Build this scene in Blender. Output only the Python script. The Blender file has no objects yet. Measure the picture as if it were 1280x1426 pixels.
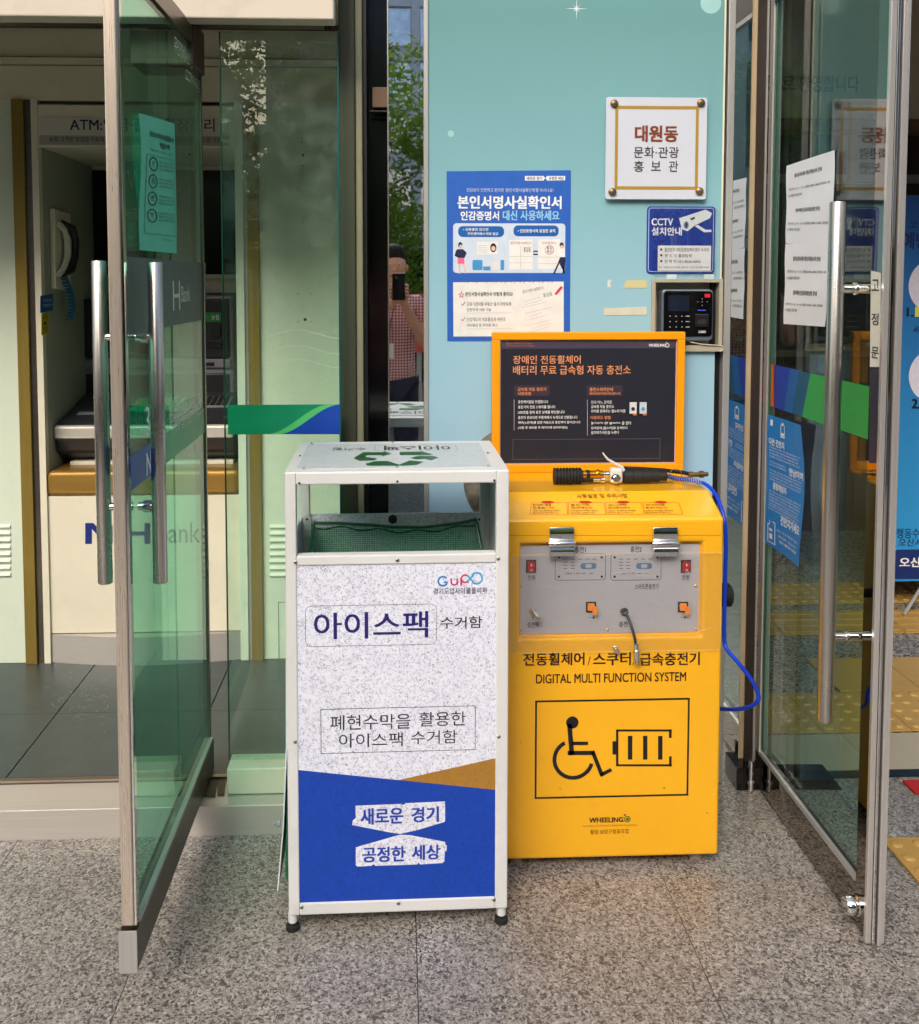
import bpy, math, random
from mathutils import Vector as V
random.seed(7)
SC = bpy.context.scene
COL = SC.collection
R = math.radians

# ---------------------------------------------------------------- camera
FPX, PX, PY = 1350.0, 611.0, 471.0          # focal length and principal point, pixels of a 1280x1426 frame
YAW, PITCH = R(2.4), R(3.5)
CAM = V((0, 0, 1.5))
FW = V((math.sin(YAW)*math.cos(PITCH), math.cos(YAW)*math.cos(PITCH), -math.sin(PITCH)))
RT = V((math.cos(YAW), -math.sin(YAW), 0))
UP = RT.cross(FW)
cd = bpy.data.cameras.new('camera'); cam = bpy.data.objects.new('camera', cd); COL.objects.link(cam)
cam.location = CAM; cam.rotation_euler = (R(90)-PITCH, 0, -YAW)
cd.sensor_fit = 'HORIZONTAL'; cd.sensor_width = 36; cd.lens = FPX/1280*36
cd.shift_x = (640-PX)/1280; cd.shift_y = -(713-PY)/1280
cd.clip_start = 0.01; cd.clip_end = 500
SC.camera = cam

# ---------------------------------------------------------------- sky, sun, exposure
EL, AZ = R(35), R(200)                       # sun high behind the camera, seen through thin cloud
w = bpy.data.worlds.new('World'); SC.world = w; w.use_nodes = True
nt = w.node_tree; nt.nodes.clear()
sky = nt.nodes.new('ShaderNodeTexSky'); sky.sky_type = 'NISHITA'; sky.sun_disc = False
sky.sun_elevation = EL; sky.sun_rotation = AZ; sky.dust_density = 6.0; sky.air_density = 1.0; sky.ozone_density = .6
bg = nt.nodes.new('ShaderNodeBackground'); bg.inputs['Strength'].default_value = 0.15
wo = nt.nodes.new('ShaderNodeOutputWorld')
hs = nt.nodes.new('ShaderNodeHueSaturation'); hs.inputs['Saturation'].default_value = 1.0
nt.links.new(sky.outputs[0], hs.inputs['Color']); nt.links.new(hs.outputs[0], bg.inputs[0]); nt.links.new(bg.outputs[0], wo.inputs[0])
sl = bpy.data.lights.new('sun', 'SUN'); sl.energy = 1.15; sl.angle = R(40); sl.color = (1, .99, .975)
so = bpy.data.objects.new('sun', sl); COL.objects.link(so)
sd = V((math.sin(AZ)*math.cos(EL), math.cos(AZ)*math.cos(EL), math.sin(EL)))
so.rotation_euler = sd.to_track_quat('Z', 'Y').to_euler()
so.location = (0, -3, 8)
SC.view_settings.view_transform = 'Standard'; SC.view_settings.look = 'None'
SC.view_settings.exposure = 0.7; SC.view_settings.gamma = 1; SC.view_settings.use_curve_mapping = False
SC.render.engine = 'CYCLES'
cy = SC.cycles
cy.use_denoising = True; cy.max_bounces = 12; cy.transparent_max_bounces = 32; cy.glossy_bounces = 8
cy.caustics_reflective = False; cy.sample_clamp_indirect = 6

# ---------------------------------------------------------------- geometry helpers
def ray(x, y): return FW + RT*((x-PX)/FPX) - UP*((y-PY)/FPX)
class Fr:
    """a flat frame: origin, unit axes u (right as seen), v (up), n (towards the viewer)"""
    def __init__(s, O, u, v): s.O = V(O); s.u = V(u).normalized(); s.v = V(v).normalized(); s.n = s.u.cross(s.v)
    def pt(s, a, b, c=0): return s.O + s.u*a + s.v*b + s.n*c
    def px(s, x, y):
        d = ray(x, y); t = (s.O-CAM).dot(s.n)/d.dot(s.n); p = CAM + d*t - s.O
        return p.dot(s.u), p.dot(s.v)
    def at(s, x, y, c=0): a, b = s.px(x, y); return s.pt(a, b, c)
    def box(s, x0, y0, x1, y1):                # pixel box -> a0, b0, a1, b1 (b0 is the bottom)
        xm, ym = (x0+x1)/2, (y0+y1)/2
        return s.px(x0, ym)[0], s.px(xm, y1)[1], s.px(x1, ym)[0], s.px(xm, y0)[1]
def wallf(Y): return Fr((0, Y, 0), (1, 0, 0), (0, 0, 1))
FLOOR = Fr((0, 0, 0), (1, 0, 0), (0, 1, 0))
def G(x, y, z=0): f = Fr((0, 0, z), (1, 0, 0), (0, 1, 0)); return f.at(x, y)

class MB:
    def __init__(s): s.v = []; s.f = []
    def add(s, vs, fs): k = len(s.v); s.v += [tuple(p) for p in vs]; s.f += [tuple(i+k for i in f) for f in fs]; return s
    def hexa(s, p): return s.add(p, [(0,3,2,1),(4,5,6,7),(0,1,5,4),(1,2,6,5),(2,3,7,6),(3,0,4,7)])
    def box(s, x0, y0, z0, x1, y1, z1):
        return s.hexa([(x0,y0,z0),(x1,y0,z0),(x1,y1,z0),(x0,y1,z0),(x0,y0,z1),(x1,y0,z1),(x1,y1,z1),(x0,y1,z1)])
    def fb(s, fr, a0, b0, a1, b1, c0, c1):      # box in a frame
        return s.hexa([fr.pt(a0,b0,c0),fr.pt(a1,b0,c0),fr.pt(a1,b1,c0),fr.pt(a0,b1,c0),fr.pt(a0,b0,c1),fr.pt(a1,b0,c1),fr.pt(a1,b1,c1),fr.pt(a0,b1,c1)])
    def pb(s, fr, x0, y0, x1, y1, c0, c1): a0,b0,a1,b1 = fr.box(x0,y0,x1,y1); return s.fb(fr,a0,b0,a1,b1,c0,c1)
    def poly(s, fr, pts, c0, c1=None):          # pts counterclockwise seen from n
        ar = sum(p[0]*q[1]-q[0]*p[1] for p, q in zip(pts, pts[1:]+pts[:1]))
        if ar < 0: pts = pts[::-1]
        n = len(pts)
        if c1 is None: return s.add([fr.pt(a,b,c0) for a,b in pts], [tuple(range(n))])
        vs = [fr.pt(a,b,c0) for a,b in pts] + [fr.pt(a,b,c1) for a,b in pts]
        return s.add(vs, [tuple(range(n))[::-1], tuple(range(n,2*n))] + [(i,(i+1)%n,n+(i+1)%n,n+i) for i in range(n)])
    def ppoly(s, fr, pts, c0, c1=None): return s.poly(fr, [fr.px(x, y) for x, y in pts], c0, c1)
    def rr(s, fr, a0, b0, a1, b1, r, c0, c1=None, k=5):
        pts = []
        for cx, cyy, t in ((a1-r,b0+r,-90),(a1-r,b1-r,0),(a0+r,b1-r,90),(a0+r,b0+r,180)):
            for i in range(k+1):
                th = R(t+90*i/k); pts.append((cx+r*math.cos(th), cyy+r*math.sin(th)))
        return s.poly(fr, pts, c0, c1)
    def prr(s, fr, x0, y0, x1, y1, r, c0, c1=None): a0,b0,a1,b1 = fr.box(x0,y0,x1,y1); return s.rr(fr,a0,b0,a1,b1,r,c0,c1)
    def ring(s, fr, outer, inner, c0):          # flat band between two loops of equal length
        n = len(outer)
        return s.add([fr.pt(a,b,c0) for a,b in outer]+[fr.pt(a,b,c0) for a,b in inner], [(i,(i+1)%n,n+(i+1)%n,n+i) for i in range(n)])
    def outline(s, fr, a0, b0, a1, b1, t, c0):
        return s.ring(fr, [(a0,b0),(a1,b0),(a1,b1),(a0,b1)], [(a0+t,b0+t),(a1-t,b0+t),(a1-t,b1-t),(a0+t,b1-t)], c0)
    def poutline(s, fr, x0, y0, x1, y1, t, c0): a0,b0,a1,b1 = fr.box(x0,y0,x1,y1); return s.outline(fr,a0,b0,a1,b1,t,c0)
    def rroutline(s, fr, a0, b0, a1, b1, r, t, c0, k=5):
        def loop(e):
            o = []
            for cx, cyy, th0 in ((a1-r,b0+r,-90),(a1-r,b1-r,0),(a0+r,b1-r,90),(a0+r,b0+r,180)):
                for i in range(k+1):
                    th = R(th0+90*i/k); o.append((cx+(r-e)*math.cos(th), cyy+(r-e)*math.sin(th)))
            return o
        return s.ring(fr, loop(0), loop(t), c0)
    def disc(s, fr, a, b, r, c0, c1=None, k=20, ry=None):
        ry = ry or r
        return s.poly(fr, [(a+r*math.cos(2*math.pi*i/k), b+ry*math.sin(2*math.pi*i/k)) for i in range(k)], c0, c1)
    def arc(s, fr, a, b, r, t, t0, t1, c0, k=28):
        o = [(a+r*math.cos(R(t0+(t1-t0)*i/k)), b+r*math.sin(R(t0+(t1-t0)*i/k))) for i in range(k+1)]
        q = [(a+(r-t)*math.cos(R(t0+(t1-t0)*i/k)), b+(r-t)*math.sin(R(t0+(t1-t0)*i/k))) for i in range(k+1)]
        return s.add([fr.pt(x,y,c0) for x,y in o+q], [(i+1,i,k+1+i,k+2+i) for i in range(k)])
    def line(s, fr, p, q, t, c0):               # flat stroke
        p = V((p[0],p[1])); q = V((q[0],q[1])); d = (q-p).normalized(); m = V((-d.y, d.x))*t/2
        return s.poly(fr, [tuple(p-m), tuple(q-m), tuple(q+m), tuple(p+m)], c0)
    def tube(s, pts, r, k=12, cap=True):
        pts = [V(p) for p in pts]; n = len(pts); rs = r if isinstance(r, (list, tuple)) else [r]*n
        T = [(pts[min(i+1,n-1)]-pts[max(i-1,0)]).normalized() for i in range(n)]
        a = T[0].orthogonal().normalized(); vs = []
        for i in range(n):
            a = (a - T[i]*a.dot(T[i])).normalized(); b = T[i].cross(a)
            vs += [pts[i] + (a*math.cos(2*math.pi*j/k) + b*math.sin(2*math.pi*j/k))*rs[i] for j in range(k)]
        fs = [(i*k+j, i*k+(j+1)%k, (i+1)*k+(j+1)%k, (i+1)*k+j) for i in range(n-1) for j in range(k)]
        if cap: fs += [tuple(range(k))[::-1], tuple((n-1)*k+j for j in range(k))]
        return s.add(vs, fs)
    def lathe(s, base, axis, prof, k=20):       # prof: (distance along axis, radius)
        base = V(base); axis = V(axis).normalized(); a = axis.orthogonal().normalized(); b = axis.cross(a); vs = []
        for h, r in prof: vs += [base+axis*h+(a*math.cos(2*math.pi*j/k)+b*math.sin(2*math.pi*j/k))*r for j in range(k)]
        n = len(prof)
        fs = [(i*k+j, i*k+(j+1)%k, (i+1)*k+(j+1)%k, (i+1)*k+j) for i in range(n-1) for j in range(k)]
        fs += [tuple(range(k))[::-1], tuple((n-1)*k+j for j in range(k))]
        return s.add(vs, fs)

WL = {}
def wl(o):
    return WL.get(o.name, V((0,0,0))) if o else V((0,0,0))
def obj(name, mb, m, parent=None, bev=0, smooth=False, loc=None, seg=2):
    base = wl(parent)
    L = V(loc) if loc is not None else (base if parent else V((0,0,0)))
    me = bpy.data.meshes.new(name)
    me.from_pydata([tuple(V(p)-L) for p in mb.v], [], mb.f); me.validate(); me.update()
    me.materials.append(m)
    o = bpy.data.objects.new(name, me); COL.objects.link(o)
    o.parent = parent; o.location = L-base; WL[o.name] = L
    if smooth:
        me.shade_smooth()
        me.set_sharp_from_angle(angle=R(38))
    if bev:
        b = o.modifiers.new('bevel', 'BEVEL'); b.width = bev; b.segments = seg; b.limit_method = 'ANGLE'; b.angle_limit = R(40)
        b.harden_normals = False
    return o
def tag(o, label=None, cat=None, group=None, kind='thing'):
    if label: o['label'] = label
    if cat: o['category'] = cat
    if group: o['group'] = group
    if kind: o['kind'] = kind
    return o
def thing(name, label, cat, loc, group=None):
    o = bpy.data.objects.new(name, None); COL.objects.link(o); o.location = loc; o.empty_display_size = .05
    WL[o.name] = V(loc)
    return tag(o, label, cat, group)
def struct(name, mb, m, label=None, **k):
    o = obj(name, mb, m, **k); o['kind'] = 'structure'
    if label: o['label'] = label
    return o

# text ------------------------------------------------------------

# outlines of the letters that appear in the scene, as plain numbers: character code: (advance, loop, loop ...), 95 units to the em
OUTLINES = {
33:(26,(14,72,17,41,20,40,21,46,24,67,23,83,21,86,19,87,16,86,15,83),(19,31,15,30,13,26,15,22,19,20,23,22,25,26,23,30)),
38:(59,(53,53,46,43,37,53,46,62,49,70,48,76,44,80,40,83,33,84,26,83,21,80,18,76,17,70,17,65,21,58,24,55,13,46,10,41,9,35,10,29,14,24,19,21,25,20,34,22,46,30,53,21,65,21,52,36,58,45,62,53),(40,36,29,29,26,29,20,31,18,35,19,39,21,42,29,48),(26,70,28,75,33,77,38,75,40,70,39,65,32,59,28,64)),
39:(18,(13,65,17,65,19,78,19,89,11,89,11,78)),
40:(31,(22,43,23,55,25,67,30,77,36,87,31,87,23,77,17,67,13,55,12,43,13,31,17,19,23,8,31,0,36,0,30,9,25,19,23,31)),
41:(31,(21,43,20,31,17,19,13,9,7,0,12,0,20,8,26,19,29,31,31,43,29,55,26,67,20,77,12,87,7,87,13,77,17,67,20,55)),
44:(21,(12,10,17,12,20,15,23,23,22,27,19,32,16,33,12,31,11,25,15,22,15,19)),45:(31,(33,46,10,46,10,37,33,37)),
46:(21,(16,31,12,30,11,26,12,22,16,20,20,22,22,26,20,30)),47:(27,(7,20,13,20,32,87,25,87)),
48:(48,(51,53,49,67,45,77,38,84,30,87,21,84,15,77,10,67,9,53,10,40,15,29,21,22,30,20,38,22,45,29,49,40),(41,53,41,43,38,35,35,31,30,29,25,31,21,35,19,43,18,53,19,64,21,71,25,76,30,78,35,76,38,71,41,64)),
49:(48,(35,86,25,86,25,21,35,21)),
50:(48,(50,30,25,30,41,51,44,59,46,66,44,75,40,81,34,85,22,86,11,80,11,69,18,76,25,77,30,77,33,74,35,70,36,62,34,55,27,44,9,21,50,21)),
51:(48,(14,75,25,78,29,77,33,75,35,72,35,64,33,61,23,59,23,50,29,49,33,47,36,44,37,39,36,35,34,32,31,30,23,29,12,34,12,24,19,21,26,20,34,21,41,26,45,32,46,40,44,49,41,53,37,55,43,61,45,65,45,70,44,77,40,82,34,85,26,87,20,86,14,84)),
52:(48,(44,87,40,87,7,46,7,42,35,42,35,21,44,21,44,42,51,42,51,51,44,51),(34,69,35,51,19,51)),
53:(48,(44,86,16,86,16,52,25,53,32,51,37,46,38,41,37,36,34,32,30,30,21,29,11,34,11,24,22,20,35,22,42,26,46,32,48,41,46,49,41,56,34,60,24,61,24,77,44,77)),
54:(48,(36,87,25,77,17,67,12,55,10,43,12,34,16,26,23,22,31,20,38,22,45,26,49,32,50,39,49,47,45,53,39,57,32,58,22,56,29,69,42,79),(20,46,27,49,34,49,40,43,41,40,40,35,38,32,35,30,31,29,26,30,22,33,20,39)),
55:(48,(53,86,11,86,11,77,39,77,15,24,23,20)),
56:(48,(50,38,48,47,41,54,48,60,50,68,48,75,44,81,38,85,30,87,23,85,16,81,12,75,11,68,13,60,18,54,11,47,9,38,11,31,15,25,22,21,30,20,38,21,45,25,49,31),(40,68,37,61,30,58,23,61,20,68,23,75,30,78,37,75),(41,39,38,32,35,30,30,29,22,32,19,35,18,39,19,43,22,47,25,49,30,49,34,49,38,46,40,43)),
57:(48,(24,20,34,28,42,39,48,51,50,63,48,72,44,80,37,85,29,87,21,85,15,81,11,74,9,67,11,60,15,54,21,50,30,49,38,51,31,39,18,27),(19,67,20,72,22,75,29,78,34,77,37,74,39,70,40,64,40,61,30,57,22,60,20,63)),
58:(21,(16,64,12,63,11,59,12,55,16,53,20,55,22,59,20,63),(16,31,12,30,11,26,12,22,16,20,20,22,22,26,20,30)),
61:(55,(11,69,11,61,56,61,56,69),(11,48,11,40,56,40,56,48)),
63:(32,(14,77,21,78,24,74,24,72,23,65,15,53,14,46,15,41,19,38,21,45,31,63,34,73,33,77,30,82,25,85,18,87),(21,31,17,30,15,26,17,22,21,20,25,22,26,26,25,30)),
65:(63,(40,86,34,86,6,21,16,21,24,40,51,40,60,21,69,21),(37,72,47,48,27,48)),
66:(53,(13,21,35,21,46,22,53,27,56,32,58,38,57,44,53,49,49,53,42,55,49,61,51,65,52,69,51,75,47,80,41,84,32,86,13,86),(22,77,36,77,40,75,42,68,41,64,39,61,35,59,22,58),(22,50,40,49,44,47,47,44,48,40,45,33,41,30,22,29)),
67:(67,(68,81,51,86,46,87,32,84,21,77,13,66,11,52,13,42,19,31,30,23,46,20,59,22,69,26,69,36,63,33,52,29,46,29,36,30,27,35,22,43,20,53,22,63,28,71,36,76,46,78,52,78,68,71)),
68:(71,(13,21,38,21,53,24,64,31,71,41,73,53,71,65,65,75,54,83,38,86,13,86),(23,77,37,77,49,75,57,70,62,63,63,53,62,46,58,38,50,32,37,29,23,29)),
69:(48,(50,86,13,86,13,21,51,21,51,29,22,29,22,49,49,49,49,58,22,58,22,77,50,77)),
70:(45,(48,86,13,86,13,21,23,21,23,51,48,51,48,59,23,59,23,77,48,77)),
71:(70,(70,53,48,53,48,44,61,44,61,31,54,29,47,29,36,30,28,35,22,43,20,53,22,63,28,71,35,76,45,78,63,74,69,72,69,81,51,86,46,87,32,84,21,77,13,66,11,53,13,40,21,29,31,23,45,20,58,21,70,25)),
72:(69,(68,86,59,86,59,57,22,57,22,86,13,86,13,21,22,21,22,49,59,49,59,21,68,21)),73:(24,(23,86,13,86,13,21,23,21)),
76:(47,(22,86,13,86,13,21,52,21,52,29,22,29)),77:(74,(73,86,65,86,43,59,22,86,13,86,13,21,22,21,22,71,42,46,44,46,64,71,64,21,73,21)),
78:(74,(73,86,64,86,64,36,20,86,13,86,13,21,22,21,22,71,65,21,73,21)),
79:(78,(10,53,13,41,20,30,31,23,45,20,60,23,71,30,78,41,80,53,77,66,70,77,60,84,45,87,31,84,20,77,13,66),(20,53,22,63,27,71,35,76,45,78,55,76,63,71,68,63,70,53,68,43,63,36,55,30,45,29,35,30,27,36,22,43)),
80:(48,(13,86,13,21,22,21,22,49,41,50,48,54,52,60,54,67,52,74,49,80,42,84,33,86),(22,77,38,76,42,74,44,67,43,63,41,60,37,58,22,57)),
82:(57,(13,86,13,21,23,21,23,49,30,49,34,47,38,42,52,21,63,21,56,31,48,44,40,52,45,54,50,62,51,68,49,75,45,81,39,84,30,86),(23,78,34,77,38,75,41,72,41,68,39,61,35,58,23,57)),
83:(44,(44,82,33,86,21,85,15,82,11,76,10,69,14,59,33,45,38,37,35,31,27,28,18,31,10,38,10,26,19,22,28,20,36,21,41,25,45,31,46,38,42,50,23,63,18,70,21,76,29,78,36,77,44,71)),
84:(57,(62,86,8,86,8,77,30,77,30,21,39,21,39,77,62,77)),
85:(67,(68,86,58,86,58,44,56,37,54,34,48,30,39,29,31,30,23,36,21,43,21,86,12,86,12,45,14,34,20,26,29,22,39,20,51,22,60,27,66,36,68,46)),
86:(57,(63,86,54,86,35,40,15,86,6,86,34,20,36,20)),87:(99,(105,86,96,86,78,41,60,86,51,86,33,41,15,86,6,86,32,20,34,20,55,73,77,20,79,20)),
89:(57,(35,63,17,86,6,86,30,55,30,21,39,21,39,55,63,86,52,86)),91:(32,(36,86,14,86,14,0,36,0,36,8,23,8,23,78,36,78)),
93:(32,(7,0,29,0,29,86,7,86,7,78,20,78,20,8,7,8)),
97:(41,(45,29,41,26,39,27,39,50,38,57,34,61,30,64,23,64,15,63,9,59,9,49,13,53,19,56,26,56,29,55,30,52,31,47,13,39,10,36,8,30,9,27,15,21,22,20,30,24,33,21,37,20,45,23),(31,30,25,26,19,28,17,32,18,35,21,38,31,42)),
98:(48,(20,86,12,86,12,23,23,20,37,22,44,26,49,33,50,43,49,52,45,58,39,63,32,64,26,63,20,61),(20,52,27,57,35,56,38,53,41,48,42,42,41,36,38,32,34,29,29,28,20,29)),
99:(42,(43,61,34,64,22,63,16,58,11,51,10,41,11,33,16,26,23,22,32,20,44,23,44,31,36,28,27,29,22,32,20,36,19,42,19,48,22,53,26,56,34,56,43,52)),
100:(48,(49,86,40,86,40,63,31,64,23,63,16,58,12,52,10,43,12,34,16,27,22,22,31,21,49,21),(40,28,26,29,22,32,19,36,19,42,20,48,23,53,27,56,33,57,40,55)),
101:(46,(48,33,40,29,33,28,27,29,23,31,20,35,18,41,48,41,47,51,43,59,38,63,30,64,22,63,15,58,11,52,10,43,11,34,15,27,22,22,31,20,36,20,48,25),(19,47,22,54,30,57,34,56,37,54,40,47)),
102:(24,(34,86,25,86,18,82,14,76,13,64,7,64,7,56,13,56,13,21,21,21,21,56,29,56,29,64,21,64,22,72,23,75,26,77,34,77)),
103:(41,(46,64,21,63,15,60,11,55,10,49,11,43,15,38,19,35,14,33,12,29,13,26,17,24,9,20,7,16,6,12,7,7,12,3,18,0,26,0,34,0,40,3,44,7,46,13,43,20,39,23,24,27,20,30,22,33,33,35,39,40,41,45,41,50,37,57,46,57),(34,49,32,43,26,41,20,43,17,49,20,54,26,56,32,54),(38,12,37,9,35,7,26,6,17,7,15,10,14,12,17,17,24,19,33,17,36,15)),
104:(48,(20,86,12,86,12,21,20,21,20,51,23,54,28,57,34,57,39,52,39,47,39,21,48,21,48,47,47,55,44,60,39,63,33,64,26,63,20,58)),
105:(21,(21,64,12,64,12,21,21,21),(21,76,20,80,16,82,13,80,11,76,13,73,16,71,20,73)),
107:(46,(50,64,40,64,21,43,42,21,54,21,31,43),(20,86,12,86,12,21,20,21)),108:(21,(21,86,12,86,12,21,21,21)),
109:(73,(12,64,12,21,20,21,20,52,25,56,34,57,38,52,38,21,47,21,47,52,52,56,56,57,63,55,64,52,65,21,74,21,74,48,73,55,70,60,65,63,59,64,51,62,45,57,40,62,33,64,26,63,20,58,20,64)),
110:(48,(20,64,12,64,12,21,20,21,20,51,23,54,28,57,34,57,39,52,39,47,39,21,48,21,48,47,47,55,43,60,39,63,30,64,20,58)),
111:(52,(32,64,23,63,16,58,11,51,9,43,11,34,16,26,23,22,32,20,41,22,49,26,53,33,55,43,53,51,49,58,41,63),(32,57,38,56,42,53,45,48,46,43,45,36,42,32,38,29,32,28,26,29,22,32,19,37,18,43,19,48,22,53,26,56)),
112:(48,(20,22,28,20,37,22,44,26,48,33,50,42,49,51,44,58,36,62,26,64,11,64,11,0,20,0),(20,56,34,55,38,52,41,48,41,42,40,36,38,32,33,29,28,28,20,30)),
114:(38,(13,64,13,21,21,21,21,43,22,48,24,53,27,55,31,56,39,52,44,59,39,63,34,64,31,64,27,62,21,54,21,64)),
115:(37,(37,61,30,64,24,64,18,64,14,61,11,58,10,53,13,46,27,36,30,32,28,29,24,27,18,29,10,33,10,24,17,21,25,20,30,21,35,24,38,27,39,33,37,38,21,50,19,53,20,56,24,57,30,56,37,53)),
116:(32,(22,72,6,57,6,56,13,56,14,28,17,24,21,21,30,20,38,23,38,31,28,28,24,29,22,31,22,56,35,56,35,64,22,64)),
117:(48,(48,21,48,64,39,64,39,33,34,29,29,27,25,28,21,32,20,64,12,64,12,37,13,30,16,24,20,21,26,20,33,22,39,26,39,21)),
118:(42,(26,20,28,20,47,64,38,64,27,37,16,64,6,64)),119:(68,(43,64,37,64,26,38,15,64,6,64,25,20,28,20,40,50,53,20,55,20,74,64,65,64,54,38)),
120:(48,(52,64,41,64,29,49,17,64,6,64,24,43,6,21,17,21,29,36,43,21,54,21,35,43)),121:(42,(48,64,38,64,27,40,16,64,6,64,23,30,8,0,17,0)),
122:(40,(44,64,8,64,8,56,30,56,7,21,44,21,44,29,22,29)),126:(55,(8,40,15,44,22,46,42,39,49,39,59,45,59,53,53,48,46,46,25,53,19,53,8,48)),
183:(25,(18,59,14,58,13,54,14,50,18,48,22,50,24,54,22,58)),
8226:(34,(23,65,18,64,15,62,12,58,11,53,12,49,15,45,18,42,23,42,27,42,31,45,34,49,35,53,34,58,31,62,27,64)),
8251:(60,(21,31,15,37,52,74,58,68),(52,31,15,68,21,74,58,37),(11,53,12,57,16,58,20,57,22,53,20,49,16,48,12,49),(31,32,32,36,36,38,40,36,42,32,40,29,36,27,32,29),(31,73,32,77,36,78,40,77,42,73,40,69,36,68,32,69),(51,53,52,57,56,58,60,57,62,53,60,49,56,48,52,49)),
8547:(90,(23,90,23,21,14,21,14,90),(59,21,33,90,43,90,60,40,65,25,63,25,85,90,94,90,69,21)),
8962:(68,(11,21,11,61,40,89,69,61,69,21),(18,28,62,28,62,59,40,80,18,59)),9632:(86,(15,21,15,90,84,90,84,21)),
9634:(86,(25,21,21,22,17,24,15,27,15,32,15,79,15,84,17,87,21,89,25,90,78,89,82,86,84,79,84,32,83,27,81,24,78,22,73,21),(26,29,76,29,76,80,76,82,73,82,23,82,22,31,23,29)),
9675:(86,(49,20,35,23,24,30,16,42,14,55,16,69,24,81,35,88,49,91,63,88,74,81,82,69,85,55,82,42,74,30,63,23),(49,28,60,30,69,36,75,45,77,55,75,66,69,75,60,81,49,83,39,81,30,75,24,66,22,55,24,45,30,36,39,30)),
9734:(98,(26,16,37,49,11,67,43,67,55,102,67,67,99,67,73,49,84,16,55,37),(37,31,55,45,73,31,66,51,83,62,63,62,55,85,48,62,27,62,44,51)),
9743:(85,(22,21,21,24,17,24,18,36,21,43,33,55,34,66,32,64,31,57,30,53,25,51,15,51,12,52,11,55,13,66,16,70,24,76,36,79,54,80,67,78,77,74,81,70,85,61,86,54,84,51,78,50,70,51,66,55,65,63,63,66,63,59,65,53,74,44,78,38,80,24,76,24,76,21,75,21,68,21,68,24,29,24,28,21),(19,56,29,58,30,65,35,69,56,69,65,67,67,65,68,58,75,56,84,57,81,66,79,69,71,74,60,77,43,77,31,76,21,72,18,69,15,66,13,57),(19,26,77,26,77,34,75,40,62,55,61,67,56,68,56,62,41,62,41,68,36,67,35,54,22,40,20,34),(43,64,54,64,54,67,49,67,43,67),(48,29,43,30,38,33,35,38,34,43,35,49,38,53,43,56,48,57,54,56,58,53,62,49,63,43,62,38,58,33,54,30),(78,53,83,53,84,55,75,55,68,56,69,54),(19,53,27,54,29,56,24,55,13,55,13,53),(48,31,53,32,57,34,60,38,61,43,60,48,57,52,53,55,48,56,43,55,40,52,37,48,36,43,37,38,40,34,44,32),(70,22,74,22,75,24,69,24),(23,22,27,22,28,24,22,24)),
10003:(84,(16,52,22,57,39,40,76,77,81,71,39,29)),
44032:(87,(69,99,69,14,77,14,77,58,90,58,90,65,77,65,77,99),(15,90,15,84,47,84,44,69,37,56,26,45,11,36,16,30,33,42,46,56,52,72,55,90)),
44033:(87,(22,45,22,39,70,39,70,13,77,13,77,45),(70,99,70,49,77,49,77,71,90,71,90,78,77,78,77,99),(14,94,14,88,46,88,42,77,35,69,25,61,11,56,14,50,31,57,43,66,51,79,54,94)),
44036:(87,(69,99,69,37,77,37,77,67,90,67,90,73,77,73,77,99),(14,93,14,86,46,86,43,76,35,66,25,59,11,53,14,46,31,54,44,64,52,77,54,93),(24,43,24,15,81,15,81,22,32,22,32,43)),
44048:(87,(23,47,23,15,77,15,77,47),(70,40,70,21,31,21,31,40),(70,99,70,51,77,51,77,72,90,72,90,79,77,79,77,99),(14,94,14,87,46,87,42,77,35,69,25,61,11,56,14,50,31,57,43,66,51,79,54,94)),
44049:(87,(23,49,23,15,77,15,77,49,70,49,70,38,31,38,31,49),(31,32,70,32,70,21,31,21),(69,99,69,53,77,53,77,73,90,73,90,79,77,79,77,99),(15,94,15,88,46,88,43,78,36,70,25,63,11,58,14,52,31,58,43,67,51,79,54,94)),
44061:(87,(25,45,25,38,75,38,75,13,83,13,83,45),(57,98,57,49,64,49,64,71,76,71,76,49,83,49,83,99,76,99,76,78,64,78,64,98),(15,93,15,87,40,87,37,76,32,68,23,60,11,54,15,48,29,56,40,66,46,79,48,93)),
44144:(87,(54,65,54,58,74,58,74,13,81,13,81,99,74,99,74,65),(14,90,14,84,46,84,43,69,36,57,26,45,11,36,15,30,33,42,45,56,52,72,54,90)),
44145:(87,(24,45,24,39,74,39,74,14,81,14,81,45),(16,94,16,87,46,87,43,77,36,68,26,61,12,56,15,50,32,57,44,66,52,79,55,94),(55,77,55,70,74,70,74,49,81,49,81,99,74,99,74,77)),
44148:(87,(55,73,55,66,74,66,74,36,81,36,81,99,74,99,74,73),(16,93,16,86,47,86,43,75,36,66,25,58,12,52,15,46,32,53,44,64,52,77,55,93),(27,42,27,15,84,15,84,22,35,22,35,42)),
44160:(87,(26,47,26,15,81,15,81,47),(74,40,74,21,34,21,34,40),(16,94,16,87,46,87,43,77,36,68,25,61,12,56,15,50,32,57,44,66,52,79,55,94),(55,77,55,71,74,71,74,50,81,50,81,99,74,99,74,77)),
44163:(87,(55,75,55,69,74,69,74,41,81,41,81,99,74,99,74,75),(16,93,16,86,46,86,43,76,36,66,26,59,12,53,16,47,32,54,44,64,52,77,55,93),(50,49,47,36,41,29,32,23,21,20,24,14,33,16,42,21,49,26,54,33,59,26,65,21,74,17,83,14,86,20,75,24,66,29,60,36,58,49)),
44172:(87,(76,99,76,13,84,13,84,99),(14,89,14,82,40,82,37,69,32,57,23,47,11,38,15,32,31,44,41,58,58,58,58,18,66,18,66,97,58,97,58,64,43,64,47,76,48,89)),
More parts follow.
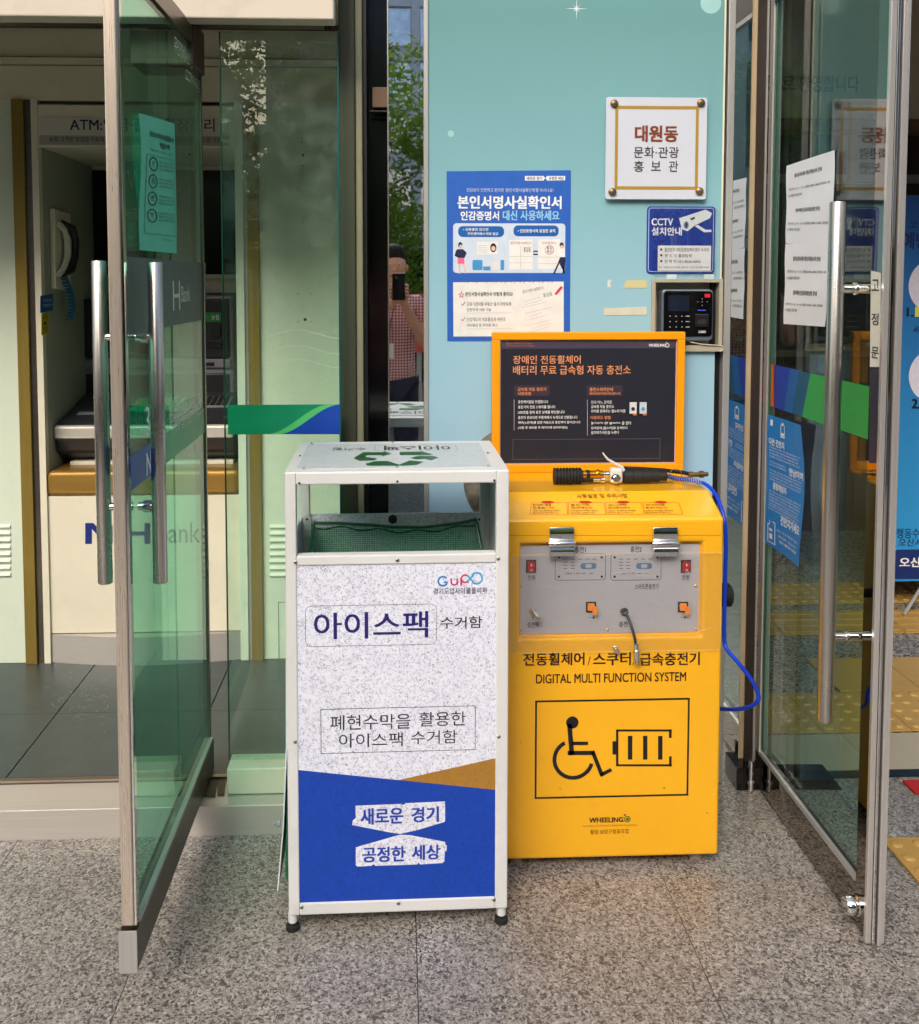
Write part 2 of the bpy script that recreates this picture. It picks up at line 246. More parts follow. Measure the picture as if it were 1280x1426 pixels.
44208:(87,(51,71,51,64,74,64,74,56,81,56,81,99,74,99,74,87,54,87,55,95,17,95,17,89,46,89,43,79,36,71,26,65,12,60,15,54,28,58,39,64,47,72,52,81,74,81,74,71),(26,21,26,14,84,14,84,21,34,21,34,31,81,31,81,52,26,52,26,45,74,45,74,37,26,37)),
44221:(87,(54,47,42,46,33,43,27,37,25,30,27,24,33,18,42,15,54,14,65,15,74,18,80,24,82,30,80,37,74,43,65,46),(54,41,62,40,69,38,73,35,74,30,73,26,69,23,62,21,54,20,45,21,38,23,34,26,33,30,34,35,38,38,45,40),(16,93,16,87,46,87,43,76,36,67,26,60,12,54,15,48,28,53,38,59,47,68,52,77,74,77,74,66,51,66,51,59,74,59,74,48,81,48,81,99,74,99,74,84,54,84,55,93)),
44256:(87,(19,91,19,84,71,84,71,65,68,44,76,43,79,65,79,91),(41,63,41,32,11,32,11,26,88,26,88,32,49,32,49,63)),
44275:(87,(20,95,20,89,71,89,69,66,76,65,78,78,78,95),(43,76,43,59,11,59,11,53,88,53,88,59,50,59,50,76),(45,46,43,34,37,28,27,23,16,20,19,14,29,16,37,20,44,25,49,31,54,25,61,20,70,16,79,14,82,20,71,23,62,28,56,34,53,46)),
44277:(87,(49,45,37,44,27,41,21,36,19,29,21,23,27,18,37,15,49,14,62,15,71,18,77,23,79,29,77,36,71,41,62,44),(49,39,65,37,70,33,71,29,70,25,65,22,49,20,33,22,29,25,27,29,29,33,33,37),(20,95,20,89,71,89,70,78,68,66,76,65,78,77,78,95),(43,76,43,59,11,59,11,53,88,53,88,59,50,59,50,76)),
44284:(87,(15,90,15,84,50,84,48,52,55,51,58,72,58,90),(11,32,36,33,64,36,63,41,50,40,36,39,36,65,28,65,28,39,10,39),(69,99,69,13,77,13,77,57,90,57,90,64,77,64,77,99)),
44288:(87,(15,93,15,86,50,86,48,64,56,63,58,78,58,93),(11,48,37,49,64,52,64,58,43,56,36,55,36,74,28,74,28,55,10,55),(70,99,70,35,78,35,78,65,90,65,90,72,78,72,78,99),(23,41,23,15,80,15,80,22,31,22,31,41)),
44305:(87,(50,45,38,44,29,41,23,36,21,29,23,23,29,18,38,15,50,14,62,15,71,18,76,23,78,29,76,36,71,41,62,44),(50,39,65,36,69,33,70,29,69,25,65,22,50,20,35,22,31,25,29,29,31,33,35,36),(15,94,15,88,50,88,48,67,56,66,58,80,58,94),(11,52,37,52,64,55,64,61,43,59,36,59,36,75,28,75,28,58,10,58),(70,99,70,46,78,46,78,69,90,69,90,76,78,76,78,99)),
44396:(87,(11,57,11,50,45,50,45,13,53,13,53,50,88,50,88,57,76,57,78,80,78,94,20,94,20,87,70,87,70,73,68,57)),
44397:(87,(19,43,19,36,71,36,71,13,79,13,79,43,54,43,54,58,89,58,89,65,76,65,79,84,79,95,21,95,21,89,71,89,71,84,69,65,11,65,11,58,46,58,46,43)),
44552:(87,(20,45,20,15,79,15,79,45),(71,39,71,21,28,21,28,39),(11,63,11,57,89,57,89,63,76,63,79,89,79,95,21,95,21,88,71,88,68,63)),
44553:(87,(21,50,21,15,78,15,78,50,71,50,71,39,29,39,29,50),(29,33,71,33,71,21,29,21),(11,64,11,58,89,58,89,64,76,64,79,89,79,96,21,96,21,89,71,89,69,64)),
44592:(87,(73,99,73,13,81,13,81,99),(16,90,16,84,48,84,45,69,38,56,27,45,12,36,16,30,34,41,47,56,54,72,56,90)),
44596:(87,(73,99,73,37,81,37,81,99),(17,93,17,86,48,86,44,76,37,66,26,58,12,53,15,46,32,54,45,64,53,77,56,93),(25,42,25,15,83,15,83,22,33,22,33,42)),
44600:(87,(73,99,73,56,81,56,81,99),(17,95,17,89,47,89,44,79,37,71,26,65,12,60,15,54,32,60,45,68,53,80,56,95),(26,21,26,14,84,14,84,21,34,21,34,31,81,31,81,51,26,51,26,45,73,45,73,36,26,36)),
44620:(87,(70,99,70,13,78,13,78,57,91,57,91,64,78,64,78,99),(13,90,13,84,29,84,28,71,24,59,19,48,10,37,17,33,26,46,32,60,36,75,36,90),(39,90,39,84,53,84,51,70,48,57,43,44,35,32,41,27,51,42,57,58,59,74,60,90)),
44760:(87,(76,99,76,13,84,13,84,99),(13,89,13,83,25,83,22,59,17,48,11,37,17,34,25,47,29,61,32,89),(61,97,61,66,50,66,51,89,35,89,35,83,44,83,41,57,37,44,30,32,36,28,44,43,49,59,61,59,61,18,68,18,68,97)),
44845:(87,(19,43,19,37,71,37,71,14,79,14,79,43),(51,96,51,89,72,89,69,67,77,66,79,81,80,96),(47,76,47,59,11,59,11,52,88,52,88,59,55,59,55,76),(17,96,17,89,36,89,32,67,40,66,43,82,44,96)),
45068:(87,(74,99,74,14,82,14,82,99),(42,92,42,86,55,86,54,75,52,60,34,59,37,76,37,92,16,92,16,86,30,86,28,67,26,59,10,59,11,52,36,52,36,18,44,18,44,53,69,55,68,61,60,60,62,76,63,92)),
45149:(87,(52,96,52,90,71,90,68,66,42,66,45,83,46,96,18,96,18,90,38,90,35,66,11,66,11,60,89,60,89,66,76,66,79,82,79,96),(20,21,20,15,80,15,80,21,28,21,28,30,77,30,77,36,28,36,28,45,79,45,79,51,20,51)),
45208:(87,(69,99,69,14,77,14,77,59,90,59,90,65,77,65,77,99),(14,42,14,35,41,36,62,39,61,46,41,43,22,42,22,91,14,91)),
45212:(87,(15,59,15,53,41,54,62,57,61,63,41,60,23,59,23,93,15,93),(70,99,70,37,77,37,77,67,90,67,90,74,77,74,77,99),(24,43,24,15,80,15,80,22,32,22,32,43)),
45224:(87,(23,46,23,15,77,15,77,46),(70,40,70,21,31,21,31,40),(70,99,70,51,77,51,77,73,90,73,90,80,77,80,77,99),(15,64,15,57,41,58,62,61,61,68,41,65,23,64,23,95,15,95)),
45236:(87,(56,98,56,18,64,18,64,58,76,58,76,13,84,13,84,99,76,99,76,65,64,65,64,98),(15,43,15,36,35,36,51,38,50,45,23,43,23,89,15,89)),
45320:(87,(47,71,47,65,74,65,74,13,82,13,82,99,74,99,74,71),(15,41,15,34,42,35,61,38,60,44,42,42,23,41,23,90,15,90)),
45347:(87,(53,39,43,38,36,36,31,32,29,26,31,21,36,17,43,15,53,14,63,15,71,17,75,21,77,26,75,32,71,36,63,38),(53,33,65,31,68,29,69,26,68,23,65,21,53,19,41,21,38,23,37,26,38,29,41,31),(16,67,16,61,42,62,61,64,60,71,42,68,24,67,24,95,16,95),(74,99,74,86,49,86,49,80,74,80,74,54,81,54,81,99),(49,57,49,49,23,49,23,43,83,43,83,49,57,49,57,57)),
45432:(87,(20,92,20,54,46,54,46,31,11,31,11,25,89,25,89,31,54,31,54,54,80,54,80,60,28,60,28,92)),
45433:(87,(20,42,20,36,71,36,71,13,79,13,79,42),(11,57,11,51,88,51,88,57,54,57,54,69,80,69,80,75,29,75,29,98,21,98,21,69,46,69,46,57)),
45453:(87,(50,45,37,44,28,41,22,36,20,29,22,23,28,18,37,15,50,14,62,15,71,18,77,23,79,29,77,36,71,41,62,44),(50,39,65,36,70,33,71,29,70,25,65,22,50,20,34,22,29,25,28,29,29,33,34,36),(11,58,11,51,88,51,88,58,54,58,54,69,80,69,80,76,29,76,29,98,21,98,21,69,46,69,46,58)),
45572:(87,(21,95,21,64,80,64,80,71,29,71,29,95),(11,51,11,45,45,45,45,13,53,13,53,45,89,45,89,51)),
45576:(87,(21,96,21,67,80,67,80,73,29,73,29,96),(11,57,11,51,46,51,46,33,54,33,54,51,88,51,88,57),(21,40,21,15,80,15,80,22,28,22,28,40)),
45712:(87,(11,32,11,25,89,25,89,32),(20,92,20,54,80,54,80,61,28,61,28,92)),
45716:(87,(11,56,11,49,89,49,89,56),(21,96,21,67,80,67,80,74,29,74,29,96),(21,41,21,16,80,16,80,22,29,22,29,41)),
45733:(87,(11,59,11,53,88,53,88,59),(50,45,37,44,28,41,22,36,20,29,22,23,28,18,37,15,50,14,62,15,71,18,77,23,79,29,77,36,71,41,62,44),(50,39,65,36,70,33,71,29,70,25,65,23,50,20,34,23,29,25,28,29,29,33,34,36),(21,98,21,69,80,69,80,76,29,76,29,98)),
45768:(87,(73,99,73,13,81,13,81,99),(16,42,16,36,44,37,65,40,64,46,44,43,24,42,24,91,16,91)),
45784:(87,(73,99,73,51,81,51,81,99),(26,47,26,15,81,15,81,47),(73,40,73,21,33,21,33,40),(16,64,16,57,44,58,65,61,64,68,44,65,24,64,24,94,16,94)),
45796:(87,(69,99,69,13,77,13,77,59,91,59,91,66,77,66,77,99),(14,91,14,35,43,35,62,38,61,44,43,42,22,42,22,85,54,85,54,91)),
45812:(87,(23,46,23,15,77,15,77,46),(70,40,70,21,31,21,31,40),(70,99,70,51,77,51,77,72,90,72,90,78,77,78,77,99),(15,94,15,56,44,56,61,59,60,65,44,63,23,62,23,87,52,87,52,94)),
45824:(87,(57,98,57,18,64,18,64,59,76,59,76,13,84,13,84,99,76,99,76,65,64,65,64,98),(14,89,14,35,36,35,51,37,50,44,22,41,22,83,46,83,46,89)),
46020:(87,(21,93,21,53,46,53,46,31,11,31,11,24,89,24,89,31,53,31,53,53,80,53,80,59,29,59,29,86,79,86,79,93)),
46041:(87,(50,45,37,44,28,41,22,36,20,29,22,22,28,18,37,15,50,14,62,15,71,18,77,22,79,29,77,36,71,41,62,44),(50,38,65,36,70,33,71,29,70,25,65,22,50,20,34,22,29,25,28,29,29,33,34,36),(21,95,21,67,46,67,46,57,11,57,11,51,88,51,88,57,53,57,53,67,79,67,79,73,28,73,28,89,79,89,79,95)),
46104:(87,(73,99,73,13,81,13,81,99),(12,32,39,33,68,35,67,41,43,39,43,56,61,56,61,62,25,62,25,85,61,85,61,91,18,91,18,56,35,56,35,39,11,39)),
46108:(87,(73,99,73,35,81,35,81,99),(12,46,39,47,67,49,66,55,43,53,43,65,60,65,60,71,27,71,27,87,60,87,60,94,19,94,19,65,35,65,35,53,11,52),(25,39,25,15,84,15,84,22,33,22,33,39)),
46121:(87,(73,99,73,50,81,50,81,99),(25,46,25,15,81,15,81,46,73,46,73,37,33,37,33,46),(33,31,73,31,73,21,33,21),(19,95,19,68,35,68,35,59,11,58,12,52,38,53,67,56,66,61,43,59,43,68,60,68,60,74,27,74,27,89,59,89,59,95)),
46168:(87,(20,21,20,15,81,15,81,21,28,21,28,29,78,29,78,49,53,49,53,57,88,57,88,63,11,63,11,57,46,57,46,49,20,49,20,43,71,43,71,35,20,35),(21,96,21,70,79,70,79,77,29,77,29,90,78,90,78,96)),
46300:(87,(11,32,11,25,89,25,89,32),(21,91,21,52,80,52,80,58,28,58,28,85,79,85,79,91)),
46301:(87,(11,58,11,51,88,51,88,58),(19,41,19,35,71,35,71,13,79,13,79,41),(21,96,21,67,80,67,80,74,28,74,28,90,79,90,79,96)),
46304:(87,(11,56,11,50,88,50,88,56),(21,96,21,65,80,65,80,72,28,72,28,89,79,89,79,96),(21,41,21,15,80,15,80,22,29,22,29,41)),
46308:(87,(11,64,11,57,88,57,88,64),(21,97,21,70,79,70,79,77,29,77,29,90,78,90,78,97),(20,21,20,15,81,15,81,21,28,21,28,30,78,30,78,50,20,50,20,44,71,44,71,35,20,35)),
46321:(87,(11,59,11,52,88,52,88,59),(50,45,37,44,28,41,22,36,20,29,22,23,28,18,37,15,50,14,62,15,71,18,77,23,79,29,77,36,71,41,62,44),(50,38,65,36,70,33,71,29,70,25,65,22,50,20,34,22,29,25,28,29,29,33,34,36),(21,96,21,67,79,67,79,73,28,73,28,90,79,90,79,96)),
46384:(87,(70,100,70,13,78,13,78,59,91,59,91,66,78,66,78,100),(13,90,13,36,37,38,36,44,21,43,21,84,35,84,35,90),(40,90,40,36,55,36,66,38,65,45,48,43,48,84,63,84,63,90)),
46972:(87,(69,99,69,13,77,13,77,59,91,59,91,65,77,65,77,99),(14,91,14,85,45,85,45,67,14,67,14,34,52,36,62,37,61,44,43,41,22,41,22,61,53,61,53,91)),
46973:(87,(22,43,22,36,70,36,70,14,77,14,77,43),(14,94,14,88,45,88,45,77,14,77,14,52,52,53,62,55,61,61,42,59,22,58,22,70,53,70,53,94),(70,99,70,47,77,47,77,71,90,71,90,77,77,77,77,99)),
46976:(87,(70,99,70,36,77,36,77,66,90,66,90,73,77,73,77,99),(24,41,24,15,81,15,81,22,32,22,32,41),(14,94,14,87,45,87,45,75,14,75,14,49,52,51,62,52,61,59,42,56,22,56,22,69,53,69,53,94)),
47016:(87,(27,44,27,15,83,15,83,44),(75,38,75,21,35,21,35,38),(57,98,57,49,64,49,64,71,76,71,76,48,83,48,83,99,76,99,76,78,64,78,64,98),(14,94,14,87,39,87,39,76,15,76,15,52,45,53,53,54,52,61,22,58,22,70,47,70,47,94)),
47049:(87,(50,45,38,44,29,41,24,36,22,29,24,23,29,18,38,15,50,14,62,15,71,18,76,23,78,29,76,36,71,41,62,44),(50,39,65,36,69,33,71,29,69,25,65,22,50,20,35,22,31,25,29,29,31,33,35,36),(70,99,70,47,77,47,77,61,90,61,90,68,77,68,77,79,90,79,90,86,77,86,77,99),(14,94,14,88,45,88,45,77,14,77,14,52,52,54,62,55,61,62,42,60,22,59,22,71,53,71,53,94)),
47084:(87,(57,67,57,60,74,60,74,13,81,13,81,99,74,99,74,67),(14,91,14,85,44,85,44,68,14,68,14,34,50,35,60,37,59,43,41,41,22,41,22,61,52,61,52,91)),
47111:(87,(53,38,43,37,36,35,31,31,29,26,31,21,36,17,43,14,53,14,64,14,71,17,76,21,77,26,76,31,71,35,64,37),(53,32,65,30,69,28,70,26,69,23,65,21,53,19,41,21,38,23,37,26,38,28,41,30),(57,83,57,76,74,76,74,52,81,52,81,99,74,99,74,83),(50,55,50,47,23,47,23,41,83,41,83,47,57,47,57,55),(14,95,14,89,44,89,44,80,14,80,14,58,50,59,60,60,59,67,41,65,22,64,22,74,52,74,52,95)),
47112:(87,(76,99,76,13,84,13,84,99),(13,90,13,84,36,84,36,67,14,67,14,35,43,36,52,37,51,44,21,41,21,60,44,60,44,90),(59,97,59,69,48,69,48,62,59,62,59,18,66,18,66,97)),
47140:(87,(56,56,56,50,74,50,74,13,81,13,81,99,74,99,74,80,57,80,57,73,74,73,74,56),(14,92,14,85,44,85,44,67,14,67,14,33,49,35,58,36,58,43,22,40,22,61,51,61,51,92)),
47141:(87,(24,42,24,36,74,36,74,13,81,13,81,42),(14,94,14,88,43,88,43,76,14,76,14,50,49,51,57,53,56,59,41,57,22,57,22,70,51,70,51,94),(57,69,57,62,74,62,74,47,81,47,81,99,74,99,74,87,57,87,57,80,74,80,74,69)),
47196:(87,(20,53,20,47,46,47,46,31,11,31,11,24,89,24,89,31,53,31,53,47,81,47,81,53,28,53,28,67,79,67,79,93,20,93,20,87,71,87,71,73,20,73)),
47197:(87,(19,39,19,33,71,33,71,14,79,14,79,39),(21,67,21,61,46,61,46,52,11,52,11,46,89,46,89,52,54,52,54,61,80,61,80,67,29,67,29,76,79,76,79,97,21,97,21,91,71,91,71,82,21,82)),
47200:(87,(21,66,21,60,46,60,46,50,11,50,11,44,89,44,89,50,54,50,54,60,80,60,80,66,29,66,29,75,79,75,79,97,21,97,21,90,71,90,71,81,21,81),(21,38,21,14,80,14,80,21,29,21,29,38)),
47308:(87,(20,53,20,47,33,47,33,31,11,31,11,24,89,24,89,31,68,31,68,47,81,47,81,53,28,53,28,67,79,67,79,93,20,93,20,87,71,87,71,73,20,73),(40,31,40,47,60,47,60,31)),
47480:(87,(11,52,11,45,89,45,89,52),(21,39,21,15,80,15,80,22,29,22,29,39),(21,66,21,60,80,60,80,66,29,66,29,75,79,75,79,97,21,97,21,90,71,90,71,81,21,81)),
47484:(87,(11,60,11,53,89,53,89,60),(20,20,20,15,82,15,82,20,28,20,28,28,79,28,79,47,20,47,20,41,71,41,71,34,20,34),(21,72,21,66,80,66,80,72,29,72,29,79,79,79,79,97,21,97,21,91,71,91,71,84,21,84)),
47532:(87,(73,99,73,13,81,13,81,99),(16,91,16,85,47,85,47,67,16,67,16,34,55,36,66,37,65,44,44,41,24,41,24,61,55,61,55,91)),
47536:(87,(73,99,73,36,81,36,81,99),(25,41,25,15,84,15,84,22,33,22,33,41),(15,93,15,87,46,87,46,74,15,74,15,48,54,50,64,51,63,58,44,55,23,55,23,68,54,68,54,93)),
47553:(87,(73,99,73,47,81,47,81,99),(53,45,41,44,32,41,26,36,24,29,26,23,32,18,41,15,53,14,65,15,74,18,80,23,82,29,80,36,74,41,65,44),(53,38,68,36,72,33,74,29,72,25,68,22,53,20,37,22,33,25,32,29,33,33,37,36),(15,94,15,87,46,87,46,76,15,76,15,52,54,53,64,55,63,61,44,59,23,58,23,70,54,70,54,94)),
47560:(87,(14,91,14,35,54,35,54,91),(46,85,46,42,22,42,22,85),(69,99,69,13,77,13,77,59,91,59,91,65,77,65,77,99)),
47561:(87,(14,93,14,55,54,55,54,93),(46,87,46,61,22,61,22,87),(22,44,22,38,70,38,70,13,77,13,77,44),(70,99,70,49,77,49,77,71,90,71,90,77,77,77,77,99)),
47564:(87,(14,92,14,52,54,52,54,92),(46,85,46,58,22,58,22,85),(70,99,70,36,77,36,77,67,90,67,90,73,77,73,77,99),(24,42,24,15,81,15,81,22,32,22,32,42)),
47588:(87,(14,89,14,37,47,37,47,89),(39,83,39,43,21,43,21,83),(57,98,57,18,65,18,65,59,76,59,76,13,84,13,84,99,76,99,76,65,65,65,65,98)),
47728:(87,(46,85,46,42,22,42,22,85),(53,72,74,72,74,55,53,55),(74,99,74,79,53,79,53,91,14,91,14,35,53,35,53,49,74,49,74,13,81,13,81,99)),
47732:(87,(46,86,46,58,22,58,22,86),(54,78,74,78,74,66,54,66),(74,99,74,84,54,84,54,92,15,92,15,52,54,52,54,59,74,59,74,37,81,37,81,99),(26,42,26,15,83,15,83,22,34,22,34,42)),
47749:(87,(46,87,46,61,22,61,22,87),(53,46,41,45,32,42,26,37,25,30,26,23,32,18,41,15,53,14,65,15,74,18,80,23,82,30,80,37,74,42,65,45),(53,40,62,39,68,37,72,34,74,30,72,26,68,22,62,21,53,20,44,21,38,22,34,26,32,30,34,34,38,37,44,39),(74,79,74,68,54,68,54,79),(15,93,15,55,54,55,54,62,74,62,74,49,81,49,81,99,74,99,74,86,54,86,54,93)),
47784:(87,(71,86,71,58,28,58,28,86),(20,92,20,52,46,52,46,31,11,31,11,25,89,25,89,31,53,31,53,52,79,52,79,92)),
47785:(87,(71,90,71,73,28,73,28,90),(19,41,19,34,71,34,71,13,79,13,79,41),(11,56,11,49,88,49,88,56,54,56,54,67,78,67,78,96,21,96,21,67,46,67,46,56)),
47924:(87,(21,95,21,61,79,61,79,95),(71,88,71,67,28,67,28,88),(11,50,11,43,46,43,46,14,53,14,53,43,89,43,89,50)),
47928:(87,(21,95,21,65,78,65,78,95),(71,89,71,72,28,72,28,89),(11,56,11,49,46,49,46,32,54,32,54,49,89,49,89,56),(21,40,21,15,80,15,80,22,28,22,28,40)),
48052:(87,(71,37,71,21,28,21,28,37),(21,97,21,68,78,68,78,97),(71,90,71,74,28,74,28,90),(11,60,11,53,32,53,32,43,20,43,20,15,79,15,79,43,68,43,68,53,88,53,88,60),(40,43,40,53,60,53,60,43)),
48124:(87,(15,92,15,52,55,52,55,92),(48,86,48,58,23,58,23,86),(73,99,73,38,81,38,81,99),(26,44,26,16,84,16,84,23,34,23,34,44)),
48128:(87,(15,95,15,60,55,60,55,95),(48,88,48,66,23,66,23,88),(73,99,73,55,81,55,81,99),(26,21,26,14,84,14,84,21,33,21,33,30,81,30,81,51,26,51,26,45,73,45,73,36,26,36)),
48143:(87,(15,94,15,59,55,59,55,94),(48,88,48,65,23,65,23,88),(73,99,73,50,81,50,81,99),(50,53,50,44,25,44,25,38,50,38,47,32,41,26,32,22,21,20,24,14,33,16,42,19,49,24,54,29,59,24,66,19,83,14,86,20,76,22,67,27,60,32,58,38,83,38,83,44,58,44,58,53)),
48148:(87,(14,92,14,34,54,34,54,92,46,92,46,70,22,70,22,92),(22,63,46,63,46,41,22,41),(69,99,69,13,77,13,77,59,91,59,91,66,77,66,77,99)),
48156:(87,(14,96,14,58,54,58,54,96,46,96,46,84,22,84,22,96),(22,77,46,77,46,65,22,65),(70,99,70,55,77,55,77,74,90,74,90,81,77,81,77,99),(23,21,23,14,80,14,80,21,31,21,31,30,77,30,77,51,23,51,23,45,70,45,70,36,23,36)),
48169:(87,(50,46,38,44,29,41,24,36,22,30,24,23,29,18,38,15,50,14,62,15,71,18,76,23,78,30,76,36,71,41,62,44),(50,39,65,37,69,34,71,30,69,26,65,22,50,20,35,22,31,26,30,30,31,34,35,37),(14,94,14,54,54,54,54,94,46,94,46,81,22,81,22,94),(22,75,46,75,46,61,22,61),(70,99,70,48,77,48,77,71,90,71,90,78,77,78,77,99)),
48176:(87,(14,91,14,35,47,35,47,91,39,91,39,70,21,70,21,91),(21,64,39,64,39,41,21,41),(57,98,57,18,65,18,65,59,76,59,76,13,84,13,84,99,76,99,76,65,65,65,65,98)),
48260:(87,(22,64,46,64,46,42,22,42),(14,93,14,35,54,35,54,61,74,61,74,13,81,13,81,99,74,99,74,68,54,68,54,93,46,93,46,70,22,70,22,93)),
48276:(87,(23,75,46,75,46,61,23,61),(26,45,26,15,81,15,81,45),(74,39,74,21,33,21,33,39),(74,99,74,78,54,78,54,95,46,95,46,81,23,81,23,95,15,95,15,54,54,54,54,71,74,71,74,50,81,50,81,99)),
48277:(87,(23,76,46,76,46,62,23,62),(26,48,26,15,81,15,81,48,74,48,74,38,34,38,34,48),(34,32,74,32,74,21,34,21),(74,99,74,78,54,78,54,95,46,95,46,82,23,82,23,95,15,95,15,56,54,56,54,72,74,72,74,53,81,53,81,99)),
48320:(87,(23,72,46,72,46,57,23,57),(74,77,74,65,54,65,54,77),(15,94,15,50,54,50,54,59,74,59,74,36,81,36,81,99,74,99,74,84,54,84,54,94,46,94,46,79,23,79,23,94),(26,42,26,15,83,15,83,22,34,22,34,42)),
48324:(87,(23,77,46,77,46,64,23,64),(74,81,74,72,54,72,54,81),(15,95,15,58,54,58,54,65,74,65,74,55,81,55,81,99,74,99,74,87,54,87,54,95,46,95,46,83,23,83,23,95),(26,21,26,15,85,15,85,21,34,21,34,30,81,30,81,50,26,50,26,44,74,44,74,36,26,36)),
48372:(87,(28,72,71,72,71,56,28,56),(20,93,20,49,46,49,46,31,11,31,11,24,89,24,89,31,53,31,53,49,79,49,79,93,71,93,71,78,28,78,28,93)),
48373:(87,(19,40,19,34,71,34,71,13,79,13,79,40),(29,82,70,82,70,72,29,72),(21,97,21,65,46,65,46,55,11,55,11,49,88,49,88,55,54,55,54,65,78,65,78,97,70,97,70,88,29,88,29,97)),
48376:(87,(29,79,70,79,70,68,29,68),(11,53,11,46,88,46,88,53,54,53,54,62,78,62,78,96,70,96,70,85,29,85,29,96,21,96,21,62,46,62,46,53),(21,39,21,15,80,15,80,22,29,22,29,39)),
48393:(87,(50,44,37,43,28,40,22,35,20,29,22,22,28,18,37,15,50,14,62,15,71,18,77,22,79,29,77,35,71,40,62,43),(50,38,65,35,69,32,71,29,69,25,65,22,50,20,34,22,29,25,28,29,29,32,34,35),(29,82,70,82,70,72,29,72),(21,97,21,66,46,66,46,56,11,56,11,50,88,50,88,56,54,56,54,66,78,66,78,97,70,97,70,88,29,88,29,97)),
48512:(87,(21,96,21,59,79,59,79,96,71,96,71,84,28,84,28,96),(28,78,71,78,71,65,28,65),(11,49,11,42,46,42,46,13,53,13,53,42,89,42,89,49)),
48516:(87,(21,97,21,62,78,62,78,97,70,97,70,86,29,86,29,97),(29,80,70,80,70,69,29,69),(11,54,11,48,46,48,46,31,54,31,54,48,89,48,89,54),(21,39,21,15,80,15,80,22,28,22,28,39)),
48660:(87,(21,98,21,70,78,70,78,98,70,98,70,90,29,90,29,98),(29,84,70,84,70,76,29,76),(11,62,11,56,88,56,88,62),(20,21,20,14,81,14,81,21,28,21,28,29,78,29,78,48,20,48,20,42,71,42,71,35,20,35)),
48708:(87,(73,99,73,13,81,13,81,99),(16,92,16,34,56,34,56,92,48,92,48,70,23,70,23,92),(23,63,48,63,48,41,23,41)),
48764:(87,(12,90,12,35,33,35,33,90,27,90,27,69,18,69,18,90),(18,63,27,63,27,42,18,42),(38,90,38,35,58,35,58,90,52,90,52,69,44,69,44,90),(44,63,52,63,52,42,44,42),(64,98,64,18,71,18,71,58,79,58,79,13,86,13,86,99,79,99,79,65,71,65,71,98)),
49324:(87,(32,92,32,77,30,65,25,54,18,45,10,38,14,32,21,37,27,43,32,51,36,60,39,52,44,44,50,38,57,34,61,40,53,46,46,55,41,65,40,77,40,92),(69,99,69,13,77,13,77,58,91,58,91,65,77,65,77,99)),
49328:(87,(32,94,30,74,26,66,19,59,10,54,15,48,22,52,28,56,33,63,36,70,44,58,50,53,57,50,61,56,52,61,46,67,41,75,40,83,40,94),(70,99,70,36,77,36,77,67,90,67,90,73,77,73,77,99),(24,42,24,15,81,15,81,22,32,22,32,42)),
49345:(87,(50,45,38,44,29,41,24,36,22,29,24,23,29,18,38,15,50,14,62,15,71,18,76,23,78,29,76,36,71,41,62,44),(50,39,65,36,69,33,71,29,69,25,65,22,50,20,35,22,31,25,30,29,31,33,35,36),(32,95,30,77,26,68,19,61,10,57,15,50,22,54,28,59,32,65,36,72,39,66,50,56,56,53,60,59,52,63,45,70,41,77,39,95),(70,99,70,47,77,47,77,71,90,71,90,77,77,77,77,99)),
49352:(87,(29,91,28,64,24,54,18,45,10,38,15,32,21,37,26,43,33,58,39,44,44,39,50,34,54,40,47,47,41,55,38,65,36,91),(57,98,57,18,65,18,65,58,76,58,76,13,84,13,84,99,76,99,76,65,65,65,65,98)),
49353:(87,(26,43,26,36,75,36,75,13,83,13,83,43),(29,94,27,75,24,68,18,62,11,57,15,51,21,54,26,59,33,70,39,60,49,53,54,59,46,63,41,69,37,76,36,94),(57,98,57,48,65,48,65,70,76,70,76,48,83,48,83,99,76,99,76,77,65,77,65,98)),
49436:(87,(74,99,74,70,54,70,54,64,74,64,74,13,81,13,81,99),(33,92,33,77,31,65,27,54,19,44,11,38,16,32,23,37,29,43,33,51,37,60,41,52,45,44,51,38,58,33,63,40,54,46,47,54,43,65,41,77,41,92)),
49440:(87,(74,99,74,79,55,79,55,73,74,73,74,35,81,35,81,99),(32,94,32,84,31,74,26,66,20,59,11,54,15,47,22,51,28,56,33,63,36,70,40,63,50,53,57,49,61,56,52,60,46,67,42,75,40,83,40,94),(26,42,26,15,83,15,83,22,34,22,34,42)),
49444:(87,(74,99,74,84,55,84,55,77,74,77,74,55,81,55,81,99),(26,21,26,15,85,15,85,21,34,21,34,30,81,30,81,51,26,51,26,44,74,44,74,36,26,36),(32,97,31,80,26,72,19,66,11,61,15,55,22,58,28,63,33,69,36,76,40,69,50,60,57,57,61,63,52,67,46,73,41,81,40,97)),
49457:(87,(53,46,41,45,32,42,26,37,25,30,26,23,32,18,41,15,53,14,65,15,74,18,80,23,82,30,80,37,74,42,65,45),(53,40,62,39,68,37,72,34,74,30,72,26,68,23,62,21,53,20,44,21,38,23,34,26,32,30,34,34,38,37,44,39),(32,95,31,76,26,68,20,61,11,56,15,50,22,54,28,59,33,65,36,72,40,66,50,56,57,53,61,59,53,63,46,69,42,77,40,95),(55,81,55,75,74,75,74,49,81,49,81,99,74,99,74,81)),
49464:(87,(76,99,76,13,84,13,84,99),(59,98,59,69,45,69,45,62,59,62,59,18,66,18,66,98),(29,91,27,64,24,54,18,45,10,38,15,32,21,37,26,43,33,58,39,44,44,38,49,34,54,40,46,46,41,55,37,65,36,91)),
49468:(87,(76,99,76,35,83,35,83,99),(59,98,59,78,46,78,46,71,59,71,59,37,66,37,66,98),(27,43,27,15,86,15,86,22,35,22,35,43),(29,93,27,73,24,65,18,58,11,53,15,47,21,51,26,56,32,67,39,57,49,49,53,56,46,60,40,66,37,73,36,93)),
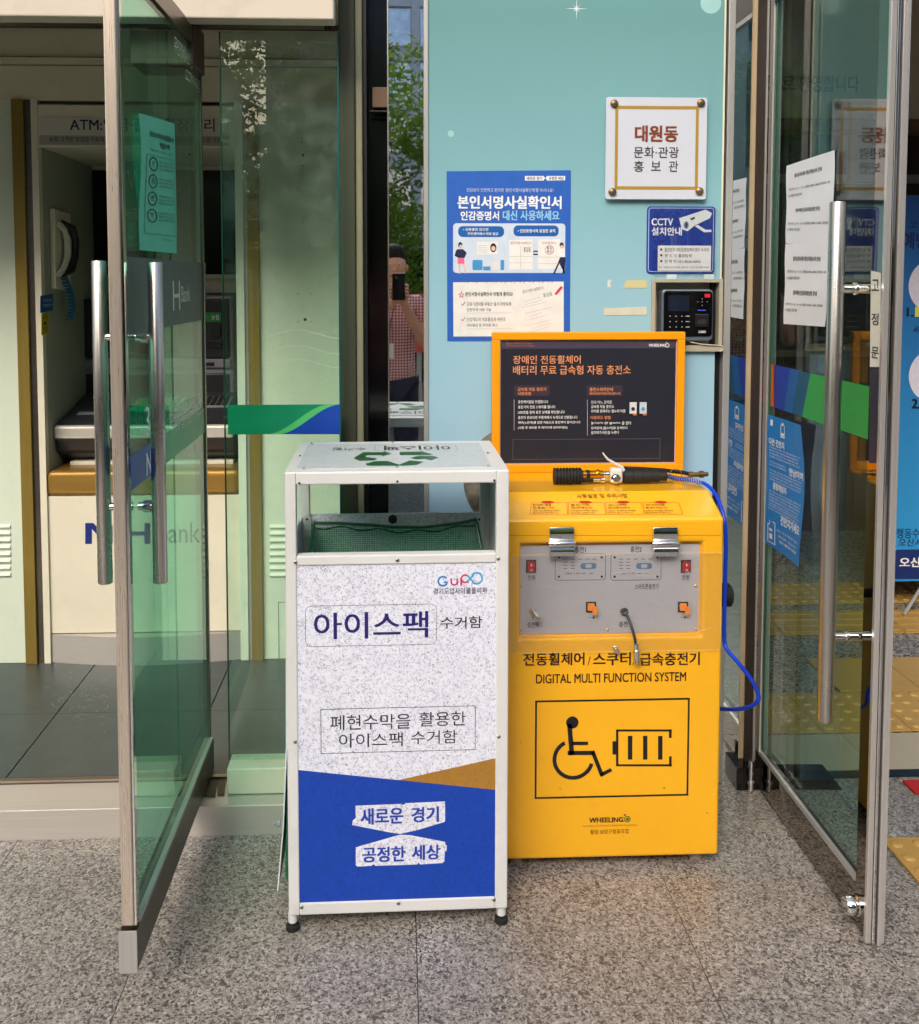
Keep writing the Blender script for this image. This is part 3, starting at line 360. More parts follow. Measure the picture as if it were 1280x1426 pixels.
49548:(87,(45,52,45,31,11,31,11,25,89,25,89,31,53,31,53,52),(45,94,45,87,42,77,35,68,25,61,14,58,17,51,27,54,36,59,44,66,49,75,55,66,63,59,72,54,82,51,85,58,74,61,63,68,56,77,53,87,53,94)),
49549:(87,(19,42,19,35,71,35,71,13,79,13,79,42),(46,69,46,56,11,56,11,50,89,50,89,56,53,56,53,69),(46,98,46,94,43,86,36,79,27,74,15,71,18,65,28,67,37,71,44,77,50,84,55,77,62,71,71,67,81,65,84,71,72,74,63,79,56,86,54,94,54,98)),
49552:(87,(21,40,21,15,80,15,80,22,29,22,29,40),(46,68,46,53,11,53,11,47,89,47,89,53,53,53,53,68),(46,97,43,85,36,77,27,72,16,69,19,62,28,65,37,69,44,75,50,82,55,75,62,69,71,65,80,62,83,69,72,72,63,77,56,85,54,97)),
49688:(87,(46,96,46,92,43,83,36,75,26,70,15,67,18,60,28,63,37,67,44,73,50,80,55,73,63,67,72,63,81,60,85,67,73,70,63,76,56,83,54,92,54,96),(11,51,11,45,46,45,46,13,53,13,53,45,88,45,88,51)),
49692:(87,(46,97,46,93,43,85,36,78,27,72,15,69,18,63,28,66,37,70,44,75,50,82,55,76,62,70,71,66,81,63,84,69,73,72,63,78,56,85,54,93,54,97),(11,56,11,49,46,49,46,32,54,32,54,49,89,49,89,56),(21,40,21,15,80,15,80,22,28,22,28,40)),
49828:(87,(11,32,11,25,89,25,89,32),(45,93,45,87,42,76,35,67,25,60,14,56,17,50,27,53,36,59,44,66,49,74,55,66,62,59,71,53,81,50,85,56,73,60,63,67,56,76,53,87,53,93)),
49884:(87,(73,99,73,13,81,13,81,99),(33,92,33,77,32,65,27,53,19,44,10,38,15,31,22,36,29,43,34,51,37,60,41,51,46,44,52,38,59,33,64,39,55,45,48,54,43,65,41,77,41,92)),
49888:(87,(73,99,73,36,81,36,81,99),(26,42,26,15,84,15,84,22,34,22,34,42),(33,95,32,76,27,67,20,60,12,55,16,49,23,53,29,58,34,64,37,72,41,65,51,54,58,50,62,57,54,61,47,68,43,77,41,95)),
49892:(87,(73,99,73,55,81,55,81,99),(26,21,26,14,84,14,84,21,33,21,33,30,81,30,81,51,26,51,26,44,73,44,73,36,26,36),(33,97,31,81,27,73,20,67,11,62,15,56,22,59,29,64,34,70,37,77,41,71,52,61,59,57,63,64,54,68,47,74,43,82,41,97)),
49900:(87,(73,99,73,51,81,51,81,99),(26,46,26,15,81,15,81,46),(73,39,73,21,33,21,33,39),(33,96,32,79,27,70,20,64,11,59,15,53,23,56,29,61,34,67,37,74,41,68,52,58,59,54,63,61,54,65,47,71,43,79,41,96)),
49901:(87,(73,99,73,53,81,53,81,99),(26,49,26,15,81,15,81,49,73,49,73,39,34,39,34,49),(34,32,73,32,73,21,34,21),(33,97,31,80,27,72,20,65,11,60,15,54,22,58,29,62,34,68,37,75,41,69,52,59,59,56,63,62,54,66,47,72,43,80,41,97)),
50416:(87,(11,32,11,25,89,25,89,32),(63,93,62,75,59,68,55,62,50,57,44,62,40,69,37,75,37,93,29,93,28,74,24,67,19,60,12,55,16,49,21,53,30,63,33,69,39,57,50,49,60,57,66,68,73,57,83,49,88,55,80,60,75,66,72,74,70,93)),
50420:(87,(11,55,11,49,89,49,89,55),(62,97,61,84,59,78,55,73,50,69,44,73,40,78,38,84,37,97,29,97,28,83,25,77,20,72,13,68,17,62,22,65,30,73,33,78,39,68,50,61,60,68,66,78,72,69,82,62,86,68,79,72,74,77,71,83,70,97),(21,41,21,15,80,15,80,22,28,22,28,41)),
50491:(87,(74,99,74,40,82,40,82,99),(50,46,48,35,42,28,32,23,21,20,25,14,34,16,42,20,49,26,54,33,59,26,66,20,75,16,84,14,87,20,76,23,67,28,61,35,58,46),(47,94,46,73,43,67,39,62,33,74,31,94,23,94,23,78,20,71,16,64,10,59,14,53,19,57,25,66,27,71,31,60,39,52,47,60,51,70,56,60,64,53,68,59,62,64,58,71,55,78,55,94)),
50500:(87,(34,93,25,91,18,85,14,75,12,63,14,50,18,41,25,35,34,33,42,35,49,41,54,50,55,63,54,75,49,85,42,91),(34,86,39,84,44,80,47,72,48,63,47,53,44,46,39,42,34,40,28,42,23,46,21,53,19,63,21,72,23,80,28,84),(69,99,69,13,77,13,77,59,91,59,91,65,77,65,77,99)),
50504:(87,(35,93,26,92,19,87,14,81,12,72,14,64,19,57,26,53,35,51,44,53,51,57,55,64,57,72,55,81,51,87,44,92),(35,87,41,85,45,83,48,78,50,72,48,66,45,62,41,59,35,58,29,59,24,62,21,66,20,72,21,78,24,83,29,85),(70,99,70,36,77,36,77,67,90,67,90,73,77,73,77,99),(24,43,24,15,81,15,81,22,32,22,32,43)),
50506:(87,(35,95,26,93,19,89,14,83,12,75,14,67,19,60,26,56,35,55,43,56,50,60,55,67,57,75,55,83,50,89,43,93),(35,88,40,87,45,84,48,80,49,75,48,69,45,65,40,62,35,61,29,62,24,65,21,69,20,75,21,80,24,84,29,87),(64,38,58,37,53,35,50,31,48,26,50,21,53,17,58,15,64,14,71,15,76,17,79,21,80,26,79,31,76,35,71,37),(64,32,71,30,73,26,71,21,64,19,58,21,55,26,58,30),(70,99,70,57,77,57,77,74,90,74,90,80,77,80,77,99),(20,47,20,16,34,16,46,19,45,25,27,22,27,47),(61,54,61,47,43,47,43,41,86,41,86,47,68,47,68,54)),
50528:(87,(30,92,23,90,17,84,13,75,12,62,13,50,17,40,23,34,30,32,38,34,43,40,47,50,48,62,47,75,43,84,38,90),(30,85,35,83,38,79,40,72,41,62,40,53,38,46,35,41,30,40,26,41,22,46,20,53,19,62,20,72,22,79,26,83),(57,98,57,18,65,18,65,59,76,59,76,13,84,13,84,99,76,99,76,65,65,65,65,98)),
50557:(87,(22,44,22,38,70,38,70,13,77,13,77,44),(35,94,26,93,19,89,14,82,12,74,14,66,19,59,26,55,35,54,44,55,51,59,55,66,57,74,55,82,51,89,44,93),(35,88,41,87,45,84,48,80,50,74,48,68,45,64,41,61,35,60,29,61,24,64,21,68,20,74,21,80,24,84,29,87),(70,99,70,48,77,48,77,61,90,61,90,68,77,68,77,80,90,80,90,86,77,86,77,99)),
50612:(87,(34,86,39,84,44,80,47,72,48,63,47,53,44,46,39,42,34,40,28,42,24,46,21,53,20,63,21,72,24,80,28,84),(74,99,74,67,55,67,53,78,48,86,42,91,34,93,25,91,18,85,14,75,12,63,14,50,18,41,25,35,34,33,42,35,48,40,53,49,55,60,74,60,74,13,81,13,81,99)),
50629:(87,(34,89,40,88,45,85,48,81,49,76,48,70,45,66,40,63,34,62,28,63,24,66,21,70,20,76,21,81,24,85,28,88),(26,49,26,15,81,15,81,49,74,49,74,38,34,38,34,49),(34,32,74,32,74,21,34,21),(74,99,74,79,56,79,54,86,49,91,42,94,34,95,25,94,18,90,14,84,12,76,14,68,18,61,25,57,34,56,42,57,49,60,54,66,56,72,74,72,74,53,81,53,81,99)),
50640:(87,(76,99,76,13,84,13,84,99),(30,85,35,83,38,79,40,72,41,62,40,53,38,46,35,41,30,40,26,41,22,46,20,53,19,62,20,72,22,79,26,83),(30,92,23,90,17,84,13,75,12,62,13,50,17,40,23,34,30,32,37,34,43,40,47,48,48,60,59,60,59,18,67,18,67,98,59,98,59,66,48,66,47,77,43,85,37,90)),
50668:(87,(34,86,39,84,44,80,47,72,48,63,47,53,44,46,39,42,34,40,28,42,24,46,21,53,20,63,21,72,24,80,28,84),(54,74,74,74,74,53,54,53,55,58),(74,99,74,80,52,80,44,90,39,92,34,93,25,91,18,85,14,75,12,63,14,50,18,41,25,35,34,33,40,34,45,36,49,41,52,47,74,47,74,13,81,13,81,99)),
50672:(87,(34,87,40,86,45,83,48,78,49,72,48,67,45,62,40,59,34,58,28,59,24,62,21,67,20,72,21,78,24,83,28,86),(74,80,74,65,55,65,56,71,55,80),(34,94,25,92,18,88,14,81,12,72,14,64,18,57,25,53,34,51,39,51,48,56,52,59,74,59,74,36,81,36,81,99,74,99,74,86,52,86,44,92),(27,42,27,15,84,15,84,22,34,22,34,42)),
50676:(87,(34,90,40,89,45,86,48,82,49,77,48,72,45,68,40,65,34,64,28,65,24,68,21,72,20,77,21,82,24,86,28,89),(55,83,74,83,74,71,55,71,56,74),(74,99,74,89,52,89,44,95,40,96,34,97,25,95,18,91,14,85,12,77,14,69,18,63,25,59,34,57,45,59,52,65,74,65,74,55,81,55,81,99),(26,21,26,15,85,15,85,21,34,21,34,30,81,30,81,51,26,51,26,45,74,45,74,36,26,36)),
50684:(87,(34,88,40,87,45,84,48,80,49,74,48,69,45,64,40,62,34,61,28,62,24,64,21,69,20,74,21,80,24,84,28,87),(26,46,26,15,81,15,81,46),(74,39,74,21,33,21,33,39),(55,81,74,81,74,68,55,68,56,71),(74,99,74,87,52,87,44,93,39,94,34,95,25,93,18,89,14,82,12,74,14,66,18,60,25,55,34,54,44,56,52,61,74,61,74,50,81,50,81,99)),
50689:(87,(34,88,40,87,45,84,48,79,49,74,48,68,45,64,40,61,34,60,28,61,24,64,21,68,20,74,21,79,24,84,28,87),(53,47,41,45,32,42,27,37,25,30,27,23,32,18,41,15,53,14,65,15,74,18,80,23,82,30,80,37,74,42,65,45),(53,40,62,40,68,38,73,34,74,30,73,26,68,23,62,21,53,20,44,21,38,23,34,26,32,30,34,34,38,38,44,40),(55,81,74,81,74,67,55,67,56,70),(74,99,74,87,52,87,44,92,39,94,34,94,25,93,18,89,14,82,12,74,14,66,18,59,25,55,34,53,44,55,52,61,74,61,74,49,81,49,81,99)),
50696:(87,(76,99,76,13,84,13,84,99),(30,85,35,83,38,79,40,72,41,62,40,53,38,46,35,41,30,40,25,41,22,46,20,53,19,62,20,72,22,79,25,83),(59,72,59,53,48,53,48,60,48,72),(30,92,23,90,17,84,13,75,12,62,13,50,17,40,23,34,30,32,35,33,40,36,43,40,46,46,59,46,59,18,67,18,67,98,59,98,59,79,46,79,40,89,35,91)),
50724:(87,(50,87,59,86,66,83,71,78,73,71,71,65,66,60,59,56,50,55,40,56,33,60,28,65,26,71,28,78,33,83,40,86),(11,31,11,25,89,25,89,31,53,31,53,49,64,51,73,56,79,63,81,71,78,81,72,88,62,92,50,94,37,92,27,88,21,81,18,71,20,63,26,56,35,51,46,49,46,31)),
50752:(87,(36,87,42,86,47,83,50,79,51,74,50,68,47,64,42,61,36,60,30,61,26,64,22,68,21,74,22,79,26,83,30,86),(11,32,36,33,64,35,63,41,40,39,40,54,48,56,54,60,58,66,59,74,57,82,53,88,45,92,36,94,27,92,20,88,15,82,14,74,15,66,19,60,25,56,33,54,33,39,10,39),(69,99,69,13,77,13,77,57,90,57,90,64,77,64,77,99)),
50756:(87,(37,89,42,89,47,86,49,83,50,78,49,74,47,71,42,68,37,68,31,68,27,71,24,74,23,78,24,83,27,86,31,89),(12,46,37,47,65,50,64,56,41,53,41,62,48,64,53,67,57,72,58,78,56,85,52,91,45,94,37,95,28,94,21,91,17,85,16,78,17,72,20,67,26,64,33,62,33,53,11,53),(69,99,69,34,77,34,77,64,90,64,90,70,77,70,77,99),(23,39,23,15,80,15,80,22,31,22,31,39)),
50808:(87,(39,87,45,86,50,83,53,79,54,74,53,68,50,64,45,61,39,60,32,61,28,64,24,68,23,74,24,79,28,83,32,86),(73,99,73,13,81,13,81,99),(12,32,39,33,68,36,67,42,42,39,42,54,50,56,56,60,60,66,62,74,60,82,55,88,48,92,39,94,29,92,22,88,17,82,16,74,17,66,21,60,27,56,35,54,35,39,11,39)),
50836:(87,(50,88,59,87,67,83,71,78,73,72,71,65,67,60,59,57,50,56,40,57,33,60,28,65,26,72,28,78,33,83,40,87),(50,94,37,92,27,88,21,81,18,72,19,66,21,62,30,54,30,31,11,31,11,25,89,25,89,31,69,31,69,54,78,62,80,66,81,72,78,81,72,88,62,92),(38,31,38,51,50,50,62,51,62,31)),
50857:(87,(50,44,37,43,28,40,22,35,20,29,22,22,28,18,37,15,50,14,62,15,71,18,77,22,79,29,77,35,71,40,62,43),(50,38,65,36,70,33,71,29,70,25,65,22,50,20,34,22,29,25,28,29,29,33,34,36),(50,92,66,89,70,86,72,82,70,78,66,75,50,72,33,75,29,78,27,82,29,86,33,89),(50,98,37,97,27,94,21,89,19,82,20,78,22,74,30,69,30,57,11,57,11,51,88,51,88,57,69,57,69,69,77,74,79,78,80,82,78,89,72,94,62,97),(38,57,38,67,50,66,61,67,61,57)),
50864:(87,(49,96,37,95,28,91,22,85,19,77,22,69,28,63,37,60,49,58,62,60,71,63,77,69,80,77,77,85,71,91,62,95),(49,90,58,89,65,86,70,82,71,77,70,72,65,68,58,66,49,65,40,66,34,68,29,72,27,77,29,82,34,86,40,89),(11,50,11,44,46,44,46,13,53,13,53,44,89,44,89,50)),
50868:(87,(50,97,37,96,28,93,22,87,19,80,22,73,28,67,37,64,50,63,62,64,71,67,77,73,80,80,77,87,71,93,62,96),(50,91,58,90,65,88,70,85,71,80,70,76,65,72,58,70,50,69,41,70,34,72,29,76,28,80,29,85,34,88,41,90),(11,56,11,49,46,49,46,32,54,32,54,49,89,49,89,56),(21,40,21,15,80,15,80,22,29,22,29,40)),
50896:(87,(38,96,30,95,23,92,19,87,17,81,19,75,23,70,30,67,38,66,47,67,53,70,58,75,59,81,58,87,53,92,47,95),(38,90,48,88,51,85,52,81,51,77,48,74,38,72,28,74,26,77,25,81,26,85,28,88),(11,53,35,54,35,37,43,37,43,54,49,54,66,57,66,62,10,60),(56,49,56,43,73,43,73,34,81,34,81,99,73,99,73,49),(22,40,22,15,83,15,83,22,30,22,30,40)),
50948:(87,(39,95,30,94,23,90,19,85,17,78,19,71,23,65,30,61,39,60,48,61,55,65,59,71,61,78,59,85,55,90,48,94),(39,89,45,88,49,86,52,82,53,78,52,73,49,70,45,67,39,67,33,67,29,70,26,73,25,78,26,82,29,86,33,88),(73,99,73,13,81,13,81,99),(12,46,35,47,35,16,43,16,43,47,49,48,68,50,67,56,38,53,11,53)),
50984:(87,(50,98,37,97,27,95,21,90,19,84,21,77,27,73,37,70,50,69,62,70,72,73,78,77,80,84,78,90,72,95,62,97),(50,92,66,90,70,87,72,84,70,80,66,77,50,75,33,77,29,80,27,84,29,87,33,90),(20,21,20,14,81,14,81,21,28,21,28,29,78,29,78,49,67,49,67,57,88,57,88,63,11,63,11,57,32,57,32,49,20,49,20,43,71,43,71,35,20,35),(40,57,59,57,59,49,40,49)),
50997:(87,(50,38,65,36,70,33,71,29,70,25,65,22,50,20,34,22,29,25,28,29,29,33,34,36),(50,98,37,97,27,93,21,88,19,82,21,75,27,70,37,67,50,66,62,67,72,70,78,75,80,82,78,88,72,93,62,97),(50,91,66,89,70,86,72,82,70,77,66,74,50,72,33,74,29,77,27,82,29,86,33,89),(11,59,11,53,30,53,30,41,23,36,21,33,20,29,22,22,28,18,37,15,50,14,62,15,71,18,77,22,79,29,78,33,76,36,69,41,69,53,88,53,88,59),(50,44,38,43,38,53,61,53,61,43)),
51004:(87,(50,94,37,92,27,87,21,80,18,70,21,61,27,53,37,48,50,47,62,48,72,53,78,61,81,70,78,80,72,87,62,92),(50,88,59,86,66,83,71,77,73,70,71,63,66,58,59,54,50,53,40,54,33,58,28,63,26,70,28,77,33,83,40,86),(11,31,11,25,89,25,89,31)),
51008:(87,(11,54,11,48,88,48,88,54),(50,97,37,95,27,92,21,87,19,79,21,72,27,67,37,63,50,62,62,63,72,67,78,72,80,79,78,87,72,92,62,95),(50,90,59,89,66,87,70,84,72,79,70,75,66,72,59,69,50,69,40,69,33,72,29,75,27,79,29,84,33,87,40,89),(21,40,21,15,80,15,80,22,29,22,29,40)),
51012:(87,(50,98,37,97,27,94,21,89,19,83,21,77,27,72,37,69,50,68,62,69,72,72,78,77,80,83,78,89,72,94,62,97),(50,92,66,90,70,87,72,83,70,79,66,76,50,74,33,76,29,79,27,83,29,87,33,90),(11,62,11,56,88,56,88,62),(20,21,20,14,81,14,81,21,28,21,28,29,78,29,78,49,20,49,20,43,71,43,71,35,20,35)),
51032:(87,(39,93,29,92,22,88,17,81,16,73,17,65,22,58,29,54,39,53,48,54,55,58,60,65,62,73,60,81,55,88,48,92),(39,86,45,85,50,83,53,78,54,73,53,68,50,63,45,61,39,60,32,61,28,63,24,68,23,73,24,78,28,83,32,85),(73,99,73,13,81,13,81,99),(12,32,39,33,68,36,67,42,38,39,11,39)),
51060:(87,(73,99,73,13,81,13,81,99),(36,93,27,91,20,85,16,75,14,63,16,50,20,41,27,35,36,33,44,35,51,41,56,50,57,63,56,75,51,85,44,91),(36,86,41,84,46,80,49,72,50,63,49,53,46,46,41,42,36,40,30,42,25,46,23,53,21,63,23,72,25,80,30,84)),
51064:(87,(73,99,73,37,81,37,81,99),(35,93,26,92,19,87,14,81,13,72,14,64,19,57,26,53,35,51,44,53,51,57,56,64,57,72,56,81,51,87,44,92),(35,87,41,85,46,83,49,78,50,72,49,67,46,62,41,59,35,58,29,59,25,62,21,67,20,72,21,78,25,83,29,85),(26,43,26,15,84,15,84,22,34,22,34,43)),
51068:(87,(35,96,26,95,19,91,14,85,13,77,14,70,19,64,26,60,35,58,44,60,51,64,55,70,57,77,55,85,51,91,44,95),(35,90,41,89,45,86,48,82,49,77,48,72,45,68,41,66,35,65,29,66,24,68,21,72,20,77,21,82,24,86,29,89),(73,99,73,55,81,55,81,99),(26,21,26,15,84,15,84,21,33,21,33,30,81,30,81,51,26,51,26,45,73,45,73,36,26,36)),
51077:(87,(73,99,73,53,81,53,81,99),(26,49,26,15,81,15,81,49,73,49,73,39,34,39,34,49),(34,32,73,32,73,21,34,21),(35,95,26,94,19,90,14,84,13,76,14,68,19,61,26,57,35,56,44,57,51,61,56,68,57,76,56,84,51,90,44,94),(35,89,41,88,46,85,49,81,50,76,49,70,46,66,41,63,35,62,29,63,25,66,21,70,20,76,21,81,25,85,29,88)),
51080:(87,(73,99,73,50,81,50,81,99),(35,94,26,93,19,89,14,82,13,74,14,66,19,60,26,56,35,54,44,56,51,60,56,66,57,74,56,82,51,89,44,93),(35,88,41,87,46,84,49,80,50,74,49,69,46,65,41,62,35,61,29,62,25,65,21,69,20,74,21,80,25,84,29,87),(64,47,63,37,61,31,57,26,52,22,46,26,43,31,40,36,40,47,32,47,31,36,28,30,22,24,15,21,19,15,25,18,33,26,36,31,42,21,52,14,62,21,68,31,74,21,85,15,89,21,82,24,76,29,73,35,72,47)),
51088:(87,(12,91,12,84,32,84,32,73,30,62,25,52,18,43,9,36,14,30,21,35,27,41,32,49,36,58,45,43,51,37,57,32,62,38,53,44,46,53,41,63,40,73,40,84,59,84,59,91),(69,99,69,13,77,13,77,58,91,58,91,65,77,65,77,99)),
51089:(87,(22,43,22,37,70,37,70,13,77,13,77,43),(13,93,13,87,32,87,30,75,26,67,19,60,10,56,15,50,22,53,28,58,33,64,36,70,44,59,57,51,61,57,52,62,45,68,41,75,40,87,59,87,59,93),(70,99,70,48,77,48,77,70,90,70,90,77,77,77,77,99)),
51109:(87,(50,45,38,44,29,41,24,36,22,30,24,23,29,18,38,15,50,14,62,15,71,18,76,23,78,30,76,36,71,41,62,44),(50,39,65,37,69,34,71,30,69,25,65,22,50,20,35,22,31,25,30,30,31,34,35,37),(13,93,13,87,32,87,30,74,26,66,19,60,10,55,14,49,22,53,28,57,33,63,36,70,44,59,57,52,61,58,52,62,45,68,41,75,40,87,59,87,59,93),(70,99,70,48,77,48,77,71,90,71,90,78,77,78,77,99)),
51116:(87,(58,98,58,18,65,18,65,58,76,58,76,13,84,13,84,99,76,99,76,65,65,65,65,98),(12,89,12,83,29,83,29,76,27,64,24,53,18,44,10,37,15,31,21,36,26,42,33,58,39,44,44,38,50,34,55,40,47,46,41,55,37,65,36,76,36,83,52,83,52,89)),
51117:(87,(26,43,26,36,75,36,75,13,83,13,83,43),(13,92,13,86,29,86,27,74,24,66,18,60,11,55,15,49,26,57,33,68,39,58,49,51,53,58,46,62,40,67,37,74,36,86,51,86,51,92),(57,98,57,48,65,48,65,70,76,70,76,48,83,48,83,99,76,99,76,77,65,77,65,98)),
51200:(87,(55,68,55,62,74,62,74,13,81,13,81,99,74,99,74,68),(13,91,13,84,33,84,33,74,31,63,26,52,19,43,10,37,15,30,22,35,28,42,33,50,37,59,40,51,45,43,51,37,58,32,63,38,54,44,47,53,42,63,40,74,40,84,60,84,60,91)),
51201:(87,(24,43,24,37,74,37,74,13,81,13,81,43),(14,94,14,87,33,87,31,75,27,67,20,60,11,56,15,49,22,53,28,58,33,64,37,71,45,59,57,51,61,58,53,62,46,68,42,76,41,87,59,87,59,94),(74,99,74,77,57,77,57,70,74,70,74,48,81,48,81,99)),
51204:(87,(74,99,74,76,56,76,56,69,74,69,74,36,81,36,81,99),(27,42,27,15,84,15,84,22,34,22,34,42),(14,92,14,86,33,86,31,73,27,65,20,58,11,54,15,47,22,51,28,56,33,62,37,69,45,57,57,49,61,56,53,60,46,66,42,74,41,86,59,86,59,92)),
51208:(87,(74,99,74,80,57,80,57,74,74,74,74,55,81,55,81,99),(13,95,13,89,33,89,31,78,26,71,20,65,11,60,15,54,28,62,33,68,36,74,45,63,57,56,61,62,53,66,46,72,42,79,40,89,59,89,59,95),(26,21,26,14,85,14,85,21,34,21,34,30,81,30,81,51,26,51,26,44,74,44,74,36,26,36)),
51216:(87,(26,45,26,15,81,15,81,45),(74,39,74,21,33,21,33,39),(74,99,74,78,57,78,57,71,74,71,74,49,81,49,81,99),(14,94,14,87,33,87,31,75,27,67,20,61,11,56,15,50,22,53,28,58,33,64,37,71,45,60,57,52,61,58,53,63,46,69,42,76,41,87,59,87,59,94)),
51217:(87,(26,49,26,15,81,15,81,49,74,49,74,38,34,38,34,49),(34,32,74,32,74,21,34,21),(74,99,74,79,57,79,57,72,74,72,74,53,81,53,81,99),(14,94,14,88,33,88,31,77,27,69,20,62,11,58,15,51,22,55,28,60,33,66,37,73,45,61,57,53,61,59,53,64,46,70,42,78,41,88,59,88,59,94)),
51221:(87,(53,46,41,45,32,41,26,36,25,30,26,23,32,18,41,15,53,14,65,15,74,18,80,23,82,30,80,36,74,41,65,45),(53,39,68,37,72,34,74,30,72,25,68,22,53,20,38,22,34,25,32,30,34,34,38,37),(74,99,74,77,57,77,57,71,74,71,74,48,81,48,81,99),(14,93,14,87,33,87,31,75,27,67,20,60,11,55,15,49,22,53,28,58,33,64,37,71,45,59,57,51,61,58,53,62,46,68,42,76,41,87,59,87,59,93)),
51228:(87,(76,99,76,13,84,13,84,99),(59,97,59,69,45,69,45,62,59,62,59,18,66,18,66,97),(12,89,12,83,28,83,28,75,27,64,23,53,18,43,10,37,15,31,20,36,25,42,32,58,39,43,44,37,49,33,54,39,46,45,41,54,37,64,36,75,36,83,51,83,51,89)),
51312:(87,(46,52,46,31,11,31,11,25,89,25,89,31,54,31,54,52),(17,92,17,85,46,85,43,73,36,65,26,59,15,55,18,49,27,52,37,57,44,64,50,72,55,64,63,57,72,52,82,49,85,55,74,59,64,65,56,74,54,85,82,85,82,92)),
51333:(87,(50,43,37,42,28,39,22,35,20,29,22,22,28,18,37,15,50,14,62,15,71,18,77,22,79,29,77,35,71,39,62,42),(50,37,65,35,70,32,71,29,70,25,65,22,50,20,34,22,29,25,28,29,29,32,34,35),(11,57,11,50,88,50,88,57,53,57,53,69,46,69,46,57),(18,95,18,89,44,89,42,83,35,77,26,73,15,71,18,65,28,67,37,70,45,76,50,82,54,76,62,70,71,67,81,65,84,71,73,73,64,77,57,83,55,89,81,89,81,95)),
51339:(87,(50,36,39,35,30,33,25,29,24,24,25,19,30,16,39,14,50,13,61,14,69,16,74,19,75,24,74,29,69,33,61,35),(50,30,63,29,66,27,67,24,66,22,63,20,50,18,36,20,33,22,32,24,33,27,36,29),(11,64,11,57,89,57,89,64,53,64,53,74,46,74,46,64),(18,97,18,91,44,91,41,85,35,80,26,76,15,75,17,69,28,71,37,74,45,79,50,85,55,79,62,74,71,71,82,69,84,75,74,76,64,80,58,85,55,91,81,91,81,97),(46,54,46,46,18,46,18,40,81,40,81,46,54,46,54,54)),
51452:(87,(18,94,18,88,45,88,43,79,36,72,26,67,15,64,18,58,28,60,37,65,44,70,50,77,55,70,62,65,71,60,81,58,84,64,73,67,63,72,57,79,54,88,81,88,81,94),(11,51,11,44,46,44,46,14,53,14,53,44,88,44,88,51)),
51456:(87,(18,95,18,89,44,89,42,81,36,75,26,70,15,68,18,61,29,64,37,68,45,73,50,80,54,73,62,68,71,64,81,61,84,68,73,70,63,75,57,81,55,89,81,89,81,95),(11,55,11,49,46,49,46,31,54,31,54,49,89,49,89,55),(21,40,21,15,80,15,80,22,28,22,28,40)),
51473:(87,(50,38,65,35,70,33,71,29,70,25,65,22,50,20,34,22,29,25,28,29,29,33,34,35),(11,59,11,53,46,53,46,44,35,42,27,39,22,35,20,29,22,22,28,18,37,15,50,14,62,15,71,18,77,22,79,29,77,35,72,39,64,42,53,44,53,53,88,53,88,59),(18,95,18,89,44,89,42,82,35,77,26,73,15,71,18,64,28,67,37,70,45,75,50,82,54,75,62,70,71,67,81,64,84,71,73,73,64,77,57,82,55,89,81,89,81,95)),
51613:(87,(11,59,11,52,88,52,88,59),(50,45,37,44,28,41,22,36,20,29,22,23,28,18,37,15,50,14,62,15,71,18,77,23,79,29,77,36,71,41,62,44),(50,38,65,36,70,33,71,29,70,25,65,22,50,20,34,22,29,25,28,29,29,33,34,36),(18,95,18,89,44,89,42,82,35,76,26,72,15,70,18,64,28,66,37,70,45,75,50,81,54,75,62,70,71,66,81,64,84,70,73,72,64,76,57,82,55,89,81,89,81,95)),
51648:(87,(73,99,73,13,81,13,81,99),(14,91,14,84,33,84,33,73,32,62,27,51,20,42,11,36,15,30,22,35,29,41,34,49,38,58,41,50,47,43,53,37,60,32,64,38,55,44,48,52,43,62,41,73,41,84,61,84,61,91)),
51652:(87,(73,99,73,36,81,36,81,99),(14,92,14,86,34,86,32,72,28,64,21,58,12,53,16,47,23,51,29,55,34,61,38,68,46,56,59,49,63,55,55,59,48,65,43,73,42,86,61,86,61,92),(26,42,26,15,84,15,84,22,34,22,34,42)),
51665:(87,(73,99,73,53,81,53,81,99),(26,49,26,15,81,15,81,49,73,49,73,38,34,38,34,49),(34,32,73,32,73,21,34,21),(14,94,14,87,34,87,32,77,28,69,21,63,12,59,16,53,23,56,29,61,34,66,38,73,46,62,59,54,63,60,55,64,48,70,43,77,42,87,61,87,61,94)),
52264:(87,(32,98,32,85,12,85,12,78,32,78,32,72,30,61,26,51,19,42,10,36,14,30,21,35,27,41,32,48,36,57,44,42,49,36,56,32,60,38,52,44,45,52,41,61,39,78,58,78,58,85,39,85,39,98),(69,99,69,13,77,13,77,58,91,58,91,64,77,64,77,99)),
52265:(87,(22,43,22,36,70,36,70,13,77,13,77,43),(32,100,32,89,13,89,13,83,32,83,32,81,31,72,26,65,20,59,11,55,15,49,22,52,33,62,36,68,44,57,57,50,61,57,52,61,46,66,42,73,40,83,59,83,59,89,40,89,40,100),(70,99,70,47,77,47,77,70,90,70,90,77,77,77,77,99)),
52280:(87,(23,45,23,15,77,15,77,45),(70,38,70,21,31,21,31,38),(32,100,32,89,13,89,13,83,32,83,32,82,31,73,26,66,19,60,11,56,15,50,22,53,33,63,36,69,44,59,57,52,61,58,52,62,46,67,42,74,40,83,59,83,59,89,40,89,40,100),(70,99,70,49,77,49,77,71,90,71,90,78,77,78,77,99)),
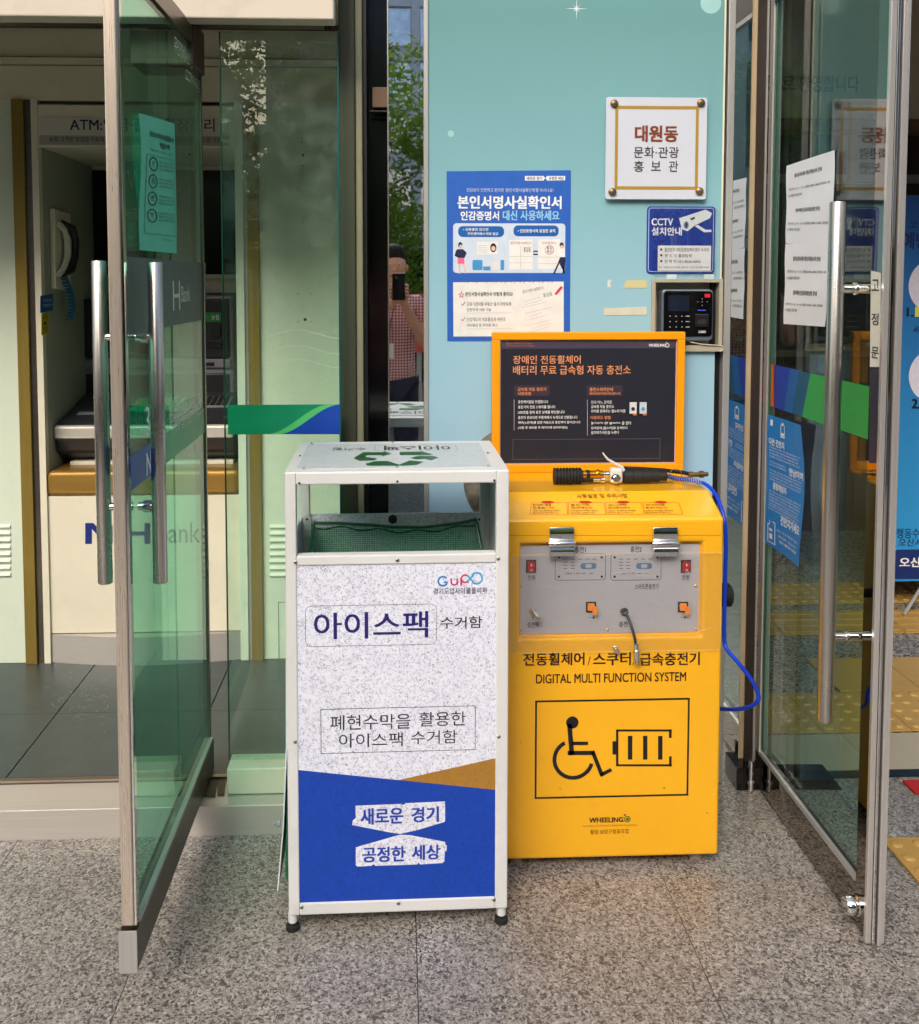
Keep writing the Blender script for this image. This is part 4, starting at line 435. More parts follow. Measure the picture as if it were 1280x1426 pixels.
52285:(87,(50,45,38,44,29,41,24,36,22,29,24,23,29,18,38,15,50,14,62,15,71,18,76,23,78,29,76,36,71,41,62,44),(50,38,65,36,69,33,71,29,69,25,65,22,50,20,35,22,31,25,30,29,31,33,35,36),(32,100,32,89,13,89,13,83,32,83,32,81,31,73,26,65,20,59,11,55,15,49,22,52,28,57,33,62,36,69,45,58,57,51,61,57,52,61,46,67,42,73,40,83,59,83,59,89,40,89,40,100),(70,99,70,47,77,47,77,71,90,71,90,77,77,77,77,99)),
52286:(87,(32,100,32,89,13,89,13,83,32,83,32,82,31,74,26,66,19,61,11,57,15,50,22,54,33,63,36,70,44,59,57,52,61,58,52,62,46,67,42,74,40,83,59,83,59,89,40,89,40,100),(70,99,70,50,77,50,77,72,90,72,90,78,77,78,77,99),(23,45,23,39,47,39,44,32,38,27,29,23,19,20,22,14,39,20,46,25,51,31,55,25,62,20,70,16,79,14,82,20,72,22,64,27,58,32,55,39,79,39,79,45)),
52376:(87,(55,65,55,59,74,59,74,13,81,13,81,99,74,99,74,65),(33,98,33,85,13,85,13,78,33,78,33,72,31,61,26,51,20,42,11,36,15,30,22,35,28,41,33,48,37,57,40,49,45,42,51,36,58,32,62,38,54,43,47,52,42,61,40,78,59,78,59,85,40,85,40,98)),
52397:(87,(53,45,41,44,32,41,26,36,25,29,26,23,32,18,41,15,53,14,65,15,74,18,80,23,82,29,80,36,74,41,65,44),(53,39,68,36,73,33,74,29,73,25,68,22,53,20,38,22,34,25,32,29,34,33,38,36),(32,100,32,89,13,89,13,83,32,83,32,81,31,73,26,65,20,59,11,55,15,49,22,52,28,57,33,62,36,69,45,58,58,51,62,57,53,61,46,67,42,73,40,83,59,83,59,89,40,89,40,100),(74,99,74,75,56,75,56,68,74,68,74,47,81,47,81,99)),
52404:(87,(76,99,76,13,84,13,84,99),(59,97,59,66,46,66,46,59,59,59,59,18,66,18,66,97),(28,96,28,84,12,84,12,77,28,77,28,73,27,62,24,52,18,44,10,37,15,31,21,36,25,42,32,57,39,43,44,37,50,33,54,39,46,45,41,53,37,63,36,73,36,77,52,77,52,84,36,84,36,96)),
52524:(87,(34,100,34,92,15,92,15,86,34,86,32,81,28,77,21,73,13,71,16,65,23,67,34,74,38,78,46,71,59,66,62,72,54,74,47,77,43,81,41,86,60,86,60,92,41,92,41,100),(12,53,37,54,65,57,64,62,47,60,41,60,41,69,34,69,34,60,11,60),(22,21,22,14,81,14,81,21,30,21,30,28,77,28,77,47,22,47,22,41,70,41,70,34,22,34),(69,99,69,51,77,51,77,72,90,72,90,79,77,79,77,99)),
52636:(87,(20,21,20,14,81,14,81,21,28,21,28,29,78,29,78,47,53,47,53,55,88,55,88,61,11,61,11,55,46,55,46,47,20,47,20,42,71,42,71,34,20,34),(19,92,19,86,45,86,42,80,35,76,26,73,15,71,17,65,37,69,44,73,50,79,55,73,62,69,82,65,84,71,73,73,64,76,57,80,54,86,80,86,80,92,53,92,53,100,46,100,46,92)),
52649:(87,(50,36,65,34,70,31,71,28,70,24,65,22,50,20,34,22,29,24,28,28,29,31,34,34),(11,57,11,51,46,51,46,42,35,41,27,38,22,34,20,28,22,22,28,17,37,15,50,14,62,15,71,17,77,22,79,28,77,34,72,38,64,41,53,42,53,51,88,51,88,57),(19,91,19,85,45,85,42,78,36,73,27,70,15,68,18,62,37,66,44,71,50,77,55,71,62,66,81,62,84,68,72,70,63,73,57,78,54,85,80,85,80,91,53,91,53,100,46,100,46,91)),
52789:(87,(11,56,11,49,88,49,88,56),(50,42,37,41,28,39,22,34,20,28,22,22,28,17,37,15,50,14,62,15,71,17,77,22,79,28,77,34,71,39,62,41),(50,36,65,34,70,31,71,28,70,24,65,22,50,20,34,22,29,24,28,28,29,31,34,34),(19,91,19,85,45,85,42,78,36,73,27,69,15,67,18,61,37,66,44,71,50,76,55,71,62,66,81,61,84,67,72,69,63,73,57,78,54,85,80,85,80,91,53,91,53,100,46,100,46,91)),
52824:(87,(73,99,73,13,81,13,81,99),(35,98,35,85,15,85,15,78,35,78,35,72,33,61,28,50,21,42,12,36,17,30,24,35,30,41,35,48,39,57,42,49,47,42,54,36,61,32,65,38,56,43,49,51,44,61,42,78,62,78,62,85,42,85,42,98)),
52825:(87,(73,99,73,47,81,47,81,99),(24,42,24,36,73,36,73,13,81,13,81,42),(34,100,34,89,15,89,15,83,34,83,34,81,32,72,28,65,21,58,12,54,16,48,23,51,30,56,35,61,38,68,47,57,60,50,64,56,55,60,48,65,43,73,42,83,61,83,61,89,42,89,42,100)),
52840:(87,(73,99,73,49,81,49,81,99),(26,44,26,15,81,15,81,44),(73,38,73,21,33,21,33,38),(34,100,34,89,15,89,15,83,34,83,34,82,32,74,28,66,21,60,12,56,16,50,23,53,30,58,35,63,38,70,47,59,60,52,64,58,55,62,48,67,43,74,42,83,61,83,61,89,42,89,42,100)),
52852:(87,(16,91,16,84,47,84,47,80,44,69,12,67,13,60,42,63,37,54,31,47,22,40,12,34,16,28,35,40,47,55,53,72,55,91),(69,99,69,14,77,14,77,58,90,58,90,65,77,65,77,99)),
52992:(87,(76,99,76,13,84,13,84,99),(58,97,58,66,45,66,48,77,48,89,15,89,15,83,41,83,40,79,38,69,11,68,12,61,36,63,27,49,11,37,16,31,25,37,32,44,42,59,58,59,58,18,66,18,66,97)),
53020:(87,(74,100,74,75,53,75,54,91,15,91,15,84,46,84,44,69,11,67,12,60,41,63,36,54,30,47,21,40,11,34,15,28,29,36,40,46,47,57,51,69,74,69,74,52,50,52,50,46,74,46,74,14,81,14,81,100)),
53037:(87,(26,48,26,15,81,15,81,48,74,48,74,38,34,38,34,48),(34,31,74,31,74,21,34,21),(17,95,17,88,47,88,45,79,13,78,14,71,41,74,30,63,13,56,16,49,30,55,40,62,48,70,53,80,74,80,74,69,52,69,52,63,74,63,74,52,81,52,81,99,74,99,74,86,54,86,55,95)),
53076:(87,(20,91,20,85,71,85,71,70,18,68,19,61,71,64,68,44,75,43,79,66,79,91),(41,54,41,32,11,32,11,25,88,25,88,32,49,32,49,54)),
53216:(87,(11,53,11,47,46,47,46,14,54,14,54,47,88,47,88,53,75,53,78,72,78,94,21,94,21,88,71,88,71,76,18,74,19,67,70,69,68,53)),
53356:(87,(11,32,11,25,88,25,88,32),(20,91,20,84,71,84,71,67,18,65,19,58,71,61,67,39,75,38,78,61,79,91)),
53364:(87,(11,64,11,58,88,58,88,64,77,64,78,78,79,95,21,95,21,89,71,89,71,81,19,79,20,73,70,75,69,64),(20,21,20,15,82,15,82,21,28,21,28,30,79,30,79,50,20,50,20,44,71,44,71,36,20,36)),
53412:(87,(73,99,73,13,81,13,81,99),(17,91,17,84,49,84,48,80,46,69,13,67,14,60,43,63,39,54,32,47,23,40,12,34,17,28,36,40,48,55,55,72,56,91)),
53440:(87,(14,92,14,34,43,35,62,37,61,43,43,41,22,41,22,61,53,61,53,68,22,68,22,85,54,85,54,92),(69,99,69,13,77,13,77,58,91,58,91,65,77,65,77,99)),
53441:(87,(22,43,22,37,70,37,70,13,77,13,77,43),(15,94,15,52,43,52,60,54,59,61,43,59,23,58,23,70,52,70,52,76,23,76,23,87,54,87,54,94),(70,99,70,47,77,47,77,70,90,70,90,77,77,77,77,99)),
53468:(87,(14,90,14,35,37,35,52,37,51,44,38,42,22,41,22,61,47,61,47,67,22,67,22,83,48,83,48,90),(57,98,57,18,65,18,65,59,76,59,76,13,84,13,84,99,76,99,76,65,65,65,65,98)),
53552:(87,(56,67,56,61,74,61,74,13,81,13,81,99,74,99,74,67),(15,92,15,34,42,35,60,37,60,43,42,41,23,41,23,61,51,61,51,67,23,67,23,85,54,85,54,92)),
53596:(87,(76,99,76,48,83,48,83,99),(27,44,27,15,83,15,83,44),(75,37,75,21,35,21,35,37),(59,98,59,78,48,78,48,71,59,71,59,49,67,49,67,98),(15,94,15,53,37,53,52,55,51,62,38,60,22,59,22,71,44,71,44,77,22,77,22,87,47,87,47,94)),
53685:(87,(50,41,37,40,28,38,22,33,20,27,22,21,28,17,37,15,50,14,62,15,71,17,77,21,79,27,77,33,71,38,62,40),(50,35,65,33,70,31,71,27,70,24,65,22,50,20,34,22,29,24,28,27,29,31,34,33),(21,97,21,62,46,62,46,54,11,54,11,48,88,48,88,54,53,54,53,62,79,62,79,68,29,68,29,77,76,77,76,83,29,83,29,91,79,91,79,97)),
53804:(87,(11,48,11,41,46,41,46,13,53,13,53,41,89,41,89,48),(21,95,21,56,80,56,80,63,29,63,29,73,77,73,77,79,29,79,29,89,79,89,79,95)),
53944:(87,(11,31,11,25,89,25,89,31),(21,92,21,47,80,47,80,53,29,53,29,67,77,67,77,73,29,73,29,86,79,86,79,92)),
53948:(87,(11,52,11,46,88,46,88,52),(21,39,21,15,80,15,80,22,29,22,29,39),(21,96,21,60,79,60,79,66,29,66,29,75,76,75,76,81,29,81,29,90,79,90,79,96)),
54016:(87,(73,99,73,48,81,48,81,99),(26,44,26,15,81,15,81,44),(73,38,73,21,33,21,33,38),(16,94,16,53,46,54,64,56,63,62,46,60,24,60,24,71,54,71,54,77,24,77,24,88,57,88,57,94)),
54057:(87,(25,43,25,37,75,37,75,13,83,13,83,43),(58,98,58,48,65,48,65,70,76,70,76,47,83,47,83,99,76,99,76,77,65,77,65,98),(11,52,32,52,54,55,54,61,45,60,45,85,52,85,52,92,12,92,12,85,19,85,19,59,10,59),(26,85,37,85,37,59,26,59)),
54200:(87,(59,67,59,60,74,60,74,36,81,36,81,99,74,99,74,83,59,83,59,77,74,77,74,67),(12,48,36,49,62,51,61,57,50,56,50,86,59,86,59,93,13,93,13,86,22,86,22,55,11,55),(29,86,42,86,42,56,29,55),(26,41,26,15,84,15,84,22,34,22,34,41)),
54217:(87,(53,45,41,44,32,41,26,36,25,29,26,23,32,18,41,15,53,14,65,15,74,18,80,23,82,29,80,36,74,41,65,44),(53,38,68,36,73,33,74,29,73,25,68,22,53,20,38,22,34,25,32,29,34,33,38,36),(74,99,74,84,59,84,59,78,74,78,74,69,59,69,59,62,74,62,74,46,81,46,81,99),(12,51,36,52,62,54,61,60,50,59,50,87,59,87,59,93,13,93,13,87,22,87,22,58,11,58),(29,87,42,87,42,59,29,58)),
54224:(87,(76,99,76,13,84,13,84,99),(49,57,49,50,60,50,60,18,67,18,67,97,60,97,60,75,49,75,49,68,60,68,60,57),(11,34,53,37,53,43,44,42,44,82,51,82,51,89,12,89,12,82,19,82,19,41,10,41),(26,82,36,82,36,42,26,41)),
54252:(87,(18,57,18,50,46,50,46,31,11,31,11,24,89,24,89,31,53,31,53,50,81,50,81,57,68,57,68,85,81,85,81,91,18,91,18,85,31,85,31,57),(39,85,60,85,60,57,39,57)),
54256:(87,(11,53,11,47,88,47,88,53,54,53,54,63,81,63,81,70,68,70,68,89,81,89,81,96,18,96,18,89,31,89,31,70,18,70,18,63,46,63,46,53),(39,89,60,89,60,70,39,70),(21,39,21,15,80,15,80,22,29,22,29,39)),
54532:(87,(11,31,11,25,89,25,89,31),(18,55,18,48,81,48,81,55,68,55,68,84,81,84,81,91,18,91,18,84,31,84,31,55),(39,84,60,84,60,55,39,55)),
54540:(87,(11,61,11,55,88,55,88,61),(18,74,18,68,81,68,81,74,68,74,68,91,81,91,81,97,18,97,18,91,31,91,31,74),(39,91,60,91,60,74,39,74),(20,21,20,14,81,14,81,21,28,21,28,28,78,28,78,47,20,47,20,41,71,41,71,34,20,34)),
54596:(87,(73,99,73,55,81,55,81,99),(25,21,25,14,84,14,84,21,33,21,33,30,81,30,81,51,25,51,25,44,73,44,73,36,25,36),(13,58,38,59,65,61,65,67,52,66,52,87,61,87,61,94,15,94,15,87,23,87,23,64,12,64),(31,87,45,87,45,65,31,65)),
54616:(87,(36,72,28,71,21,67,17,60,15,52,17,44,21,38,28,34,36,33,44,34,51,38,55,44,57,52,55,60,51,67,44,71),(36,66,41,65,46,62,48,58,49,52,48,47,46,43,41,40,36,39,31,40,26,43,24,47,23,52,24,58,26,62,31,65),(69,99,69,13,77,13,77,58,91,58,91,64,77,64,77,99),(32,98,32,86,10,86,10,79,61,79,61,86,40,86,40,98)),
54620:(87,(36,78,28,77,21,74,17,68,16,62,17,55,21,50,28,47,36,46,45,47,51,50,55,55,57,62,55,68,51,74,45,77),(36,72,46,69,48,66,49,62,48,58,46,55,36,52,27,55,24,58,23,62,24,66,27,69),(70,99,70,35,77,35,77,65,90,65,90,71,77,71,77,99),(32,99,32,89,11,89,11,83,62,83,62,89,40,89,40,99),(24,40,24,15,81,15,81,22,32,22,32,40)),
54632:(87,(23,43,23,15,77,15,77,43),(70,36,70,21,31,21,31,36),(36,80,28,79,21,76,17,71,16,64,17,58,21,53,28,50,36,49,45,50,51,53,55,58,57,64,55,71,51,76,45,79),(36,74,46,71,48,68,49,64,48,61,46,58,36,55,27,58,24,61,23,64,24,68,27,71),(70,99,70,48,77,48,77,70,90,70,90,77,77,77,77,99),(32,100,32,90,11,90,11,84,62,84,62,90,40,90,40,100)),
54633:(87,(23,46,23,15,77,15,77,46,70,46,70,37,31,37,31,46),(31,30,70,30,70,21,31,21),(36,80,28,79,21,76,17,71,16,65,17,59,21,54,28,51,36,50,45,51,51,54,55,59,57,65,55,71,51,76,45,79),(36,74,46,72,48,69,49,65,48,61,46,59,36,56,27,59,24,61,23,65,24,69,27,72),(70,99,70,49,77,49,77,71,90,71,90,78,77,78,77,99),(32,100,32,91,11,91,11,84,62,84,62,91,40,91,40,100)),
54637:(87,(50,43,39,42,30,39,24,35,22,29,24,22,30,18,39,15,50,14,62,15,71,18,76,22,78,29,76,35,71,39,62,42),(50,37,65,35,69,32,71,29,69,25,65,22,50,20,36,22,32,25,30,29,32,32,36,35),(36,79,28,78,21,75,17,70,16,64,17,58,21,53,28,50,36,49,45,50,51,53,55,58,57,64,55,70,51,75,45,78),(36,73,46,71,48,68,49,64,48,60,46,57,36,55,27,57,24,60,23,64,24,68,27,71),(70,99,70,44,77,44,77,69,90,69,90,76,77,76,77,99),(32,100,32,90,11,90,11,84,62,84,62,90,40,90,40,100)),
54644:(87,(32,73,25,71,19,67,15,61,14,53,15,45,19,39,25,35,32,33,39,35,45,39,49,45,50,53,49,61,45,67,39,71),(32,66,37,65,40,62,42,58,43,53,42,48,40,44,37,41,32,40,27,41,24,44,21,48,21,53,21,58,24,62,27,65),(28,97,28,85,11,85,11,78,53,78,53,85,36,85,36,97),(57,97,57,18,65,18,65,57,76,57,76,13,83,13,83,99,76,99,76,63,65,63,65,97)),
54665:(87,(32,78,25,77,19,74,15,70,14,64,15,58,19,53,25,50,32,49,40,50,45,53,49,58,50,64,49,70,45,74,40,77),(32,73,40,70,43,67,43,64,43,60,40,57,32,55,24,57,22,60,21,64,22,67,24,70),(55,44,43,43,34,40,28,35,26,29,28,22,34,18,43,15,55,14,67,15,76,18,82,22,84,29,82,35,76,40,67,43),(55,38,70,35,74,32,76,29,74,25,70,22,55,20,40,22,35,25,34,29,35,32,40,35),(57,98,57,48,65,48,65,70,76,70,76,45,83,45,83,99,76,99,76,76,65,76,65,98),(28,99,28,89,10,89,10,83,54,83,54,89,36,89,36,99)),
54788:(87,(35,78,27,77,21,73,17,68,16,61,17,55,21,50,27,46,35,45,43,46,49,50,53,55,55,61,53,68,49,73,43,77),(35,72,44,69,46,66,47,61,46,57,44,54,35,51,30,52,27,54,24,57,23,61,24,66,27,69),(59,59,59,52,74,52,74,34,81,34,81,99,74,99,74,77,59,77,59,70,74,70,74,59),(31,99,31,89,11,89,11,83,59,83,59,89,39,89,39,99),(26,40,26,15,83,15,83,22,34,22,34,40)),
54801:(87,(35,80,27,79,21,76,17,71,16,65,17,58,21,54,27,50,35,49,43,50,49,54,53,58,55,65,53,71,49,76,43,79),(35,74,44,72,46,69,47,65,46,61,44,58,35,55,26,58,24,61,23,65,24,69,26,72),(26,45,26,15,81,15,81,45,74,45,74,36,34,36,34,45),(34,30,74,30,74,21,34,21),(74,99,74,79,59,79,59,73,74,73,74,63,59,63,59,56,74,56,74,49,81,49,81,99),(31,100,31,91,11,91,11,84,59,84,59,91,39,91,39,100)),
54805:(87,(35,79,27,78,21,75,17,70,16,63,17,57,21,52,27,49,35,47,43,49,49,52,53,57,55,63,53,70,49,75,43,78),(35,73,44,70,46,67,47,63,46,59,44,56,35,53,26,56,24,59,23,63,24,67,26,70),(53,43,41,42,32,39,27,35,25,28,27,22,32,18,41,15,53,14,65,15,74,18,80,22,82,28,80,35,74,39,65,42),(53,37,68,35,72,32,74,28,72,25,68,22,53,20,38,22,34,25,33,28,34,32,38,35),(74,99,74,79,59,79,59,72,74,72,74,62,59,62,59,56,74,56,74,44,81,44,81,99),(31,100,31,90,11,90,11,84,59,84,59,90,39,90,39,100)),
54840:(87,(50,68,58,68,64,66,68,63,70,58,68,54,64,51,58,49,50,48,41,49,35,51,31,54,29,58,31,63,35,66,41,68),(46,98,46,87,15,87,15,80,84,80,84,87,53,87,53,98),(50,75,38,74,29,70,23,65,21,58,23,52,28,47,35,44,46,42,46,30,11,30,11,24,89,24,89,30,53,30,53,42,64,44,71,47,76,52,78,58,76,65,70,70,61,74)),
54861:(87,(50,40,37,39,28,37,22,32,20,27,22,21,28,17,37,15,50,14,62,15,71,17,77,21,79,27,77,32,71,37,62,39),(50,34,65,32,69,30,71,27,69,24,65,21,50,20,34,21,30,24,28,27,30,30,34,32),(50,77,64,75,68,73,69,70,68,67,64,65,50,64,35,65,31,67,30,70,31,73,35,75),(46,101,46,92,15,92,15,86,84,86,84,92,54,92,54,101),(11,51,11,45,88,45,88,51,54,51,54,58,64,59,71,62,76,65,77,70,75,76,70,79,61,82,50,83,38,82,29,79,24,76,22,70,23,65,28,62,35,59,46,58,46,51)),
54868:(87,(37,72,46,69,49,66,50,62,49,58,46,55,37,52,28,55,25,58,24,62,25,66,28,69),(37,78,29,77,22,73,18,68,17,62,18,56,21,51,26,48,33,46,33,37,10,36,11,30,36,30,65,33,64,39,41,37,41,46,48,48,53,51,56,56,57,62,56,68,52,73,45,77),(69,99,69,13,77,13,77,56,90,56,90,63,77,63,77,99),(33,99,33,89,11,89,11,83,63,83,63,89,41,89,41,99)),
54869:(87,(21,37,21,31,69,31,69,13,77,13,77,37),(37,77,46,75,49,73,50,70,49,67,46,64,37,62,28,64,25,67,25,70,25,73,28,75),(37,82,29,82,23,79,18,75,17,70,18,65,21,61,27,59,33,57,33,51,10,51,11,44,37,45,65,48,64,53,41,51,41,57,48,59,53,61,56,65,57,70,56,75,52,79,45,82),(69,99,69,42,77,42,77,67,90,67,90,73,77,73,77,99),(33,100,33,92,12,92,12,86,62,86,62,92,41,92,41,100)),
54872:(87,(37,76,46,74,49,72,50,68,49,65,46,63,37,61,28,63,25,65,25,68,25,72,28,74),(69,99,69,32,77,32,77,63,90,63,90,69,77,69,77,99),(23,37,23,15,80,15,80,22,31,22,31,37),(37,82,29,81,23,78,18,74,17,68,18,63,21,59,27,57,33,55,33,49,10,48,11,42,37,43,65,46,64,51,41,49,41,55,48,57,53,59,56,63,57,68,56,74,52,78,45,81),(33,100,33,91,12,91,12,85,62,85,62,91,41,91,41,100)),
54876:(87,(37,79,46,78,49,76,50,73,49,71,46,69,37,67,28,69,25,71,25,73,25,76,28,78),(69,99,69,49,77,49,77,71,90,71,90,78,77,78,77,99),(22,20,22,14,81,14,81,20,30,20,30,28,77,28,77,45,22,45,22,39,70,39,70,33,22,33),(37,85,29,84,22,82,18,78,17,73,18,69,21,66,33,62,33,57,10,57,11,51,37,51,65,54,64,59,41,57,41,62,53,66,56,69,57,73,56,78,52,82,45,84),(33,100,33,93,12,93,12,87,62,87,62,93,41,93,41,100)),
54889:(87,(50,40,38,39,29,37,24,32,22,27,24,21,29,17,38,14,50,14,62,14,71,17,76,21,78,27,76,32,71,37,62,39),(50,34,65,32,69,30,70,27,69,24,65,21,50,19,35,21,31,24,30,27,31,30,35,32),(37,77,46,75,49,73,50,70,49,68,46,65,37,64,28,65,25,68,25,70,25,73,28,75),(69,99,69,41,77,41,77,67,90,67,90,74,77,74,77,99),(37,83,29,82,22,79,18,76,17,70,18,66,21,62,27,60,33,58,33,51,10,51,11,45,37,45,65,48,64,54,41,52,41,58,48,60,53,62,56,66,57,70,56,76,52,79,45,82),(33,100,33,92,12,92,12,86,62,86,62,92,41,92,41,100)),
54924:(87,(73,99,73,13,81,13,81,99),(39,72,49,69,51,66,52,62,51,58,49,55,39,52,30,55,27,58,26,62,27,66,30,69),(39,78,31,77,24,73,20,68,19,62,20,56,23,51,28,48,35,46,35,37,11,36,12,30,39,30,68,33,67,39,43,37,43,46,50,48,55,51,59,56,60,62,58,68,54,73,48,77),(35,99,35,89,13,89,13,83,65,83,65,89,43,89,43,99)),
54952:(87,(50,69,58,68,64,66,68,63,70,59,68,54,64,51,50,49,41,49,35,51,31,54,29,59,31,63,35,66,41,68),(50,75,38,74,29,71,23,65,21,59,22,55,24,51,31,46,31,30,11,30,11,23,89,23,89,30,68,30,68,46,75,51,77,55,78,59,76,65,70,71,61,74),(39,30,39,43,50,43,60,43,60,30),(46,98,46,87,15,87,15,80,84,80,84,87,53,87,53,98)),
54980:(87,(50,78,38,77,29,75,23,70,22,64,23,58,29,53,38,51,50,50,61,51,70,53,76,58,77,64,76,70,70,75,61,77),(50,72,64,70,68,67,69,64,68,60,64,58,50,56,35,58,31,60,30,64,31,67,35,70),(46,100,46,90,15,90,15,83,84,83,84,90,53,90,53,100),(11,44,11,37,46,37,46,13,53,13,53,37,89,37,89,44)),
55072:(87,(39,84,31,84,25,81,21,78,19,73,21,68,25,64,31,62,39,61,48,62,54,64,58,68,59,73,58,78,54,81,48,84),(39,79,49,77,51,75,52,73,51,70,49,68,39,67,30,68,27,70,27,73,27,75,30,77),(73,99,73,48,81,48,81,99),(35,101,35,93,14,93,14,87,64,87,64,93,43,93,43,101),(24,20,24,14,83,14,83,20,32,20,32,27,81,27,81,45,43,45,43,52,67,54,67,60,53,58,11,57,12,51,35,52,35,45,24,45,24,39,73,39,73,33,24,33)),
55092:(87,(50,79,38,78,29,75,23,71,22,65,23,58,29,54,38,51,50,50,61,51,70,54,76,58,77,65,76,71,70,75,61,78),(50,73,64,71,68,68,69,65,68,61,64,58,50,56,35,58,31,61,30,65,31,68,35,71),(11,44,11,38,31,38,31,13,39,13,39,38,60,38,60,13,68,13,68,38,89,38,89,44),(46,100,46,90,15,90,15,84,84,84,84,90,53,90,53,100)),
55137:(87,(21,43,21,15,78,15,78,43,71,43,71,35,28,35,28,43),(28,29,71,29,71,21,28,21),(50,83,38,82,29,80,24,76,22,71,24,66,29,62,38,60,50,59,61,60,70,62,75,66,77,71,75,76,70,80,61,82),(50,78,64,76,68,74,69,71,68,68,64,66,50,65,35,66,31,68,30,71,31,74,35,76),(11,54,11,47,88,47,88,54),(46,101,46,92,15,92,15,86,84,86,84,92,54,92,54,101)),
55148:(87,(73,99,73,13,81,13,81,99),(12,30,39,31,68,34,67,40,38,37,11,37),(39,77,31,76,24,72,20,67,19,61,20,54,24,49,31,46,39,44,47,46,54,49,58,54,60,61,58,67,54,72,47,76),(39,71,49,68,51,65,52,61,51,57,49,53,39,51,30,53,27,57,26,61,27,65,30,68),(35,99,35,88,13,88,13,82,65,82,65,88,43,88,43,99)),}

def fill(loops):                                # a flat outline filled with faces
    cu = bpy.data.curves.new('outline', 'CURVE'); cu.dimensions = '2D'; cu.fill_mode = 'FRONT'
    for l in loops:
        sp = cu.splines.new('POLY'); sp.points.add(len(l)-1); sp.use_cyclic_u = True
        for q, p in zip(sp.points, l): q.co = (p[0], p[1], 0, 1)
    ob = bpy.data.objects.new('outline', cu); me = ob.to_mesh()
    r = ([tuple(v.co) for v in me.vertices], [tuple(p.vertices) for p in me.polygons])
    ob.to_mesh_clear(); bpy.data.objects.remove(ob); bpy.data.curves.remove(cu); return r
_gt = {}
for _c, _g in OUTLINES.items():
    _gt[chr(_c)] = [_g[0]/95, [[((x-6)/95, y/95-.22) for x, y in zip(l[::2], l[1::2])] for l in _g[1:]], None]
_tc = {}
def glyphs(s, bold, spacing):
    key = (s, round(bold, 4), spacing)
    if key in _tc: return _tc[key]
    vs = []; fs = []; x = 0
    for ch in s:
        g = _gt.get(ch)
        if g is None: x += .28; continue
        if g[2] is None: g[2] = fill(g[1])
        n0 = len(vs); vs += [(p[0]+x, p[1], 0) for p in g[2][0]]
        for t in g[2][1]:
            a, b, c = (vs[n0+i] for i in t[:3])
            ar = (b[0]-a[0])*(c[1]-a[1])-(c[0]-a[0])*(b[1]-a[1])
            if abs(ar) > 1e-9: fs.append(tuple(n0+i for i in (t if ar > 0 else t[::-1])))
        x += g[0]*spacing
    if bold > 0:                                # heavier weight: the print laid down four times, a hair apart
        n = len(vs); vv = []; ff = []
        for k, (dx, dy) in enumerate(((-1,-.6),(1,-.6),(-1,.6),(1,.6))):
            vv += [(p[0]+dx*bold, p[1]+dy*bold, k*.00003) for p in vs]; ff += [tuple(i+k*n for i in f) for f in fs]
        vs, fs = vv, ff
    _tc[key] = (vs, fs); return _tc[key]
def text_ab(mb, s, fr, a0, b0, a1, b1, c, bold=0, flip=False, spacing=1, vert=0):
    vs, fs = glyphs(s, bold, spacing)
    if not vs: return mb
    xs = [p[0] for p in vs]; ys = [p[1] for p in vs]; x0, x1, y0, y1 = min(xs), max(xs), min(ys), max(ys)
    out = []
    for p in vs:
        u = (p[0]-x0)/max(x1-x0,1e-6); v = (p[1]-y0)/max(y1-y0,1e-6)
        if flip: u = 1-u
        out.append(fr.pt(a0+(a1-a0)*u, b0+(b1-b0)*v, c+p[2]))
    return mb.add(out, fs)
def text_px(mb, s, fr, x0, y0, x1, y1, c, **k):
    a0, b0, a1, b1 = fr.box(x0, y0, x1, y1); return text_ab(mb, s, fr, a0, b0, a1, b1, c, **k)
def words(name, items, fr, m, parent, c=.0012, **k):
    """items: list of (string, x0, y0, x1, y1) pixel boxes -> one print of one ink"""
    for it in items:
        mb = MB(); text_px(mb, it[0], fr, *it[1:5], c, **k); o = obj(name, mb, m, parent)
    return o

# ---------------------------------------------------------------- materials
def lin(c):
    c = c/255; return c/12.92 if c <= .04045 else ((c+.055)/1.055)**2.4
def rgb(r, g, b): return (lin(r), lin(g), lin(b), 1)
def base(name):
    m = bpy.data.materials.new(name); m.use_nodes = True; nt = m.node_tree; nt.nodes.clear()
    o = nt.nodes.new('ShaderNodeOutputMaterial'); p = nt.nodes.new('ShaderNodeBsdfPrincipled'); nt.links.new(p.outputs[0], o.inputs[0])
    return m, nt, p, o
def coords(nt, scale=(1,1,1), rot=(0,0,0)):
    g = nt.nodes.new('ShaderNodeNewGeometry'); mp = nt.nodes.new('ShaderNodeMapping')
    mp.inputs['Scale'].default_value = scale; mp.inputs['Rotation'].default_value = rot
    nt.links.new(g.outputs['Position'], mp.inputs[0]); return mp.outputs[0]
def noise(nt, vec, scale, detail=4, rough=.55, dist=0):
    n = nt.nodes.new('ShaderNodeTexNoise'); n.inputs['Scale'].default_value = scale; n.inputs['Detail'].default_value = detail
    n.inputs['Roughness'].default_value = rough; n.inputs['Distortion'].default_value = dist
    nt.links.new(vec, n.inputs['Vector']); return n
def ramp(nt, fac, stops, interp='LINEAR'):
    r = nt.nodes.new('ShaderNodeValToRGB'); r.color_ramp.interpolation = interp
    e = r.color_ramp.elements
    while len(e) < len(stops): e.new(.5)
    for i, (p, c) in enumerate(stops):
        e[i].position = p; e[i].color = c if len(c) == 4 else (*c, 1)
    nt.links.new(fac, r.inputs[0]); return r
